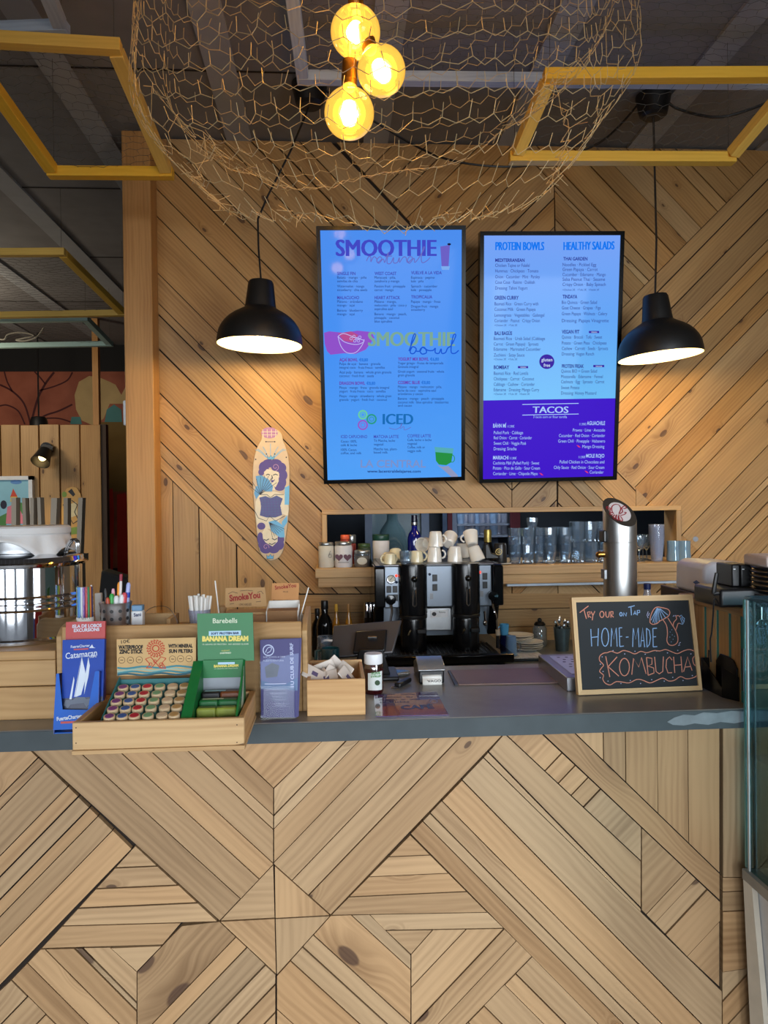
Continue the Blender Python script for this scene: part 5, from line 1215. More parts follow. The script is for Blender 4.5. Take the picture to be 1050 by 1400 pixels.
# ================================================================== ON THE COUNTER, LEFT: DISPLAYS
ZL=1.247
# raised ledge box under the pot
lx0=PY(-330,900,1.69).x; lx1=PY(77,900,1.69).x
led=thing('ledge_box','plain wooden ledge box on the left end of the counter under the steel pot','box',((lx0+lx1)/2,1.85,Z_C))
mb=MB()
for z0,z1 in((Z_C,Z_C+.07),(Z_C+.072,ZL-.02)): mb.box(lx0,lx1-.002,1.69,1.71,z0,z1)
mb.build('front_board',BOXW,led,bevel=.002)
mb=MB(); mb.box(lx0,lx1-.002,1.69,2.18,ZL-.0195,ZL); mb.build('top_board',BOXW,led,bevel=.002)
mb=MB(); mb.box(lx0,lx1-.002,2.15,2.17,Z_C,ZL-.02); mb.build('back_board',BOXW,led)
# organiser
ox0=lx1; ox1=PY(413,900,1.69).x; OT=1.297
org=thing('display_organiser','long pale wood organiser on the counter with a rounded side, holding straws and boxes','organiser',((ox0+ox1)/2,1.83,Z_C))
mb=MB(); mb.box(ox0+.012,ox1-.0005,1.69,1.702,Z_C,OT); mb.build('front_panel',BOXW,org,bevel=.002)
def side(x0,x1):
    pr=[(1.69,Z_C),(1.98,Z_C),(1.98,OT-.02),(1.972,OT-.006),(1.955,OT),(1.74,OT),(1.712,OT-.006),(1.69,OT-.02)]
    mb=MB(); mb.prism([Vector((x0,y,z)) for y,z in pr],(x1-x0,0,0),0,[(y,z) for y,z in pr]); mb.build('side_panel',BOXW,org,bevel=.002)
side(ox0,ox0+.012); side(ox1,ox1+.012)
mb=MB(); mb.box(ox0+.012,ox1-.0005,1.702,1.97,ZL-.012,ZL); mb.build('inner_floor',BOXW,org)
mb=MB(); mb.box(ox0+.012,ox1-.0005,1.958,1.97,Z_C,OT-.035); mb.build('back_panel',BOXW,org)
xd=PY(190,850,1.83).x
mb=MB(); mb.box(PY(196,850,1.9).x,PY(245,850,1.9).x,1.89,1.9,ZL,PY(220,838,1.9).z); mb.box(PY(240,850,1.9).x,PY(245,850,1.9).x,1.80,1.9,ZL,PY(220,838,1.9).z)
mb.build('divider',BOXW,org,bevel=.001)
# ---- steel pot
PC=Vector((PY(33,800,1.87).x,1.87,ZL)); s=1.87/FPX; pr=75*s; H=PY(33,771,1.74).z-ZL
pot=thing('steel_pot','large polished steel brewing pot with a white cloth over its lid','pot',PC)
prof=[(pr*.96,0),(pr*.985,.003),(pr*.985,.010),(pr*.96,.014),(pr*.965,.07)]
for k in range(3):
    z=.074+k*.013; prof += [(pr*.965,z),(pr*1.0,z+.004),(pr*.965,z+.009)]
prof += [(pr*.965,.12),(pr*.965,H-.03),(pr*.965,H-.012),(pr*1.05,H-.008),(pr*1.06,H-.003),(pr*1.0,H)]
mb=MB(); mb.lathe(prof,PC,64,0,cap0=True); mb.build('body',CHROME,pot)
mb=MB(); mb.lathe([(pr*1.0,H-.001),(pr*.98,H+.010),(pr*.86,H+.018),(pr*.30,H+.019),(.001,H+.019)],PC,48); mb.build('lid',CHROME,pot)
for a in(-12,):
    q=PC+Vector((pr*.98*math.cos(R(a)),pr*.98*math.sin(R(a)),H+.004)); mb=MB()
    mb.tube(smooth_pts([tuple(q+Vector(v)) for v in((-.022,-.006,0),(-.020,-.006,.022),(-.008,-.006,.042),(.004,-.006,.040),(.006,-.006,.012))],4),.0035,8); mb.tube(smooth_pts([tuple(q+Vector(v)) for v in((-.022,.008,0),(-.020,.008,.022),(-.008,.008,.042),(.004,.008,.040),(.006,.008,.012))],4),.0035,8); mb.build('clamp_handle',CHROME,pot)
# cloth draped over the lid
HT=PY(33,721,1.78).z-ZL
mb=MB(); mb.lathe([(pr*.70,H+.02),(pr*.72,H+.03),(pr*.72,HT-.006),(.001,HT-.006)],PC,40,0,cap0=True); mb.build('lid_box',STEEL,pot)
cl=MB(); n=96; rows=[]
random.seed(5)
rt_=58*s
for j,(rr,z0,dr) in enumerate(((.02,0,0),(.6,0,0),(.96,0,0),(1.0,-.003,0),(1.0,-.014,0),(.97,-.018,0),(1.01,-.03,.3),(1.06,-.045,.6),(1.12,-.058,1.0))):
    row=[]
    for i in range(n):
        t=2*math.pi*i/n
        L_=.62+.16*math.sin(2*t+1.0)+.10*math.sin(5*t+.6)+.65*math.exp(-((t-5.50)/.28)**2)-.12*math.exp(-((t-4.7)/.4)**2)
        fold=(.018*math.sin(11*t+1)+.012*math.sin(17*t))*min(1,j/6)*(j>5)
        r_=rt_*(rr+fold); z=HT+z0*(1 if j<6 else .0)+( -.018-(-.018-z0)*max(.12,L_)*-1*-1 if False else 0)
        if j>=6: z=HT-.018-( -z0-.018)*max(.15,L_)*1.25
        row.append(len(cl.v)); cl.v.append(tuple(PC+Vector((r_*math.cos(t),r_*math.sin(t),z))))
    rows.append(row)
for a_,b_ in zip(rows[:-1],rows[1:]):
    for i in range(n): cl.f.append([a_[i],a_[(i+1)%n],b_[(i+1)%n],b_[i]]); cl.m.append(0); cl.t.append(.5); cl.uv.append(None)
cl.f.append(rows[0]); cl.m.append(0); cl.t.append(.5); cl.uv.append(None)
o=cl.build('cloth',M('white_cloth',(216,214,212),.85,0,.06,40,bump=.3)); tag(o,'white cloth draped over the lid of the steel pot','cloth')
so_=o.modifiers.new('thick','SOLIDIFY'); so_.thickness=.002; so_.offset=1
# ---- pencils jar
def cylbox(px,ytop,Y,wpx,z=ZL): c=Vector((PY(px,850,Y).x,Y,z)); return c,wpx*Y/FPX/2,PY(px,ytop,Y).z-z
c,r,h=cylbox(116.5,801,1.80,22); pj=thing('pencil_jar','clear tube of coloured pencils with a white sketched sleeve','pencil jar',c)
mb=MB(); mb.lathe([(r,0),(r,.002),(r,h)],c,24,0,cap0=True); mb.build('tube',GL('clear_tube',(248,250,252),.01,fres=.25),pj)
mb=MB(); mb.lathe([(r*1.01,.004),(r*1.012,.005),(r*1.012,h*.43),(r*1.01,h*.44)],c,24); mb.build('paper_sleeve',PAPER,pj)
cf_=Fr(c+Vector((0,-r*1.02,0)),(1,0,0),(0,0,1))
for q in([(108,846),(110,841),(113,847)],[(114,847),(116,842),(117,847)],[(119,846),(121,841),(123,846)]):
    mb=MB(); stroke(mb,cf_,q,.6,.0006); mb.build('sketch_line',BLACKP,pj)
PCOL=[('yellow',(224,196,60)),('lime green',(150,196,80)),('blue',(56,110,196)),('sky blue',(90,160,214)),('white',(222,222,220)),('violet',(120,70,150)),('red',(196,56,60)),('green',(60,140,90)),('orange',(226,130,50)),('dark blue',(36,56,130))]
for k,(nm,col) in enumerate(PCOL):
    a=math.pi*(1.02+.96*k/9); b=c+Vector((r*.80*math.cos(a),r*.80*math.sin(a),.004)); mb=MB(); mb.cyl(b,b+Vector((0,0,h*.955)),.0027,n=6)
    t=mb.build('coloured_pencil',M('pencil_'+nm.replace(' ','_'),col,.45)); tag(t,'%s coloured pencil in the clear pencil tube'%nm,'pencil')
# ---- perforated pen cup
c,r,h=cylbox(158.5,823,1.80,42); pc=thing('pen_cup','perforated steel cutlery cup full of pens and markers','pen cup',c)
mb=MB(); mb.lathe([(r*.86,0),(r*.88,.002),(r*.95,h*.9),(r*1.03,h),(r*1.0,h),(r*.92,h*.9),(r*.85,.004),(.001,.004)],c,40,0,cap0=True); mb.build('cup',STEEL,pc)
for k in range(-2,3):
    for j in range(4):
        a=R(-90+k*32); z=h*(.2+.2*j); d=Vector((math.cos(a),math.sin(a),0)); rr=r*(.88+.07*z/h*1.0)
        q=c+d*(rr*1.0)+Vector((0,0,z)); mb=MB(); mb.cyl(q-d*.002,q+d*.0006,.0042,n=10); mb.build('hole',BLACKP,pc)
pens=[(-.7,-.2,.032,.0035,'black fat marker with a rounded cap',(18,18,20)),(-.45,-.5,.012,.005,'red brown marker cap',(176,70,40)),(-.2,-.3,.020,.006,'green marker cap',(50,160,70)),(0.05,-.45,.016,.006,'white marker cap',(220,220,220)),(.15,.1,.045,.005,'orange highlighter pen',(240,150,40)),(.30,.0,.062,.0032,'tall white pen with a dark red end',(226,220,214)),(.45,-.4,.018,.006,'white fat marker',(226,228,230)),(.62,-.3,.022,.006,'coral red marker cap',(206,70,80)),(.85,.0,.044,.005,'pale lilac pen with a blue body',(170,180,230)),(-.25,.3,.030,.004,'pink pencil box end',(230,170,190))]
for dx,dy,up,rr,l,col in pens:
    b=c+Vector((dx*r*.6,dy*r*.6,.005)); e=c+Vector((dx*r*.85+.004*(dx>0),dy*r*.8,h+up)); t=thing('pen',l+' standing in the perforated pen cup','pen',b)
    mb=MB(); d=(e-b).normalized(); mb.tube([b,e-d*.006,e],rr,10,0,rr=[rr,rr,rr*.6]); mb.build('barrel',M('pen_%d_%d_%d'%col,col,.4),t)
    if 'dark red end' in l: mb=MB(); mb.cyl(e-d*.014,e+d*.002,rr*1.1); mb.build('end_cap',M('pen_red',(150,40,60),.4),t)
    if 'blue body' in l: mb=MB(); mb.cyl(e-d*.034,e-d*.022,rr*1.1); mb.build('grip',M('pen_blue',(40,70,180),.4),t)
# white card box left of cup
def simple_box(name,label,cat,x0,x1,y0,y1,Y,d,mat,z=None,bev=.001):
    a=PY(x0,y1,Y); b=PY(x1,y0,Y); mb=MB(); mb.box(a.x,b.x,Y,Y+d,(a.z if z is None else z),b.z); o=mb.build(name,mat,bevel=bev); return tag(o,label,cat)
simple_box('notepad','white notepad standing between the pencil tube and the pen cup','notepad',130,138,811,850,1.86,.012,PAPER,ZL)
c,r,h=cylbox(188.5,827,1.80,15); sb=thing('lotion_bottle','small white lotion bottle with a pale blue top beside the pen cup','bottle',c)
mb=MB(); mb.box(c.x-r,c.x+r,1.79,1.815,ZL,ZL+h*.84); mb.build('body',WHITEP,sb,bevel=.003)
mb=MB(); mb.box(c.x-r*.96,c.x+r*.96,1.792,1.813,ZL+h*.84,ZL+h); mb.build('cap',M('pale_blue_cap',(96,140,176),.4),sb,bevel=.002)
sf_=Fr(Vector((c.x,1.7895,ZL)),(1,0,0),(0,0,1)); mb=MB(); put_text(mb,sf_,'Sani',(183,843),(193,842),4.5,.0004,0,.03); mb.build('lettering',M('navy_ink',(30,44,90),.6),sb,smooth=False)
mb=MB(); mb.tube(smooth_pts([tuple(PY(x,y,1.84)) for x,y in((189,856),(200,836),(214,829),(230,831),(241,846),(243,856))],5),.0007,5); o=mb.build('bent_wire',DSTEEL); tag(o,'thin bent wire loop arching over the low organiser divider','wire')
# ---- straw cup
c,r,h=cylbox(273,833,1.84,30); st=thing('straw_cup','clear cup packed with white paper straws','cup',c)
mb=MB(); mb.lathe([(r*.72,0),(r*.74,.002),(r,h),(r*.97,h),(r*.72,.003),(.001,.003)],c,24,0,cap0=True); mb.build('cup',CLEARP,st)
for k in range(22):
    a=k*2.4; q=math.sqrt((k+.5)/22); b=c+Vector((r*.6*q*math.cos(a),r*.6*q*math.sin(a),.004)); e=c+Vector((r*1.02*q*math.cos(a),r*.9*q*math.sin(a),PY(273,815,1.84).z-ZL+random.gauss(0,.002)))
    mb=MB(); mb.cyl(b,e,.0031,n=8); o=mb.build('paper_straw',PAPER); tag(o,'white paper straw in the clear straw cup','straw','white straws in the cup')
# loose sticks
for(p,q,l)in(((300,845),(294,794),'thin pale straw standing left of the rolling paper box'),((410,846),(422,803),'thin pale stick leaning right at the end of the organiser'),((406,852),(409,826),'short pale stick beside the leaning stick')):
    mb=MB(); mb.tube([PY(*p,1.87),PY(*q,1.87)],.0016,6); o=mb.build('stick',PAPER); tag(o,l,'stick')
simple_box('wood_block','small pale wooden block behind the green bar carton','block',299,308,828,848,1.93,.02,BOXW,ZL,.004)
mb=MB(); q=PY(413,845,1.9); mb.obox(q+Vector((0,0,-.012)),(.008,0,.004),(0,.006,0),(-.006,0,.018)); o=mb.build('sachet_clip',PAPER); tag(o,'small white folded paper tucked at the organiser corner','paper')
# ---- rolling paper boxes
KF=KRAFT; REDK=M('brick_red_ink',(146,44,32),.7); DKI=M('brown_ink',(74,56,40),.7)
t=thing('display_carton','kraft display carton with red script lettering, left of the two','carton',(PY(336,860,1.86).x,1.88,ZL))
bf=Fr(PY(336,830,1.86),(1,0,0),(0,.15,1))
mb=MB(); mb.prism([bf.px(x,y) for x,y in((308,830.5),(308.5,804),(362,803),(365,829))],bf.n*-.003); mb.build('header_card',KF,t)
mb=MB(); a=PY(308,855,1.86); b=PY(365,830,1.86); mb.box(a.x,b.x,1.861,1.925,ZL,b.z-.012); mb.build('box',KF,t,bevel=.001)
mb=MB(); mb.box(PY(345,850,1.85).x,PY(363,850,1.85).x,1.845,1.8605,ZL,PY(350,841,1.85).z); mb.build('paper_booklet',M('booklet_tan',(150,110,70),.7),t)
mb=MB(); put_text(mb,bf,'SmokeYou',(314,822),(356,817),8,.0006,0,.045); mb.build('script_lettering',REDK,t,smooth=False)
mb=MB(); put_text(mb,bf,'LONG',(327,828),(333,828),3,.0006); mb.build('small_lettering',DKI,t,smooth=False); mb=MB(); put_text(mb,bf,'KING SIZE',(334.5,828),(344,827.5),3,.0006); mb.build('small_lettering',DKI,t,smooth=False)
for q in([(312,812),(318,809),(325,811)],[(328,808),(338,807),(346,808)],[(352,810),(357,808),(360,812)],[(314,826),(320,825)],[(350,823),(357,822)]):
    mb=MB(); stroke(mb,bf,q,.7,.0006); mb.build('ornament',DKI,t,smooth=False)
t=thing('display_carton','open kraft carton with a raised flap, right of the two','carton',(PY(392,860,1.86).x,1.90,ZL))
bf=Fr(PY(390,820,1.92),(1,0,0),(0,.1,1))
mb=MB(); mb.prism([bf.px(x,y) for x,y in((372,797.5),(409,797),(408,820),(370.5,820))],bf.n*-.002); mb.build('flap',M('flap_orange',(190,136,84),.8),t)
mb=MB(); mb.prism([bf.px(x,y) for x,y in((370,813),(408.5,813),(408,826),(369.5,826))],bf.n*-.0025+Vector((0,0,0))); mb.build('liner',M('flap_tan',(196,160,104),.8),t) if False else None
mb=MB(); a=PY(369,850,1.86); b=PY(407,834,1.86)
for x0,x1 in((a.x-.008,a.x-.006),(b.x,b.x+.002)):
    mb=MB(); mb.prism([Vector((x0,1.85,ZL)),Vector((x0,1.93,ZL)),Vector((x0,1.93,PY(370,822,1.92).z)),Vector((x0,1.85,b.z))],(x1-x0,0,0)); mb.build('side_wall',PAPER,t)
mb=MB(); mb.box(a.x-.006,b.x,1.855,1.905,ZL,b.z); mb.build('paper_booklet',M('booklet_tan',(150,110,70),.7),t)
mb=MB(); mb.box(a.x-.006,b.x,1.925,1.93,ZL,PY(390,821,1.925).z); mb.build('back_wall',PAPER,t)
mb=MB(); put_text(mb,bf,'SmokeYou',(376,806),(405,802.5),5,.0006,0,.03); mb.build('script_lettering',REDK,t,smooth=False)
mb=MB(); put_text(mb,bf,'KING SIZE',(387,810),(394,810),2,.0006); mb.build('small_lettering',DKI,t,smooth=False)
# ---- catamaran brochure stand
lean=Vector((0,.16,1)).normalized()
ZB_=Z_C
y0=1.575; X0=PY(74,990,y0).x; X1=PY(128,990,y0).x
bs=thing('brochure_stand','blue card stand with catamaran trip brochures at the left of the wooden tray','brochure stand',((X0+X1)/2,y0+.02,Z_C))
BL1=M('brochure_royal_blue',(12,64,164),.5,spec=.3); BL2=M('stand_blue',(16,92,190),.5,spec=.3); REDB=M('brochure_red',(176,22,22),.4); NAVYB=M('sea_navy',(14,28,66),.4); SAIL=M('sail_white',(206,216,230),.5)
pf=Fr(PY(95,998,y0),(1,0,0),(0,.12,1))
mb=MB(); mb.prism([pf.px(x,y) for x,y in((72.5,998),(77,921),(80.5,921),(85.5,970),(120,970.5),(130,918),(135.5,917),(133,996)) ],pf.n*-.0015); mb.build('front_pocket',BL2,bs)
mb=MB(); b0=pf.px(73,998); b1=pf.px(133,996)
for q,xx in((pf.px(77,921),b0.x),(pf.px(135,918),b1.x)):
    mb=MB(); mb.prism([Vector((xx,y0,Z_C)),Vector((xx,y0+.055,Z_C)),Vector((xx,y0+.06,Z_C+.11)),Vector((q.x,q.y,q.z))],(.0015,0,0)); mb.build('side_flap',M('stand_dark_blue',(20,54,150),.4),bs)
mb=MB(); mb.box(b0.x,b1.x,y0+.002,y0+.055,Z_C,Z_C+.002); mb.build('bottom',BL2,bs)
mb=MB(); put_text(mb,pf,'FuerteCharter',(78,985.5),(112,981),5,.0008,0,.03); mb.build('pocket_lettering',SAIL,bs,smooth=False)
mb=MB(); shape(mb,pf,[(83,986.5),(104,985.5),(104,988.5),(83,989.5)],.0006); mb.build('pocket_bar',REDB,bs)
# brochures
cat_=thing('brochure','blue catamaran brochure with white sails in the blue stand','brochure',(PY(113,990,y0+.02).x,y0+.02,Z_C+.003))
cf2=Fr(PY(113,985,y0+.012),(1,0,0),(0,.17,1))
mb=MB(); mb.prism([cf2.px(x,y) for x,y in((84,990),(85.5,875),(143,873.5),(140,990))],cf2.n*-.012); mb.build('cover',BL1,cat_)
mb=MB(); shape(mb,cf2,[(84.5,955),(140.5,952),(140,975),(84.3,975)],.0004); mb.build('sea',NAVYB,cat_)
for pts in([(111,898),(103,952),(101.5,953),(106.5,925)],[(112,898),(116,915),(118,925),(111,950),(103,953)],[(101,925),(95,956),(98,956),(102,930)],[(121,898),(123,910),(121,925),(115,950),(117,922)]):
    mb=MB(); shape(mb,cf2,pts,.0008); mb.build('sail',SAIL,cat_)
mb=MB(); shape(mb,cf2,[(87,964),(90,957),(100,957),(104,953),(116,953),(118,956),(124,955),(123,962),(118,967),(115,961),(97,963),(93,968)],.001); mb.build('hull',M('hull_grey',(88,98,116),.5),cat_)
mb=MB(); put_text(mb,cf2,'Catamaran',(90,901),(133,896),8,.0009,0,.01); mb.build('script_lettering',SAIL,cat_,smooth=False)
mb=MB(); put_text(mb,cf2,'TRIPS',(122,899.5),(132,898.5),2.6,.0009,0,.02); mb.build('small_lettering',SAIL,cat_,smooth=False)
mb=MB(); put_text(mb,cf2,'FuerteCharter',(97,886),(123,884),3.4,.0009,0,.02); mb.build('logo_lettering',SAIL,cat_,smooth=False)
mb=MB(); shape(mb,cf2,[(101,887),(121,886),(121,888),(101,889)],.0006); mb.build('logo_bar',REDB,cat_)
mb=MB(); shape(mb,cf2,[(122,886),(126,881),(128,885),(131,886)],.0006); mb.build('logo_sail',SAIL,cat_)
rb=thing('brochure','red topped island excursions brochure behind the catamaran brochure','brochure',(PY(115,990,y0+.03).x,y0+.03,Z_C+.003))
rf=Fr(PY(113,985,y0+.027),(1,0,0),(0,.17,1))
mb=MB(); mb.prism([rf.px(x,y) for x,y in((88,985),(90,850.5),(144,849),(142,985))],rf.n*-.008); mb.build('cover',REDB,rb)
mb=MB(); put_text(mb,rf,'ISLA DE LOBOS',(99,858.5),(139,857),4.2,.0006,0,.03); mb.build('title',SAIL,rb,smooth=False)
mb=MB(); put_text(mb,rf,'EXCURSIONS',(101,864),(136,862.5),4.2,.0006,0,.03); mb.build('title',SAIL,rb,smooth=False)
# ---- pine tray
ty0,ty1=1.437,1.648; tx0=PY(98.5,1000,ty0).x; tx1=PY(334,1000,ty0).x; TT=PY(215,985,ty0).z
tr=thing('pine_tray','shallow pine tray of zinc sticks and protein bars overhanging the counter edge','tray',((tx0+tx1)/2,1.54,Z_C))
mb=MB(); mb.box(tx0,tx1,ty0,ty0+.012,Z_C+.008,TT); mb.build('front_panel',PINE_T,tr,bevel=.002)
mb=MB(); mb.box(tx0-.001,tx1+.001,ty0-.002,ty1,Z_C,Z_C+.0078); mb.build('base_board',PINE_T,tr,bevel=.001)
for x in(tx0,tx1-.012):
    mb=MB(); mb.box(x,x+.012,ty0+.0122,ty1,Z_C+.008,TT); mb.build('side_panel',PINE_T,tr,bevel=.002)
mb=MB(); mb.box(tx0+.012,tx1-.012,ty1-.012,ty1,Z_C+.008,TT); mb.build('back_panel',PINE_T,tr,bevel=.002)
for(x,y)in((104,995),(104,1016),(324,991),(324,1015)):
    mb=MB(); q=PY(x,y,ty0); mb.cyl(q+Vector((0,.001,0)),q-Vector((0,.0006,0)),.0012,n=8); mb.build('nail',DKI,tr)
TF=Z_C+.008
# ---- zinc stick display box
TEAL=M('teal_card',(40,108,110),.6); KB=M('header_kraft',(202,166,112),.7); RS=M('coral_red_print',(190,66,40),.7); INKB=M('black_print',(22,20,20),.7)
yb0,yb1=1.452,1.60
zb=thing('stick_display','kraft and teal counter display box of zinc sunscreen sticks','display box',(PY(205,985,1.52).x,1.53,TF))
hf=Fr(PY(214,925,1.607),(1,0,0),(0,.06,1))
mb=MB(); mb.prism([hf.px(x,y) for x,y in((159.5,874),(268,871.5),(268,922),(160,924))],hf.n*-.003); mb.build('header_card',KB,zb)
mb=MB()
for i,(yy,c_) in enumerate(((913,0),(916.5,1),(919.5,0),(922.5,2))):
    stroke(mb,hf,[(160.5+k*107/16,yy+1.2*math.sin(k*.9+i)-k*.12) for k in range(17)],2.6,.0006+.0001*i,c_)
mb.build('wave_print',[M('wave_teal',(52,128,140),.6),M('wave_pale',(150,176,160),.6),M('wave_dark',(30,84,96),.6)],zb,smooth=False)
for body,x0,x1,y,c_ in(('WATERPROOF',162,195.5,887.5,5),('ZINC STICK',163,195.5,893.5,5),('WITH MINERAL',230,263.5,885.5,4.6),('SUN FILTERS',231,263.5,892.5,4.6)):
    mb=MB(); put_text(mb,hf,body,(x0,y),(x1,y-.4),c_,.0008,0,.05); mb.build('title',INKB,zb,smooth=False)
mb=MB(); put_text(mb,hf,'10€',(166,880),(178,878.5),4.6,.0008); mb.build('handwritten_price',INKB,zb,smooth=False)
mb=MB(); 
for k in range(18):
    a=2*math.pi*k/18; q=(213+12.5*math.cos(a),886.5+12*math.sin(a)); stroke(mb,hf,[(213+6.5*math.cos(a+.1),886.5+6.2*math.sin(a+.1)),(213+9*math.cos(a-.08),886.5+8.6*math.sin(a-.08)),q,(213+11*math.cos(a+.16),886.5+10.6*math.sin(a+.16))],1.5,.0008)
stroke(mb,hf,ell(213,886.5,4.5,4.2,14),1.6,.0008,closed=True); mb.build('round_emblem',RS,zb,smooth=False)
mb=MB()
for q in([(199,901),(206,898),(219,913),(226,914)],[(227,900),(220,898),(207,913),(200,913)],[(199,901),(205,908),(200,913)],[(227,900),(222,906),(227,914)]): stroke(mb,hf,q,1.1,.0008)
for q in((206,908),(212,904),(220,908),(221,911)): stroke(mb,hf,ell(*q,2,2,10),.9,.0009,closed=True)
mb.build('crossed_boards',RS,zb,smooth=False)
for q in((166.5,902.5),(178.5,902.5),(190.5,902),(236,901),(247,900.5),(258.5,900.5)):
    mb=MB(); stroke(mb,hf,ell(*q,4.4,4.4,16),.5,.0008,closed=True); stroke(mb,hf,[(q[0]-2,q[1]),(q[0]+2,q[1])],.9,.0008); mb.build('round_icon',DKI,zb,smooth=False)
xa=PY(133,980,yb0).x; xb=PY(247,980,yb0).x
zf=TF+.018; zk=TF+.052
mb=MB(); mb.prism([Vector((xa,yb0,TF)),Vector((xa,yb1,TF)),Vector((xa,yb1,zk+.045)),Vector((xa,yb0,zf+.02))],(.003,0,0)); mb.build('side_wall',TEAL,zb)
mb=MB(); mb.prism([Vector((xb,yb0,TF)),Vector((xb,yb1,TF)),Vector((xb,yb1,zk+.045)),Vector((xb,yb0,zf+.02))],(.003,0,0)); mb.build('side_wall',TEAL,zb)
mb=MB(); mb.box(xa,xb+.003,yb0-.003,yb0-.0005,TF,zf+.012); mb.build('front_wall',TEAL,zb)
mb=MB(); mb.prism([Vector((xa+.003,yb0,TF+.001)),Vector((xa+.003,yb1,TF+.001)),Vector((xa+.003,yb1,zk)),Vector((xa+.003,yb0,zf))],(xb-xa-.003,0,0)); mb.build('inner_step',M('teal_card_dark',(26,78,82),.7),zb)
mb=MB(); mb.box(xa,xb+.003,yb1+.0005,yb1+.004,TF,zk+.04); mb.build('back_wall',TEAL,zb)
caps=[('purple',(132,70,130)),('blue',(62,96,160)),('red',(190,36,58)),('mint green',(120,164,120)),('cream',(214,186,152)),('tan',(186,146,92))]
frontx=[151,168.5,185,203.5,222.5,239]; backx=[169.5,186,202.5,219.5,237,253.5]
fy=[971,970.5,971,970,969.5,968.5]; by=[927,926,925.5,926,925,924.5]
RIMM=M('stick_card_rim',(206,180,142),.7); BODM=M('stick_card_body',(96,140,132),.6,0,.35,60)
stick0={}
rowname=['front row','second row','middle row','fourth row','back row']
for ci,(cn,col) in enumerate(caps):
    proto=None
    for k in range(5):
        f_=k/4; Y=yb0+.016+f_*(yb1-yb0-.030)
        px=frontx[ci]*(1-f_)+backx[ci]*f_
        zz=zf+(zk-zf)*((Y-yb0)/(yb1-yb0))
        p=PY(px,fy[ci]*(1-f_)+by[ci]*f_,Y)
        base=Vector((p.x,Y,zz+.001))
        hh=.034
        if proto is None:
            proto=thing('zinc_stick','x','sunscreen stick',(0,0,0))
            mb=MB(); mb.lathe([(.0098,0),(.0098,hh-.008)],(0,0,0),20,0,cap0=True,cap1=True); mb.build('tube',BODM,proto,world=False)
            mb=MB(); mb.lathe([(.0103,hh-.0078),(.0106,hh-.006),(.0106,hh-.001),(.0100,hh)],(0,0,0),20,0,cap0=True,cap1=True); cp_=mb.build('cap',RIMM,proto,world=False)
            mb=MB(); mb.lathe([(.0082,hh+.0001),(.0078,hh+.0005),(.001,hh+.0006)],(0,0,0),20,0,cap0=True); mb.build('cap_disc',M('cap_'+cn.replace(' ','_'),col,.5,0,.15,200),cp_,world=False)
            o=proto
        else: o=copy_tree(proto)
        o.location=base; o.rotation_euler=(R(14),0,0)
        o['label']='zinc stick with a %s cap in the %s of the display'%(cn,rowname[k])
# ---- green protein bar carton
GRN=M('carton_green',(12,112,54),.45); GRD=M('carton_green_dark',(16,92,46),.5); CRM=M('cream_print',(214,224,196),.5); YLP=M('banana_yellow',(226,206,96),.5); PBL=M('pale_blue_print',(170,206,226),.5)
gc=thing('bar_carton','tall green carton of protein bars standing open in the tray','carton',(PY(295,985,1.52).x,1.54,TF))
gf=Fr(PY(295,900,1.60),(1,0,0),(0,.08,1))
mb=MB(); mb.prism([gf.px(x,y) for x,y in((269.5,839),(345.5,837.5),(347.5,903),(270.5,905))],gf.n*-.003); mb.build('raised_lid',GRN,gc)
gy0,gy1=1.452,1.597
gxa=PY(246,978,gy0).x; gxb=PY(324,978,gy0).x
zt0=TF+.055; zt1=PY(300,903,gy1).z
LW=.020
mb=MB(); mb.prism([Vector((gxa,gy0,TF)),Vector((gxa,gy1,TF)),Vector((gxa,gy1,zt1)),Vector((gxa,gy0,TF+.045))],(LW,0,0)); mb.build('side_wall',GRN,gc)
mb=MB(); mb.prism([Vector((gxb-.004,gy0,TF)),Vector((gxb-.004,gy1,TF)),Vector((gxb-.004,gy1,zt1)),Vector((gxb-.004,gy0,TF+.045))],(.004,0,0)); mb.build('side_wall',GRN,gc)
mb=MB(); mb.box(gxa+LW,gxb-.004,gy1-.004,gy1,TF,zt1+.002); mb.build('back_wall',GRN,gc)
mb=MB(); q=PY(300,942,gy1-.004); mb.box(gxa+LW,gxb-.004,gy1-.0045,gy1-.0041,TF,PY(300,926,gy1).z); mb.build('grey_liner',M('grey_liner',(150,156,164),.6),gc)
mb=MB(); mb.box(gxa+LW,gxb-.004,gy0,gy0+.003,TF,TF+.03); mb.build('front_wall',GRN,gc)
mb=MB(); mb.box(gxa+LW,gxb-.004,gy0,gy1,TF,TF+.003); mb.build('bottom',GRD,gc)
zf_=Fr(Vector((gxb+.0003,1.5,TF)),(0,1,0),(0,0,1))
mb=MB(); 
for d in(.0,.018,.036): mb.face([Vector((gxb+.0006,1.50+d,TF+.035)),Vector((gxb+.0006,1.512+d,TF+.035)),Vector((gxb+.0006,1.545+d*.6,TF+.085+d)),Vector((gxb+.0006,1.54+d*.6,TF+.085+d))])
mb.build('pale_leaf_print',CRM,gc)
for body,x0,x1,y,c_,mat,bo in(('Barebells',291,324.5,852,6.5,CRM,.01),('BANANA DREAM',276.5,339.5,876.5,6.2,YLP,.07),('15 GRAMS OF PROTEIN · NO ADDED SUGAR',277,340,882,2,CRM,.0),('HAZELNUT',303,314,890.5,1.6,YLP,.0),('INSPIRED',301,316,894,2,CRM,.02)):
    mb=MB(); put_text(mb,gf,body,(x0,y),(x1,y-.6),c_,.0007,0,bo); mb.build('lettering',mat,gc,smooth=False)
mb=MB(); shape(mb,gf,[(285.5,863),(329.5,862),(329.5,868.5),(285.5,869.3)],.0005); mb.build('pale_plate',PBL,gc)
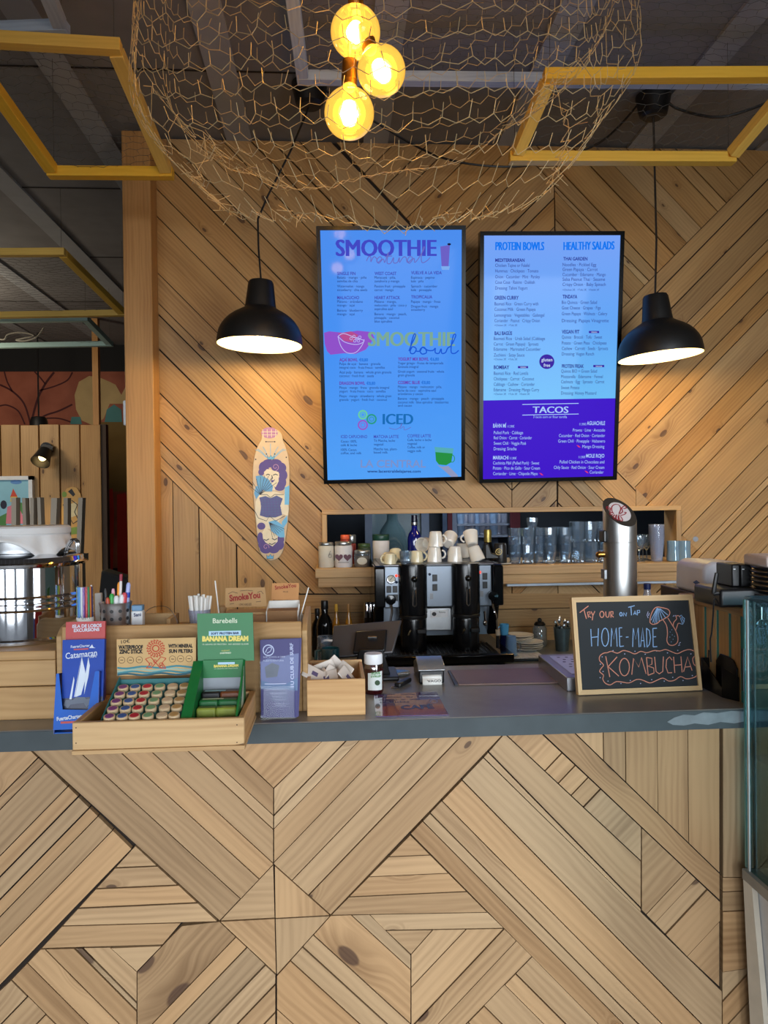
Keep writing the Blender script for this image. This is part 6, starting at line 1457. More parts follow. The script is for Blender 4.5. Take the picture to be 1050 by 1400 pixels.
mb=MB(); put_text(mb,gf,'SOFT PROTEIN BAR',(288.5,867.6),(327,866.8),2.8,.0008,0,.05); mb.build('plate_lettering',M('navy_ink',(30,44,90),.6),gc,smooth=False)
bk=Fr(Vector((0,gy1-.0045,0)),(1,0,0),(0,0,1))
mb=MB(); shape(mb,bk,[(298,905.5),(321,905),(321,908),(298,908.5)],.0004); mb.build('pale_plate',PBL,gc)
mb=MB(); put_text(mb,bk,'BANANA DREAM',(292.5,912.3),(326,911.3),3.2,.0006,0,.05); mb.build('lettering',YLP,gc,smooth=False)
mb=MB(); put_text(mb,bk,'15 GRAMS OF PROTEIN',(293,915),(325,914),1.2,.0006); mb.build('lettering',CRM,gc,smooth=False)
def bar_(Y,ypx,h,label,mats,lab):
    p=PY(272,ypx,Y); q=PY(330,ypx-3,Y); t=thing('protein_bar',label,'protein bar',((gxa+gxb)/2,Y,TF+.0035))
    x0=gxa+LW+.002; x1=gxb-.006; z1=p.z; n=12; mb=MB(); pts=[]
    for k in range(n+1):
        pts.append((x0+(x1-x0)*k/n))
    ring=[]
    zc_=z1-h
    xm=x0+(x1-x0)*.48
    for(xa_,xb_,mi)in((x0,xm,0),(xm,x1,1)):
        mb.obox(((xa_+xb_)/2,Y,(TF+.004+z1)/2),((xb_-xa_)/2,0,0),(0,.011,0),(0,0,(z1-TF-.004)/2),mi)
    mb.build('wrapper',mats,t,bevel=.004)
    fr=Fr(Vector((0,Y-.0115,0)),(1,0,0),(0,0,1)); fr2=Fr(Vector((0,Y,z1+.0003)),(1,0,0),(0,1,0))
    mb=MB(); a=x0+.006; fp=lambda u,v: Vector((u,Y-.009+v*.018,z1+.0004))
    mb.face([fp(a,.15),fp(x1-.03,.15),fp(x1-.03,.75),fp(a,.75)]); mb.build('label',lab,t)
    return t
bar_(1.565,945,.02,'protein bar with a black and brown wrapper, rearmost in the green carton',[M('bar_black',(30,28,30),.35),M('bar_brown',(110,58,26),.4,0,.4,60)],PBL)
bar_(1.535,956,.02,'green wrapped protein bar in the middle of the green carton',[M('bar_green',(30,96,50),.35),M('bar_green',(30,96,50),.35)],CRM)
bar_(1.505,967,.02,'yellow green wrapped protein bar at the front of the green carton',[M('bar_yellow_green',(140,150,60),.4,0,.4,50),M('bar_yellow_green',(140,150,60),.4,0,.4,50)],M('bar_olive',(90,110,40),.4))
# ---- surf school leaflets in a clear stand
ys=1.632; sfm=Fr(PY(382,984,ys),(1,0,0),(0,.10,1))
ah=thing('leaflet_stand','clear acrylic stand holding surf school leaflets','leaflet stand',(PY(382,984,ys).x,ys+.02,Z_C))
mb=MB(); mb.prism([sfm.px(x,y,.003) for x,y in((356,984.5),(356,938),(404,937),(404,983.5))],sfm.n*-.002); mb.build('front_pane',PANE,ah)
mb=MB(); mb.box(sfm.px(355,984).x,sfm.px(405,984).x,ys+.001,ys+.05,Z_C,Z_C+.003); mb.build('foot',PANE,ah)
mb=MB(); mb.prism([sfm.px(x,y,-.009) for x,y in((355,984),(355,905),(407,904),(406,983))],sfm.n*-.002); mb.build('back_pane',PANE,ah)
VIO=M('leaflet_violet',(42,36,104),.5,0,.12,8); MIST=M('leaflet_mist',(76,88,140),.4,0,.25,20); SEA=M('leaflet_sea',(56,90,136),.4,0,.3,14); PALE=M('leaflet_pale',(176,184,216),.5); DKB=M('leaflet_navy',(52,58,110),.4)
def leaflet(label,dx,w):
    t=thing('leaflet',label,'leaflet',(PY(382+dx,984,ys).x,ys+.01,Z_C+.0035))
    mb=MB(); mb.prism([sfm.px(x+dx,y-dx*.3,w) for x,y in((357,981),(355.5,875),(410,873),(406,981))],sfm.n*-.002); mb.build('cover',VIO,t); return t
leaflet('violet surf leaflet tucked behind the front surf leaflet',2.2,-.004)
t=leaflet('violet and blue surf school leaflet in front in the clear stand',0,0)
mb=MB(); shape(mb,sfm,[(356.5,905),(366,900),(380,902),(392,896),(408.5,893),(407,940),(357,940)],.0004,0); shape(mb,sfm,[(362,912),(372,906),(382,910),(379,925),(364,927)],.0006,1); shape(mb,sfm,[(357,930),(370,934),(390,936),(407,926),(407,944),(357,942)],.0007,2); mb.build('wave_photo',[MIST,M('leaflet_olive',(88,96,112),.5,0,.3,30),SEA],t)
mb=MB(); stroke(mb,sfm,smooth_pts([(362,935),(375,935),(391,934.5)],3),1.0,.0009); mb.build('foam_line',PALE,t,smooth=False)
mb=MB(); stroke(mb,sfm,ell(367,889,7.2,7.2,24),1.4,.0008,closed=True); mb.build('round_logo',PALE,t,smooth=False)
mb=MB(); stroke(mb,sfm,smooth_pts([(363,892),(366,886),(371,885),(370,890),(365,893)],3),1,.0009); mb.build('logo_wave',PALE,t,smooth=False)
mb=MB(); shape(mb,sfm,[(369,944),(394,942),(394,957),(372,959)],.0009); mb.build('text_panel',DKB,t)
for body,x0,x1,y,c_ in(('SURF SCHOOL & CAMP',360,390,899.5,2.4),('FUERTEVENTURA',360,388,904.5,2.4),('SURF LESSONS, 4 DAYS',364,393,943.5,2.4),('10% DISCOUNT',369,392,949.5,2.6),('WITH THIS FLYER',372,386,953.5,2),('@ surf lessons',376,391.5,957.5,2),('ESCUELA DE SURF',374,396,963,1.8),('CORRALEJO',376,391,966,1.8)):
    mb=MB(); put_text(mb,sfm,body,(x0,y),(x1,y-.4),c_,.0012); mb.build('lettering',PALE,t,smooth=False)
mb=MB(); put_text(mb,sfm,'TU CLUB DE SURF',(402,941),(400.5,879),4.2,.0012,0,.03); 
mb.build('vertical_title',PALE,t,smooth=False)
# ================================================================== COUNTER MIDDLE
# sachet box
sx0=PZ(420,979,Z_C).x; sx1=PZ(500,978,Z_C).x; sy0=1.647; sy1=1.84; SH=PY(460,929,sy0).z
sb_=thing('sachet_box','small open pine box of paper sachets on the counter','box',((sx0+sx1)/2,1.74,Z_C))
mb=MB(); mb.box(sx0,sx1,sy0,sy0+.008,Z_C,SH); mb.build('front_panel',PINE_T,sb_,bevel=.0015)
mb=MB(); mb.box(sx0,sx1,sy1-.008,sy1,Z_C,SH+.004); mb.build('back_panel',PINE_T,sb_,bevel=.0015)
for x in(sx0,sx1-.008):
    mb=MB(); mb.box(x,x+.008,sy0+.0082,sy1-.0082,Z_C,SH); mb.build('side_panel',PINE_T,sb_,bevel=.0015)
mb=MB(); mb.box(sx0+.008,sx1-.008,sy0+.008,sy1-.008,Z_C,Z_C+.03); mb.build('floor_board',PINE_T,sb_)
SCP=M('sachet_paper',(216,206,196),.75); SCI=M('sachet_ink',(96,84,120),.7)
spots=[(430,922,-.5,.5),(443,918,.35,1.0),(455,915,.8,1.05),(446,928,.2,.6),(458,926,-.6,.75),(468,922,1.0,.7),(476,927,-.9,.4),(436,930,.9,.35)]
descr=['leftmost, lying flat','tilted upright, second from the left','tallest, standing on its corner','lying in front of the tallest','leaning at the front middle','leaning at the back right','rightmost, lying low','lying low at the left front']
for i,((x,y,a,up),l) in enumerate(zip(spots,descr)):
    Y=1.70+.018*(i%3)+.03*(up>.9); c=PY(x,y,Y); c.z=max(min(c.z,SH+.03),Z_C+.05)
    ux=Vector((math.cos(a),0,math.sin(a))); uy=Vector((-math.sin(a)*up,math.sqrt(max(.02,1-min(up,.99)**2)),math.cos(a)*up)).normalized(); uy=(uy-ux*uy.dot(ux)).normalized(); n=ux.cross(uy)
    t=thing('paper_sachet','paper sachet in the pine box, '+l,'sachet',c)
    mb=MB(); mb.obox(c,ux*.027,uy*.021,n*.0016); mb.build('packet',SCP,t,bevel=.0015)
    mb=MB(); 
    sg_=-1 if n.y>0 else 1
    mb.obox(c+n*(.0021*sg_),ux*.007,uy*.006,n*.0003); mb.build('printed_mark',SCI,t)
# agave bottle
c=Vector((PY(511,950,1.84).x,1.84,Z_C)); s=1.84/FPX; r=13.8*s; H=PY(511,893,1.84).z-Z_C
ag=thing('syrup_bottle','dark syrup bottle with a white cap and a green agave label','bottle',c)
DKS=M('dark_syrup',(52,10,12),.08,0,.2,coat=.6)
mb=MB(); mb.lathe([(r*.9,0),(r,.006),(r,H*.18),(r*.94,H*.38),(r,H*.58),(r*.98,H*.64)],c,32,0,cap0=True,cap1=True); mb.build('body',DKS,ag)
mb=MB(); mb.lathe([(r*.985,H*.64),(r*.95,H*.70),(r*.86,H*.76)],c,32); mb.build('shoulder',GL('red_clear_glass',(190,150,150),.2),ag)
mb=MB(); mb.lathe([(r*.88,H*.745),(r*.92,H*.76),(r*.92,H*.96),(r*.86,H)],c,32,0,cap0=True,cap1=True); mb.build('cap',WHITEP,ag)
af=Fr(c+Vector((0,-r-.001,0)),(1,0,0),(0,0,1)); 
def wrap(px,y,k): 
    u,v=af.uv(px,y); th=(u)/r; return c+Vector(((r+k)*math.sin(th),-(r+k)*math.cos(th),0))+Vector((0,0,(af.pt(u,v).z-Z_C)))
mb=MB(); n=10
for k in range(n):
    a=503+k*20.5/n; b=503+(k+1)*20.5/n
    top=lambda x: 918+(523.5-x)*.14; 
    mb.face([wrap(a,944,.0012),wrap(b,944,.0012),wrap(b,top(b),.0012),wrap(a,top(a),.0012)])
mb.build('label',M('label_white',(216,222,220),.6),ag)
GRT=M('leaf_green_print',(70,140,60),.6)
for body,x0,x1,y,c_ in(('AGAVE',507.5,520,922.5,3.2),('SYRUP',507,521,926.5,2.6)):
    mb=MB(); put_text(mb,Fr(c+Vector((0,-r-.0018,0)),(1,0,0),(0,0,1)),body,(x0,y),(x1,y-.8),c_,.0004,0,.03); mb.build('lettering',GRT,ag,smooth=False)
mb=MB(); shape(mb,Fr(c+Vector((0,-r-.0018,0)),(1,0,0),(0,0,1)),ell(516,933.5,3.6,3.6,16),.0005); mb.build('round_emblem',M('dark_green_print',(40,70,40),.6),ag)
# tablet on stand seen from behind
tq=[PY(456,855,2.06),PY(549,847,2.04),PY(537,892,1.99),PY(452,899,1.99)]
ux=(tq[1]-tq[0]).normalized(); uy=((tq[0]-tq[3])+(tq[1]-tq[2])).normalized(); 
cc=sum(tq,Vector())/4; tf=Fr(cc,ux,uy)
tb=thing('tablet_till','grey tablet till on a black stand, seen from behind beside the espresso machine','tablet',Vector((cc.x,cc.y+.03,Z_C)))
mb=MB(); mb.prism([p for p in tq],tf.n*-.009); mb.build('back_shell',M('graphite_shell',(74,72,74),.4,.5),tb,bevel=.003)
mb=MB(); mb.prism([p-tf.n*.0092+(p-cc)*-.02 for p in tq],tf.n*-.001); mb.build('screen',BLACKG,tb)
mb=MB(); mb.prism([tf.px(x,y,.001) for x,y in((487,866),(530,863),(527,893),(483,896))],tf.n*.012); mb.build('mount_block',BLACKP,tb,bevel=.004)
mb=MB(); a=tf.px(504,876,.016); b=tf.px(516,876,.016); mb.tube([a,b],.0042,10); mb.build('hinge_pin',DSTEEL,tb)
mb=MB(); q=tf.px(508,890,.012); mb.prism([Vector((q.x-.03,q.y-.012,q.z)),Vector((q.x+.03,q.y-.012,q.z)),Vector((q.x+.05,q.y+.0,Z_C+.01)),Vector((q.x-.05,q.y+.0,Z_C+.01))],(0,.02,0)); mb.build('stand_arm',BLACKP,tb,bevel=.003)
mb=MB(); mb.box(q.x-.07,q.x+.07,q.y-.03,q.y+.10,Z_C,Z_C+.011); mb.build('stand_foot',BLACKP,tb,bevel=.004)
mb=MB(); p=PZ(471,903,Z_C); mb.lathe([(.024,0),(.025,.002),(.025,.012),(.022,.016),(.001,.016)],Vector((p.x,2.085,Z_C)),28,0,cap0=True); o=mb.build('steel_puck',STEEL); tag(o,'small round steel puck under the left edge of the tablet','puck')
mb=MB(); mb.tube(smooth_pts([tuple(v) for v in(PY(455,876,2.03),PY(443,876,2.05),PY(436,882,2.08),PY(434,894,2.1),Vector((PY(433,905,2.09).x,2.09,Z_C+.004)))],5),.003,8); o=mb.build('charging_cable',WHITEP); tag(o,'white charging cable curling out of the left side of the tablet','cable')
# teal glass mug
TG=GL('teal_glass',(96,176,182),.14,.12,(60,130,140))
c=PZ(447,917,Z_C); c=Vector((c.x,1.97,Z_C)); hh=PY(447,886,1.97).z-Z_C
tm=thing('glass_cup','teal glass mug with a square handle behind the sachet box','mug',c)
r=.024; mb=MB(); mb.lathe([(r*.9,0),(r,.004),(r,hh),(r*.92,hh),(r*.92,.008),(.001,.007)],c+Vector((.010,0,0)),24,0,cap0=True); mb.build('body',TG,tm)
mb=MB(); xx=c.x+.010-r; mb.tube([Vector((xx,c.y,Z_C+hh*.95)),Vector((xx-.012,c.y,Z_C+hh*.92)),Vector((xx-.014,c.y,Z_C+hh*.35)),Vector((xx,c.y,Z_C+hh*.28))],.0045,8); mb.build('handle',TG,tm)
# clear tumbler behind it
c=Vector((PY(446,880,2.07).x,2.07,Z_C)); mb=MB(); h2=PY(446,870,2.07).z-Z_C
t=thing('small_tumbler','clear straight glass behind the teal mug','glass',c); mb.lathe([(.02,0),(.022,.003),(.024,h2),(.022,h2),(.019,.006),(.001,.006)],c,20,0,cap0=True); mb.build('body',CLEAR,t)
# dark card, glass disc, key fob
mb=MB(); mb.prism([PZ(x,y,Z_C) for x,y in((524,930),(537,929),(528,917),(521,918))],(0,0,.008)); o=mb.build('card_wallet',M('slate_leather',(44,46,54),.5),bevel=.002); tag(o,'dark flat wallet lying behind the syrup bottle','wallet')
c=PZ(543,922,Z_C); mb=MB(); mb.lathe([(.03,0),(.034,.003),(.034,.006),(.030,.005),(.001,.003)],Vector((c.x,c.y,Z_C)),32,0,cap0=True); o=mb.build('glass_coaster',GL('coaster_glass',(210,218,216),.15,.25,(170,176,172))); tag(o,'round clear glass coaster behind the key fob','coaster')
kf_=thing('key_fob','black key fob with a small steel key ring on the counter','key fob',PZ(548,937,Z_C))
mb=MB(); a=PZ(543,937,Z_C+.008); b=PZ(559,929,Z_C+.008); mb.bar(a,b,.018,.012); mb.build('fob',BLACKP,kf_,bevel=.004)
mb=MB(); q=PZ(540,940,Z_C+.003); mb.tube([q+Vector((.009*math.cos(k*.45),.009*math.sin(k*.45),0)) for k in range(14)],.0015,6,closed=True); mb.build('ring',CHROME,kf_)
# laminated menu
lm=thing('laminated_menu','glossy laminated violet and coral menu sheet lying on the counter','menu',PZ(560,963,Z_C))
mq=[PZ(x,y,Z_C+.0004) for x,y in((513.5,980),(613.5,978),(596.5,945.5),(511,951))]
mb=MB(); mb.prism(mq,(0,0,.0012)); mb.build('sheet',M('menu_violet',(92,74,132),.12,0,.15,30,coat=1.0),lm)
mfz=Fr(PZ(560,965,Z_C+.0017),(1,0,0),(0,1,0))
mb=MB(); shape(mb,mfz,[(515,979.3),(612,977.3),(604,963),(512.5,966)],.0002); mb.build('coral_half',M('menu_coral',(164,88,92),.12,0,.15,30,coat=1.0),lm)
MI=M('menu_ink',(44,36,60),.3)
mb=MB(); put_text(mb,mfz,'CAFÉ',(549,970),(594,968.5),5,.0006,0,.04); mb.build('title',MI,lm,smooth=False)
for y,x0,x1 in((950.5,516,540),(950,548,594),(954,518,590),(957.5,518,575),(961,520,560)):
    mb=MB(); put_text(mb,mfz,'smoothies · tés · zumos' if x1-x0>40 else 'bebidas',(x0,y),(x1,y-1),1.6,.0006); mb.build('menu_line',MI,lm,smooth=False)
mb=MB(); stroke(mb,mfz,ell(593,959,5,1.8,18),.8,.0006,closed=True); mb.build('ring_mark',PALE,lm,smooth=False)
# card reader
cr=thing('card_reader','grey and black card payment terminal with paper receipt','card reader',PZ(588,930,Z_C))
a=PZ(575,935,Z_C); b=PZ(606,935,Z_C); yb_=a.y; x0=a.x; x1=b.x
z1=PY(590,912,yb_).z
prf=[(yb_,Z_C),(yb_+.13,Z_C),(yb_+.13,Z_C+.035),(yb_+.06,z1+.012),(yb_+.01,z1),(yb_,z1-.012)]
mb=MB(); mb.prism([Vector((x0-.004,y,z)) for y,z in prf],(x1-x0+.008,0,0)); mb.build('body',BLACKP,cr,bevel=.004)
mb=MB(); mb.prism([Vector((x0-.006,y,z+.0006)) for y,z in((yb_-.003,z1-.008),(yb_+.012,z1+.004),(yb_+.062,z1+.016),(yb_+.06,z1+.012),(yb_+.012,z1-.001),(yb_+.001,z1-.012))],(x1-x0+.012,0,0)); mb.build('printer_cover',M('silver_plastic',(150,152,156),.25,.6),cr,bevel=.002)
mb=MB(); ps=[Vector((x0+.004,yb_-.001,z1-.018)),Vector((x0+.004,yb_-.010,z1-.026)),Vector((x0+.004,yb_-.014,z1-.045))]; w=Vector((x1-x0-.008,0,0))
for p,q in zip(ps[:-1],ps[1:]): mb.add([p,p+w,q+w,q],[(0,1,2,3)])
o=mb.build('receipt',PAPER,cr); so2=o.modifiers.new('t','SOLIDIFY'); so2.thickness=.0006
rf_=Fr(Vector((x0,yb_-.0145,z1-.04)),(1,0,0),(0,.25,1)); mb=MB(); put_text(mb,rf_,'VAGO',(584.5,933),(603,932.2),3.2,.0012,0,.01); mb.build('receipt_lettering',BLACKP,cr,smooth=False)
# flush wooden hatch in the counter top
mb=MB(); mb.prism([PZ(x,y,Z_C+.0004) for x,y in((627,937.5),(800,934),(800,913),(615,918))],(0,0,.004)); o=mb.build('serving_board',M('reddish_board',(112,88,80),.4,0,.15,12),bevel=.001); tag(o,'thin reddish brown board lying flat at the back of the counter','board')
mb=MB(); mb.prism([PZ(x,y,Z_C+.0003) for x,y in((622,937.8),(626.5,937.6),(614.8,918),(612,918.1))],(0,0,.0035)); o=mb.build('rubber_strip',BLACKP); tag(o,'thin black strip along the left edge of the reddish board','strip')
# ================================================================== BEER COLUMN AND DRIP TRAY
dt=thing('drip_tray','low steel beer drip tray running back from the chalkboard','drip tray',PZ(800,930,Z_C))
A=PZ(775,945.5,Z_C); B=PZ(736,912,Z_C); wd=.30; th=.034
mb=MB(); mb.prism([A,A+Vector((wd,0,0)),B+Vector((wd,0,0)),B],(0,0,th)); mb.build('pan',M('tray_steel',(150,152,158),.3,.9,.06,30),dt,bevel=.002)
mb=MB(); g0=A+Vector((.022,.03,th)); g1=B+Vector((.022,-.03,th)); mb.prism([g0,g0+Vector((wd-.05,0,0)),g1+Vector((wd-.05,0,0)),g1],(0,0,.0015)); mb.build('grate',STEEL,dt)
for i in range(7):
    for j in range(5):
        q=g0+(g1-g0)*((i+.7)/7.4)+Vector((.02+.022*j+.008*(i%2),0,.0016)); mb=MB(); mb.lathe([(.0045,0),(.0045,.0003)],q,8,0,cap0=True,cap1=True); mb.build('drain_hole',BLACKP,dt)
YT=2.02; c=Vector((PY(848,800,YT).x,YT,Z_C)); r=22.8*YT/FPX
bc_=thing('beer_column','brushed steel beer column with a slanted octopus badge top','beer tap',c)
zc0=PY(845,700,YT).z-Z_C; n=48; mb=MB(); vs=[];fs=[]
zs=lambda x,y: zc0+y*.85-x*.20
lv=[]
for t in range(n):
    a=2*math.pi*t/n; lv.append((r*math.cos(a),r*math.sin(a)))
zj=PY(845,741,YT).z-Z_C
def ring(fn,k=1): return [c+Vector((x*k,y*k,fn(x,y))) for x,y in lv]
rings=[ring(lambda x,y:th+.001),ring(lambda x,y:zj-.0012),ring(lambda x,y:zj-.0008,.985),ring(lambda x,y:zj+.0008,.985),ring(lambda x,y:zj+.0012),ring(lambda x,y:zs(x,y)-.003),ring(lambda x,y:zs(x,y),.985)]
for g in rings: vs+=g
for k in range(len(rings)-1):
    for i in range(n): fs.append((k*n+i,k*n+(i+1)%n,(k+1)*n+(i+1)%n,(k+1)*n+i))
mb.add(vs,fs); mb.build('tube',M('column_steel',(196,196,194),.36,1,.05,20),bc_)
mb=MB(); mb.face(ring(lambda x,y:zs(x,y)+.0004,.99)); mb.build('slant_plate',M('bronze_plate',(96,88,80),.35,.7),bc_)
nz=Vector((.20,-.85,1)).normalized(); of=Fr(c+Vector((0,0,zc0+.0012)),Vector((1,0,-.20)),Vector((0,1,.85)))
mb=MB(); mb.face([of.pt(r*.70*math.cos(a)-.0,r*.70*math.sin(a)*1.28-.001,.0004) for a in[2*math.pi*k/32 for k in range(32)]]); mb.build('badge',M('badge_white',(206,200,200),.4),bc_)
RD=M('octopus_red',(150,40,48),.4)
def oc(pts,nm):
    mb=MB(); stroke(mb,of,smooth_pts(pts,4),1.3,.0012); mb.build(nm,RD,bc_,smooth=False)
oc([(839,703),(836.5,699),(836.5,693),(841,690),(846,691),(848.5,696),(846,703)],'octopus_head')
for p in([(839,702),(834,700),(834,695),(830,693),(829.5,696),(833,696)],[(847,703),(851,700),(850,695),(854,692),(856,695),(852,696)],[(838,704),(834,704),(834,701.5),(836,702)],[(848,705),(853,704),(856,701),(853,701)],[(840,704),(838,708),(841,710),(842,705)],[(843,704),(842,709),(845,712),(845,706)],[(846,704),(846,709),(849,713),(851,711),(848,706)]): oc(p,'octopus_arm')
mb=MB(); mb.box(c.x-r-.012,c.x-r-.0005,YT-.02,YT+.02,PY(820,790,YT).z,PY(820,722,YT).z); mb.build('tap_bracket',BLACKM,bc_,bevel=.004) if False else None
mb=MB(); q=Vector((c.x-r,YT,PY(820,733,YT).z)); mb.obox(q+Vector((-.003,0,0)),(.005,0,0),(0,.018,0),(0,0,.016)); mb.build('side_latch',BLACKP,bc_,bevel=.003)
mb=MB(); q=Vector((c.x-r,YT,PY(820,758,YT).z)); mb.cyl(q,q+Vector((-.012,0,0)),.008); mb.ball(q+Vector((-.014,0,0)),.009,10); mb.build('side_screw',BRASS,bc_)
mb=MB(); q=Vector((c.x-r,YT,PY(820,785,YT).z)); mb.obox(q+Vector((-.001,0,0)),(.003,0,0),(0,.014,0),(0,0,.012)); mb.build('lower_latch',DSTEEL,bc_)
# ================================================================== CHALKBOARD
bl=PZ(791,951,Z_C+.001); br=PZ(960.5,944,Z_C+.001); 
tl=PY(781.5,817,bl.y+.030); tr_=PY(947,812.5,br.y+.030)
ux=((br-bl)+(tr_-tl)).normalized(); uy=((tl-bl)+(tr_-br)).normalized(); cb_f=Fr((bl+br+tl+tr_)/4,ux,uy)
cbq=[cb_f.px(x,y) for x,y in((791,950.5),(960.5,943.5),(947,812.5),(781.5,817))]
inn=[cb_f.px(x,y) for x,y in((796,943.5),(955,937.5),(942,820.5),(787.5,823.5))]
ck=thing('chalkboard','framed black chalkboard advertising home-made kombucha, leaning on the counter','chalkboard',(bl+br)/2)
N_=cb_f.n
for k in range(4):
    mb=MB(); q=[cbq[k],cbq[(k+1)%4],inn[(k+1)%4],inn[k]]; d=(q[1]-q[0]).normalized(); L=(q[1]-q[0]).length; mb.prism(q,N_*-.016,0,[(0,0),(L,0),(L-.015,.015),(.015,.015)]); mb.build('frame_rail',PINE_T,ck)
mb=MB(); mb.prism([p-N_*.004 for p in inn],N_*-.008); mb.build('board',M('chalkboard_black',(24,27,31),.75,0,.15,14),ck)
CF=Fr(cb_f.o-N_*.004,ux,uy)
CHR=M('chalk_coral',(196,128,106),.9,0,.25,300); CHB=M('chalk_blue',(128,158,196),.9,0,.25,300); CHW=M('chalk_lilac',(160,160,190),.9,0,.25,300)
q_=lambda pts:[(770+x/5,800+y/5) for x,y in pts]
def chalk(name,strokes,mat,w=1.2):
    for s_ in strokes:
        mb=MB(); stroke(mb,CF,q_(s_),w,.0006); mb.build(name,mat,ck,smooth=False)
def chalk1(name,strokes,mat,w=1.2):
    mb=MB()
    for s_ in strokes: stroke(mb,CF,q_(s_),w,.0006)
    mb.build(name,mat,ck,smooth=False)
EL=lambda cx,cy,rx,ry,a0=0,a1=360: [(x,y) for x,y in ell(cx,cy,rx,ry,16,a0,a1)]+([ell(cx,cy,rx,ry,16)[0]] if a1-a0>=360 else [])
L_=[ # each letter one part
 ('R',[[(112,188),(172,142)],[(140,165),(158,230)]]),('R',[[(165,185),(172,222)],[(165,185),(182,182),(184,196),(168,204),(190,222)]]),('R',[[(190,180),(202,205)],[(216,178),(202,208),(198,240)]]),
 ('R',[EL(264,200,14,21)]),('R',[[(290,180),(292,212),(300,220),(310,218),(316,180)]]),('R',[[(324,180),(326,222)],[(324,181),(340,182),(340,198),(326,202),(344,220)]]),
 ('B',[EL(394,199,8,12)]),('B',[[(410,212),(412,188),(430,212),(432,188)]]),
 ('B',[[(444,152),(488,140)],[(462,148),(466,206)]]),('B',[[(480,202),(490,176),(498,202)],[(482,194),(496,193)]]),('B',[[(506,206),(506,172),(522,172),(522,186),(507,190)]]),
 ('B',[[(188,300),(194,418)],[(240,295),(236,416)],[(190,358),(238,352)]]),('B',[EL(286,356,24,62)]),('B',[[(326,420),(330,294),(345,370),(362,292),(368,420)]]),('B',[[(382,292),(386,420)],[(382,292),(402,291)],[(384,352),(402,350)],[(386,420),(414,416)]]),
 ('B',[[(428,356),(446,354)]]),
 ('B',[[(474,422),(478,294),(494,370),(512,292),(518,424)]]),('B',[[(528,422),(542,292),(556,424)],[(532,380),(554,378)]]),('B',[[(568,294),(572,424)],[(568,294),(588,310),(596,360),(588,406),(572,424)]]),('B',[[(612,296),(614,422)],[(612,296),(640,294)],[(613,354),(634,352)],[(614,422),(642,420)]]),
 ('K',[[(290,486),(318,628)],[(368,490),(304,560)],[(306,556),(380,622)]]),('K',[EL(418,560,34,60)]),('K',[[(468,612),(480,500),(516,560),(534,494),(566,606)]]),('K',[[(568,494),(580,616)],[(568,494),(606,500),(606,540),(576,552),(618,566),(620,600),(580,616)]]),('K',[[(624,490),(634,590),(656,606),(680,590),(684,488)]]),('K',[[(744,512),(726,490),(706,510),(702,560),(716,600),(744,598)]]),('K',[[(754,490),(762,600)],[(804,488),(812,596)],[(758,548),(808,544)]]),('K',[[(822,592),(850,490),(880,584)],[(832,560),(870,556)]])]
for cmat,st in L_: chalk1('chalk_letter',st,{'R':CHR,'B':CHB,'K':CHR}[cmat],1.2 if cmat!='R' else 1.2)
wav=[]
for k in range(40):
    f_=k/39; wav.append((290+f_*590,455-0*f_+12*math.sin(f_*24)+ (6 if k%2 else 0)*0))
wv=[(300,462),(330,452),(370,465),(410,447),(450,455),(490,470),(530,452),(570,462),(620,447),(660,450),(700,440),(740,455),(780,468),(820,450),(860,440),(895,452),(905,475),(885,500),(892,540),(915,560),(918,590),(910,620),(880,635),(840,640),(800,625),(760,650),(720,655),(680,635),(630,655),(590,668),(540,648),(500,645),(450,668),(400,662),(360,660),(320,682),(285,668),(270,640),(275,615),(248,590),(262,565),(275,545),(248,515),(250,485),(275,465),(300,462)]
chalk1('chalk_border',[smooth_pts(wv,3)],CHR,1.1)
for x,y in((340,448),(420,470),(490,452),(560,472),(638,450),(712,463),(782,446),(872,470),(904,518),(882,618),(818,652),(748,630),(690,656),(604,646),(528,672),(458,652),(394,672),(306,656),(252,632),(272,590),(254,540),(266,490)):
    mb=MB(); shape(mb,CF,q_(ell(x,y,4,3.6,8)),.0006); mb.build('chalk_dot',CHW,ck,smooth=False)
chalk1('mushroom_drawing',[smooth_pts([(592,255),(596,215),(615,170),(640,150),(680,155),(715,165),(728,185),(720,210),(690,230),(660,245),(640,262),(610,268),(592,255)],3),smooth_pts([(680,235),(705,275),(712,330),(708,380),(725,408),(755,410),(780,390),(782,350),(765,305),(740,265),(715,225)],3),smooth_pts([(750,285),(755,255),(775,230),(770,215),(785,208),(800,220)],3),smooth_pts([(768,310),(778,280),(785,262),(800,262)],3)],CHR,1.1)
chalk1('mushroom_shading',[[(640,155),(612,255)],[(642,155),(625,262)],[(645,156),(638,258)],[(648,158),(655,245)],[(652,160),(675,232)],[(656,160),(698,222)],[(660,160),(715,205)],[(640,158),(600,240)],[(790,215),(808,205),(812,215),(828,228),(826,250),(815,268),(795,262)],[(800,225),(815,262)],[(808,220),(824,250)]],CHB,.9)
chalk1('motion_marks',[[(580,180),(572,205),(580,225)],[(588,190),(582,210)],[(750,215),(758,205)],[(762,212),(770,205)],[(790,400),(802,390)],[(785,412),(798,408)]],CHW,.8)
mb=MB()
for x,y in((730,320),(745,340),(728,355),(750,370),(738,388),(760,350),(742,305)): shape(mb,CF,q_(ell(x,y,2.6,2.6,6)),.0007)
mb.build('mushroom_dots',CHB,ck,smooth=False)
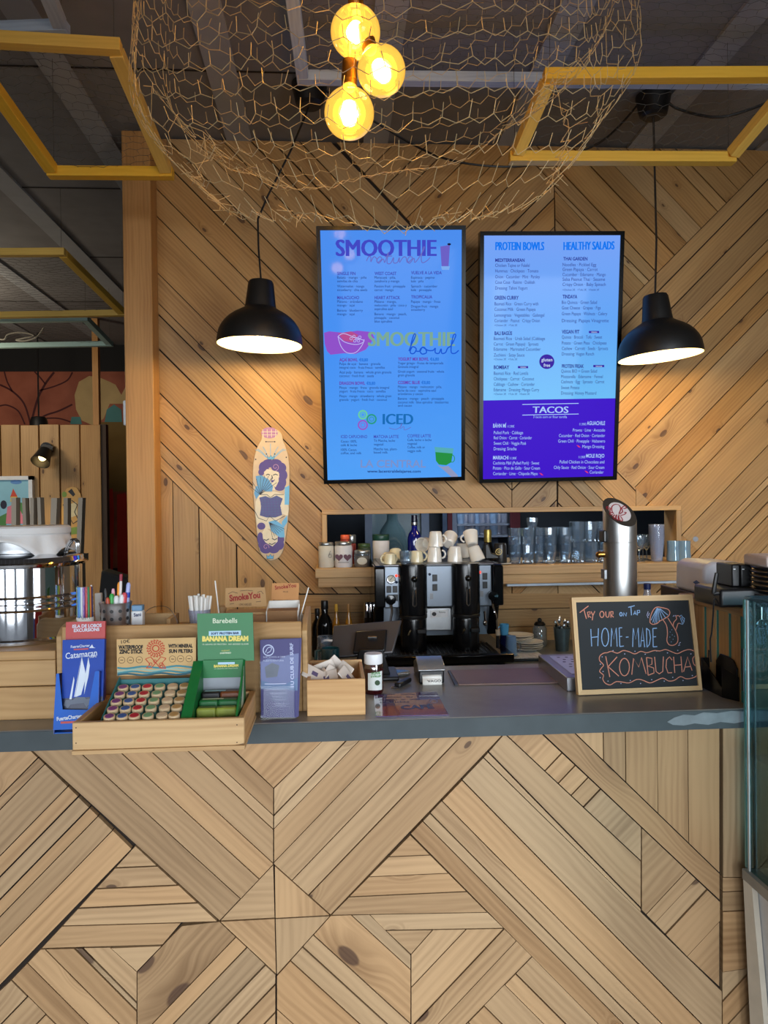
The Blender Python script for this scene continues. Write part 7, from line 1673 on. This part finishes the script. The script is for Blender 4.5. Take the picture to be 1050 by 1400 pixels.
# ================================================================== RIGHT END: SIDE PANEL, SHOWCASE
XP=.905; PZT=1.311
sp6=thing('slatted_side_panel','short board panel with teal gaps at the right end of the counter','panel',(XP,1.82,Z_C))
ys=[1.60,1.652,1.704,1.76,1.82,1.885,1.95]
for a,b in zip(ys[:-1],ys[1:]):
    mb=MB(); mb.box(XP,XP+.014,a+.0065,b-.0065,Z_C,PZT-.018); mb.build('board',PINE_S,sp6)
mb=MB(); mb.box(XP+.0012,XP+.018,1.60,1.95,Z_C,PZT-.018); mb.build('teal_backing',M('teal_paint',(48,136,136),.6),sp6)
mb=MB(); mb.box(XP-.006,XP+.03,1.59,1.955,PZT-.0178,PZT); mb.build('cap_rail',PINE_S,sp6,bevel=.003)
mb=MB(); mb.box(XP+.022,XP+.034,1.60,1.95,Z_C,PZT-.018); mb.build('back_board',PINE_S,sp6)
mb=MB(); mb.box(XP-.003,XP+.035,1.591,1.5995,Z_C,PZT-.018); mb.build('end_board',PINE_S,sp6)
# low side counter under the things right of the panel
mb=MB(); mb.box(XP+.036,1.75,1.625,2.16,Z_C+.0005,PZT); o=mb.build('side_cupboard',M('side_cupboard_dark',(70,60,50),.6),bevel=.003); tag(o,'low dark cupboard behind the panel, carrying the router and plates','cupboard')
# white plastic container
pc0=PY(944,805,1.96); pc1=PY(1000,765,1.96)
ct=thing('storage_bag','clear white plastic bag of packaging behind the router','bag',((pc0.x+pc1.x)/2,2.0,PZT))
mb=MB(); x0=pc0.x; x1=PY(1002,790,1.96).x; z1=PY(950,766,1.96).z
mb.prism([Vector((x0+.004,1.90,PZT+.0005)),Vector((x1,1.90,PZT+.0005)),Vector((x1,1.90,z1-.004)),Vector((x0+.03,1.90,z1)),Vector((x0+.006,1.90,z1-.012))],(0,.16,0)); mb.build('bag',CLEARP if False else M('frosted_plastic',(222,220,226),.35,0,.1,14,bump=.3,alpha=.86),ct,bevel=.008)
mb=MB(); mb.box(x0+.03,x1-.004,1.93,2.03,PZT+.01,z1-.008); mb.build('contents',M('pale_red_pack',(186,120,110),.7,0,.35,18),ct)
mb=MB(); q=Fr(Vector((x0,1.899,PZT)),(1,0,0),(0,0,1)); shape(mb,q,[(947,796),(952,793),(957,797),(951,799)],.0006); mb.build('printed_mark',M('bag_ink',(80,90,120),.6),ct)
# price card
mb=MB(); mb.prism([PY(x,y,1.80) for x,y in((983,800),(981,783),(988,777),(998,777),(996,803))],(0,.002,0)); o=mb.build('leaflet_card',M('magenta_card',(150,60,80),.6,0,.4,60)); tag(o,'small magenta and white card leaning behind the router','card')
# router
rt=thing('router','black flat router with an upright antenna on the cupboard','router',(PY(1000,818,1.70).x,1.72,PZT))
r0=PY(979,812,1.68); mb=MB(); mb.box(r0.x,r0.x+.17,1.66,1.79,PZT+.0005,PY(980,806,1.66).z); mb.build('body',BLACKP,rt,bevel=.006)
mb=MB(); a=PY(975,812,1.67); b=PY(980,783,1.67); mb.tube([a,a+(b-a)*.1,a+(b-a)*.98,b],.005,8,0,rr=[.004,.0055,.0045,.003]); mb.tube([a,Vector((r0.x+.004,1.67,a.z+.002))],.005,8); mb.build('antenna',BLACKP,rt)
mb=MB(); mb.tube(smooth_pts([tuple(v) for v in(Vector((PY(983,815,1.66).x,1.655,PZT+.004)),PY(977,818,1.62),PY(975,840,1.62),PY(973,865,1.62),PY(971,876,1.62),PY(972,905,1.62))],5),.0018,6); o=mb.build('router_cable',BLACKP); tag(o,'thin black cable hanging down the slatted panel from the router','cable')
# twin black speakers
for x0,x1,l in((998,1009,'left one of the two black speaker boxes on the router'),(1010,1026,'right one of the two black speaker boxes on the router')):
    a=PY(x0,805,1.71); b=PY(x1,771,1.71); zb=PY(980,806,1.66).z+.0005; t=thing('speaker_box',l,'speaker',((a.x+b.x)/2,1.74,zb))
    mb=MB(); mb.box(a.x,b.x-.001,1.70,1.775,zb,b.z); mb.build('cabinet',BLACKP,t,bevel=.003)
    mb=MB(); mb.box(a.x+.003,a.x+.008,1.6995,1.7002,b.z-.012,b.z-.010); mb.build('logo_plate',WHITEP,t)
# stack of dark plates with paper on top
c=Vector((PY(1092,818,1.60).x,1.66,PZT)); zz=PY(1035,824,1.6).z; zz=max(zz,PZT)
for k in range(9):
    if k==0:
        dp=thing('dark_plate','x','plate',(0,0,0)); mb=MB(); mb.lathe([(.05,0),(.055,.0015),(.066,.0085),(.065,.0100),(.05,.003),(.001,.002)],(0,0,0),36,0,cap0=True); mb.build('dish',M('charcoal_plate',(44,44,48),.35),dp,world=False); o=dp
    else: o=copy_tree(dp)
    o.location=(c.x,c.y,PZT+.0005+k*.0102); o['label']='charcoal grey plate in the stack at the right edge beside the speaker boxes'; o['group']='charcoal plates stacked at the right edge'
mb=MB(); mb.box(c.x-.064,c.x+.06,c.y-.05,c.y+.05,PZT+.0925,PZT+.118); o=mb.build('napkin_pack',M('pinkish_paper',(206,190,184),.8),bevel=.006); tag(o,'pale pinkish napkin pack on top of the charcoal plates','napkins')
# black acrylic holder on the counter
bh=thing('leaflet_holder','empty glossy black holder standing right of the chalkboard','holder',(PY(985,950,1.70).x,1.72,Z_C))
hx0=PZ(962,947,Z_C).x+.012; hx1=XP-.004
BKG=M('black_acrylic',(8,8,9),.3,spec=.25)
zA=PY(965,899,1.80).z
h0=1.60;h1=1.80
def hpiece(pts,ext,nm='panel'): 
    mb=MB(); mb.prism([Vector(p) for p in pts],ext); mb.build(nm,BKG,bh,bevel=.001)
hx0=PY(959,930,1.80).x
hpiece([(hx0,h1,Z_C),(hx0+.042,h1,Z_C),(hx0+.042,h1,zA-.012),(hx0+.032,h1,zA),(hx0,h1,zA)],(0,.004,0),'back_panel')
hpiece([(hx0,h1-.002,Z_C),(hx0,1.70,Z_C),(hx0,1.70,Z_C+.02),(hx0,h1-.002,zA)],(.003,0,0),'side_panel')
hpiece([(hx0,1.70,Z_C),(XP-.002,1.66,Z_C),(XP-.002,1.66,Z_C+.055),(hx0,1.70,Z_C+.07)],(0,.004,0),'front_panel')
hpiece([(hx0+.003,1.70,Z_C),(XP-.002,1.665,Z_C),(XP-.002,h1,Z_C),(hx0+.003,h1,Z_C)],(0,0,.003),'floor_panel')
hpiece([(hx0+.042,h1,Z_C),(XP-.002,h1,Z_C),(XP-.002,h1,Z_C+.09),(hx0+.042,h1,Z_C+.09)],(0,.004,0),'low_back')
z2=PY(1000,898,1.70).z
hpiece([(XP-.005,1.76,Z_C),(XP-.005,1.665,Z_C),(XP-.005,1.665,z2-.02),(XP-.005,1.68,z2-.004),(XP-.005,1.70,z2),(XP-.005,1.74,z2),(XP-.005,1.76,z2-.02)],(.003,0,0),'tall_side')
# ---- glass showcase
XG=.875; yg0=.95; yg1=1.585; zg0=PY(1012,1187,1.585).z; zg1=PY(1012,820,1.585).z
sc6=thing('glass_showcase','glass food showcase on a white cabinet at the right edge of the photo','showcase',(1.25,1.27,0))
def gbox(x0,x1,y0,y1,z0,z1,nm,mat,bev=0): mb=MB(); mb.box(x0,x1,y0,y1,z0,z1); return mb.build(nm,mat,sc6,bevel=bev)
gbox(XG,XG+.006,yg0,yg1,zg0,zg1,'side_glass',GL('showcase_side',(206,230,232),.0,fres=.35))
gbox(XG+.0065,1.75,yg1-.006,yg1,zg0,zg1-.007,'rear_glass',GL('showcase_rear',(176,206,214),.0,.10,(34,52,66),fres=.15))
gbox(XG,1.75,yg0,yg1,zg1+.0005,zg1+.008,'top_glass',GL('showcase_top',(150,180,190),.06,.35,(70,86,100)))
gbox(XG+.0002,XG+.004,yg1+.0002,yg1+.007,zg0,zg1,'edge_strip',M('glass_edge_teal',(96,160,160),.15))
gbox(XG-.003,XG+.0,yg1-.016,yg1-.010,zg0,zg1,'seal',M('pale_seal',(190,196,196),.4))
gbox(XG-.004,XG+.0,yg1+.001,yg1+.006,zg0+.38,zg0+.47,'black_clip',BLACKP)
gbox(XG-.01,1.75,yg0,yg1,zg0-.022,zg0-.0005,'base_rim',M('rim_grey',(150,150,146),.4))
gbox(XG+.012,1.75,yg0,yg1-.012,zg0+.24,zg0+.246,'glass_shelf',GL('showcase_shelf',(150,196,216),.1,.3,(90,140,170)))
gbox(XG+.03,1.70,yg0+.03,yg1-.05,zg0+.247,zg0+.285,'tray',M('white_food_tray',(206,214,220),.4),.008)
mb=MB(); q=Vector((XG+.03,yg1-.012,zg1-.05)); mb.tube([q+Vector((.010*math.cos(k*.5),0,.010*math.sin(k*.5))) for k in range(13)],.002,6,closed=True); mb.cyl(q+Vector((0,0,.01)),q+Vector((0,0,.035)),.003); mb.build('lock',CHROME,sc6)
WHC=M('white_cabinet',(210,214,218),.35); 
mb=MB(); mb.prism([Vector((XG-.006,yg1+.004,zg0-.023)),Vector((XG-.006,yg1-.03,zg0-.023)),Vector((XG+.055,yg1-.03,0.0)),Vector((XG+.055,yg1+.004,0.0)),Vector((XG+.01,yg1+.004,.35))],(.012,0,0)); mb.build('edge_board',M('cream_edge',(206,196,178),.5),sc6)
mb=MB(); mb.prism([Vector((XG+.007,yg1,zg0-.023)),Vector((1.75,yg1,zg0-.023)),Vector((1.75,yg1,0)),Vector((XG+.07,yg1,0))],(0,-.6,0)); mb.build('cabinet',WHC,sc6,bevel=.003)
# metal work ledge with vent at the front of the case
vt=PY(1026,1205,1.35)
mb=MB(); mb.box(XG+.012,1.75,1.16,1.40,vt.z-.05,vt.z); o=mb.build('ledge',M('ledge_grey',(120,124,122),.3,.6),sc6,.003)
mb=MB(); mb.prism([Vector((XG+.02,1.18,vt.z-.0505)),Vector((XG+.02,1.38,vt.z-.0505)),Vector((XG+.02,1.36,vt.z-.10)),Vector((XG+.02,1.20,vt.z-.10))],(.6,0,0)); mb.build('vent_housing',M('vent_beige',(140,128,108),.4,.3),sc6)
for k in range(6):
    mb=MB(); y=1.22+.024*k; mb.box(XG+.0185,XG+.0199,y,y+.010,vt.z-.085,vt.z-.065); mb.build('vent_slot',BLACKP,sc6)
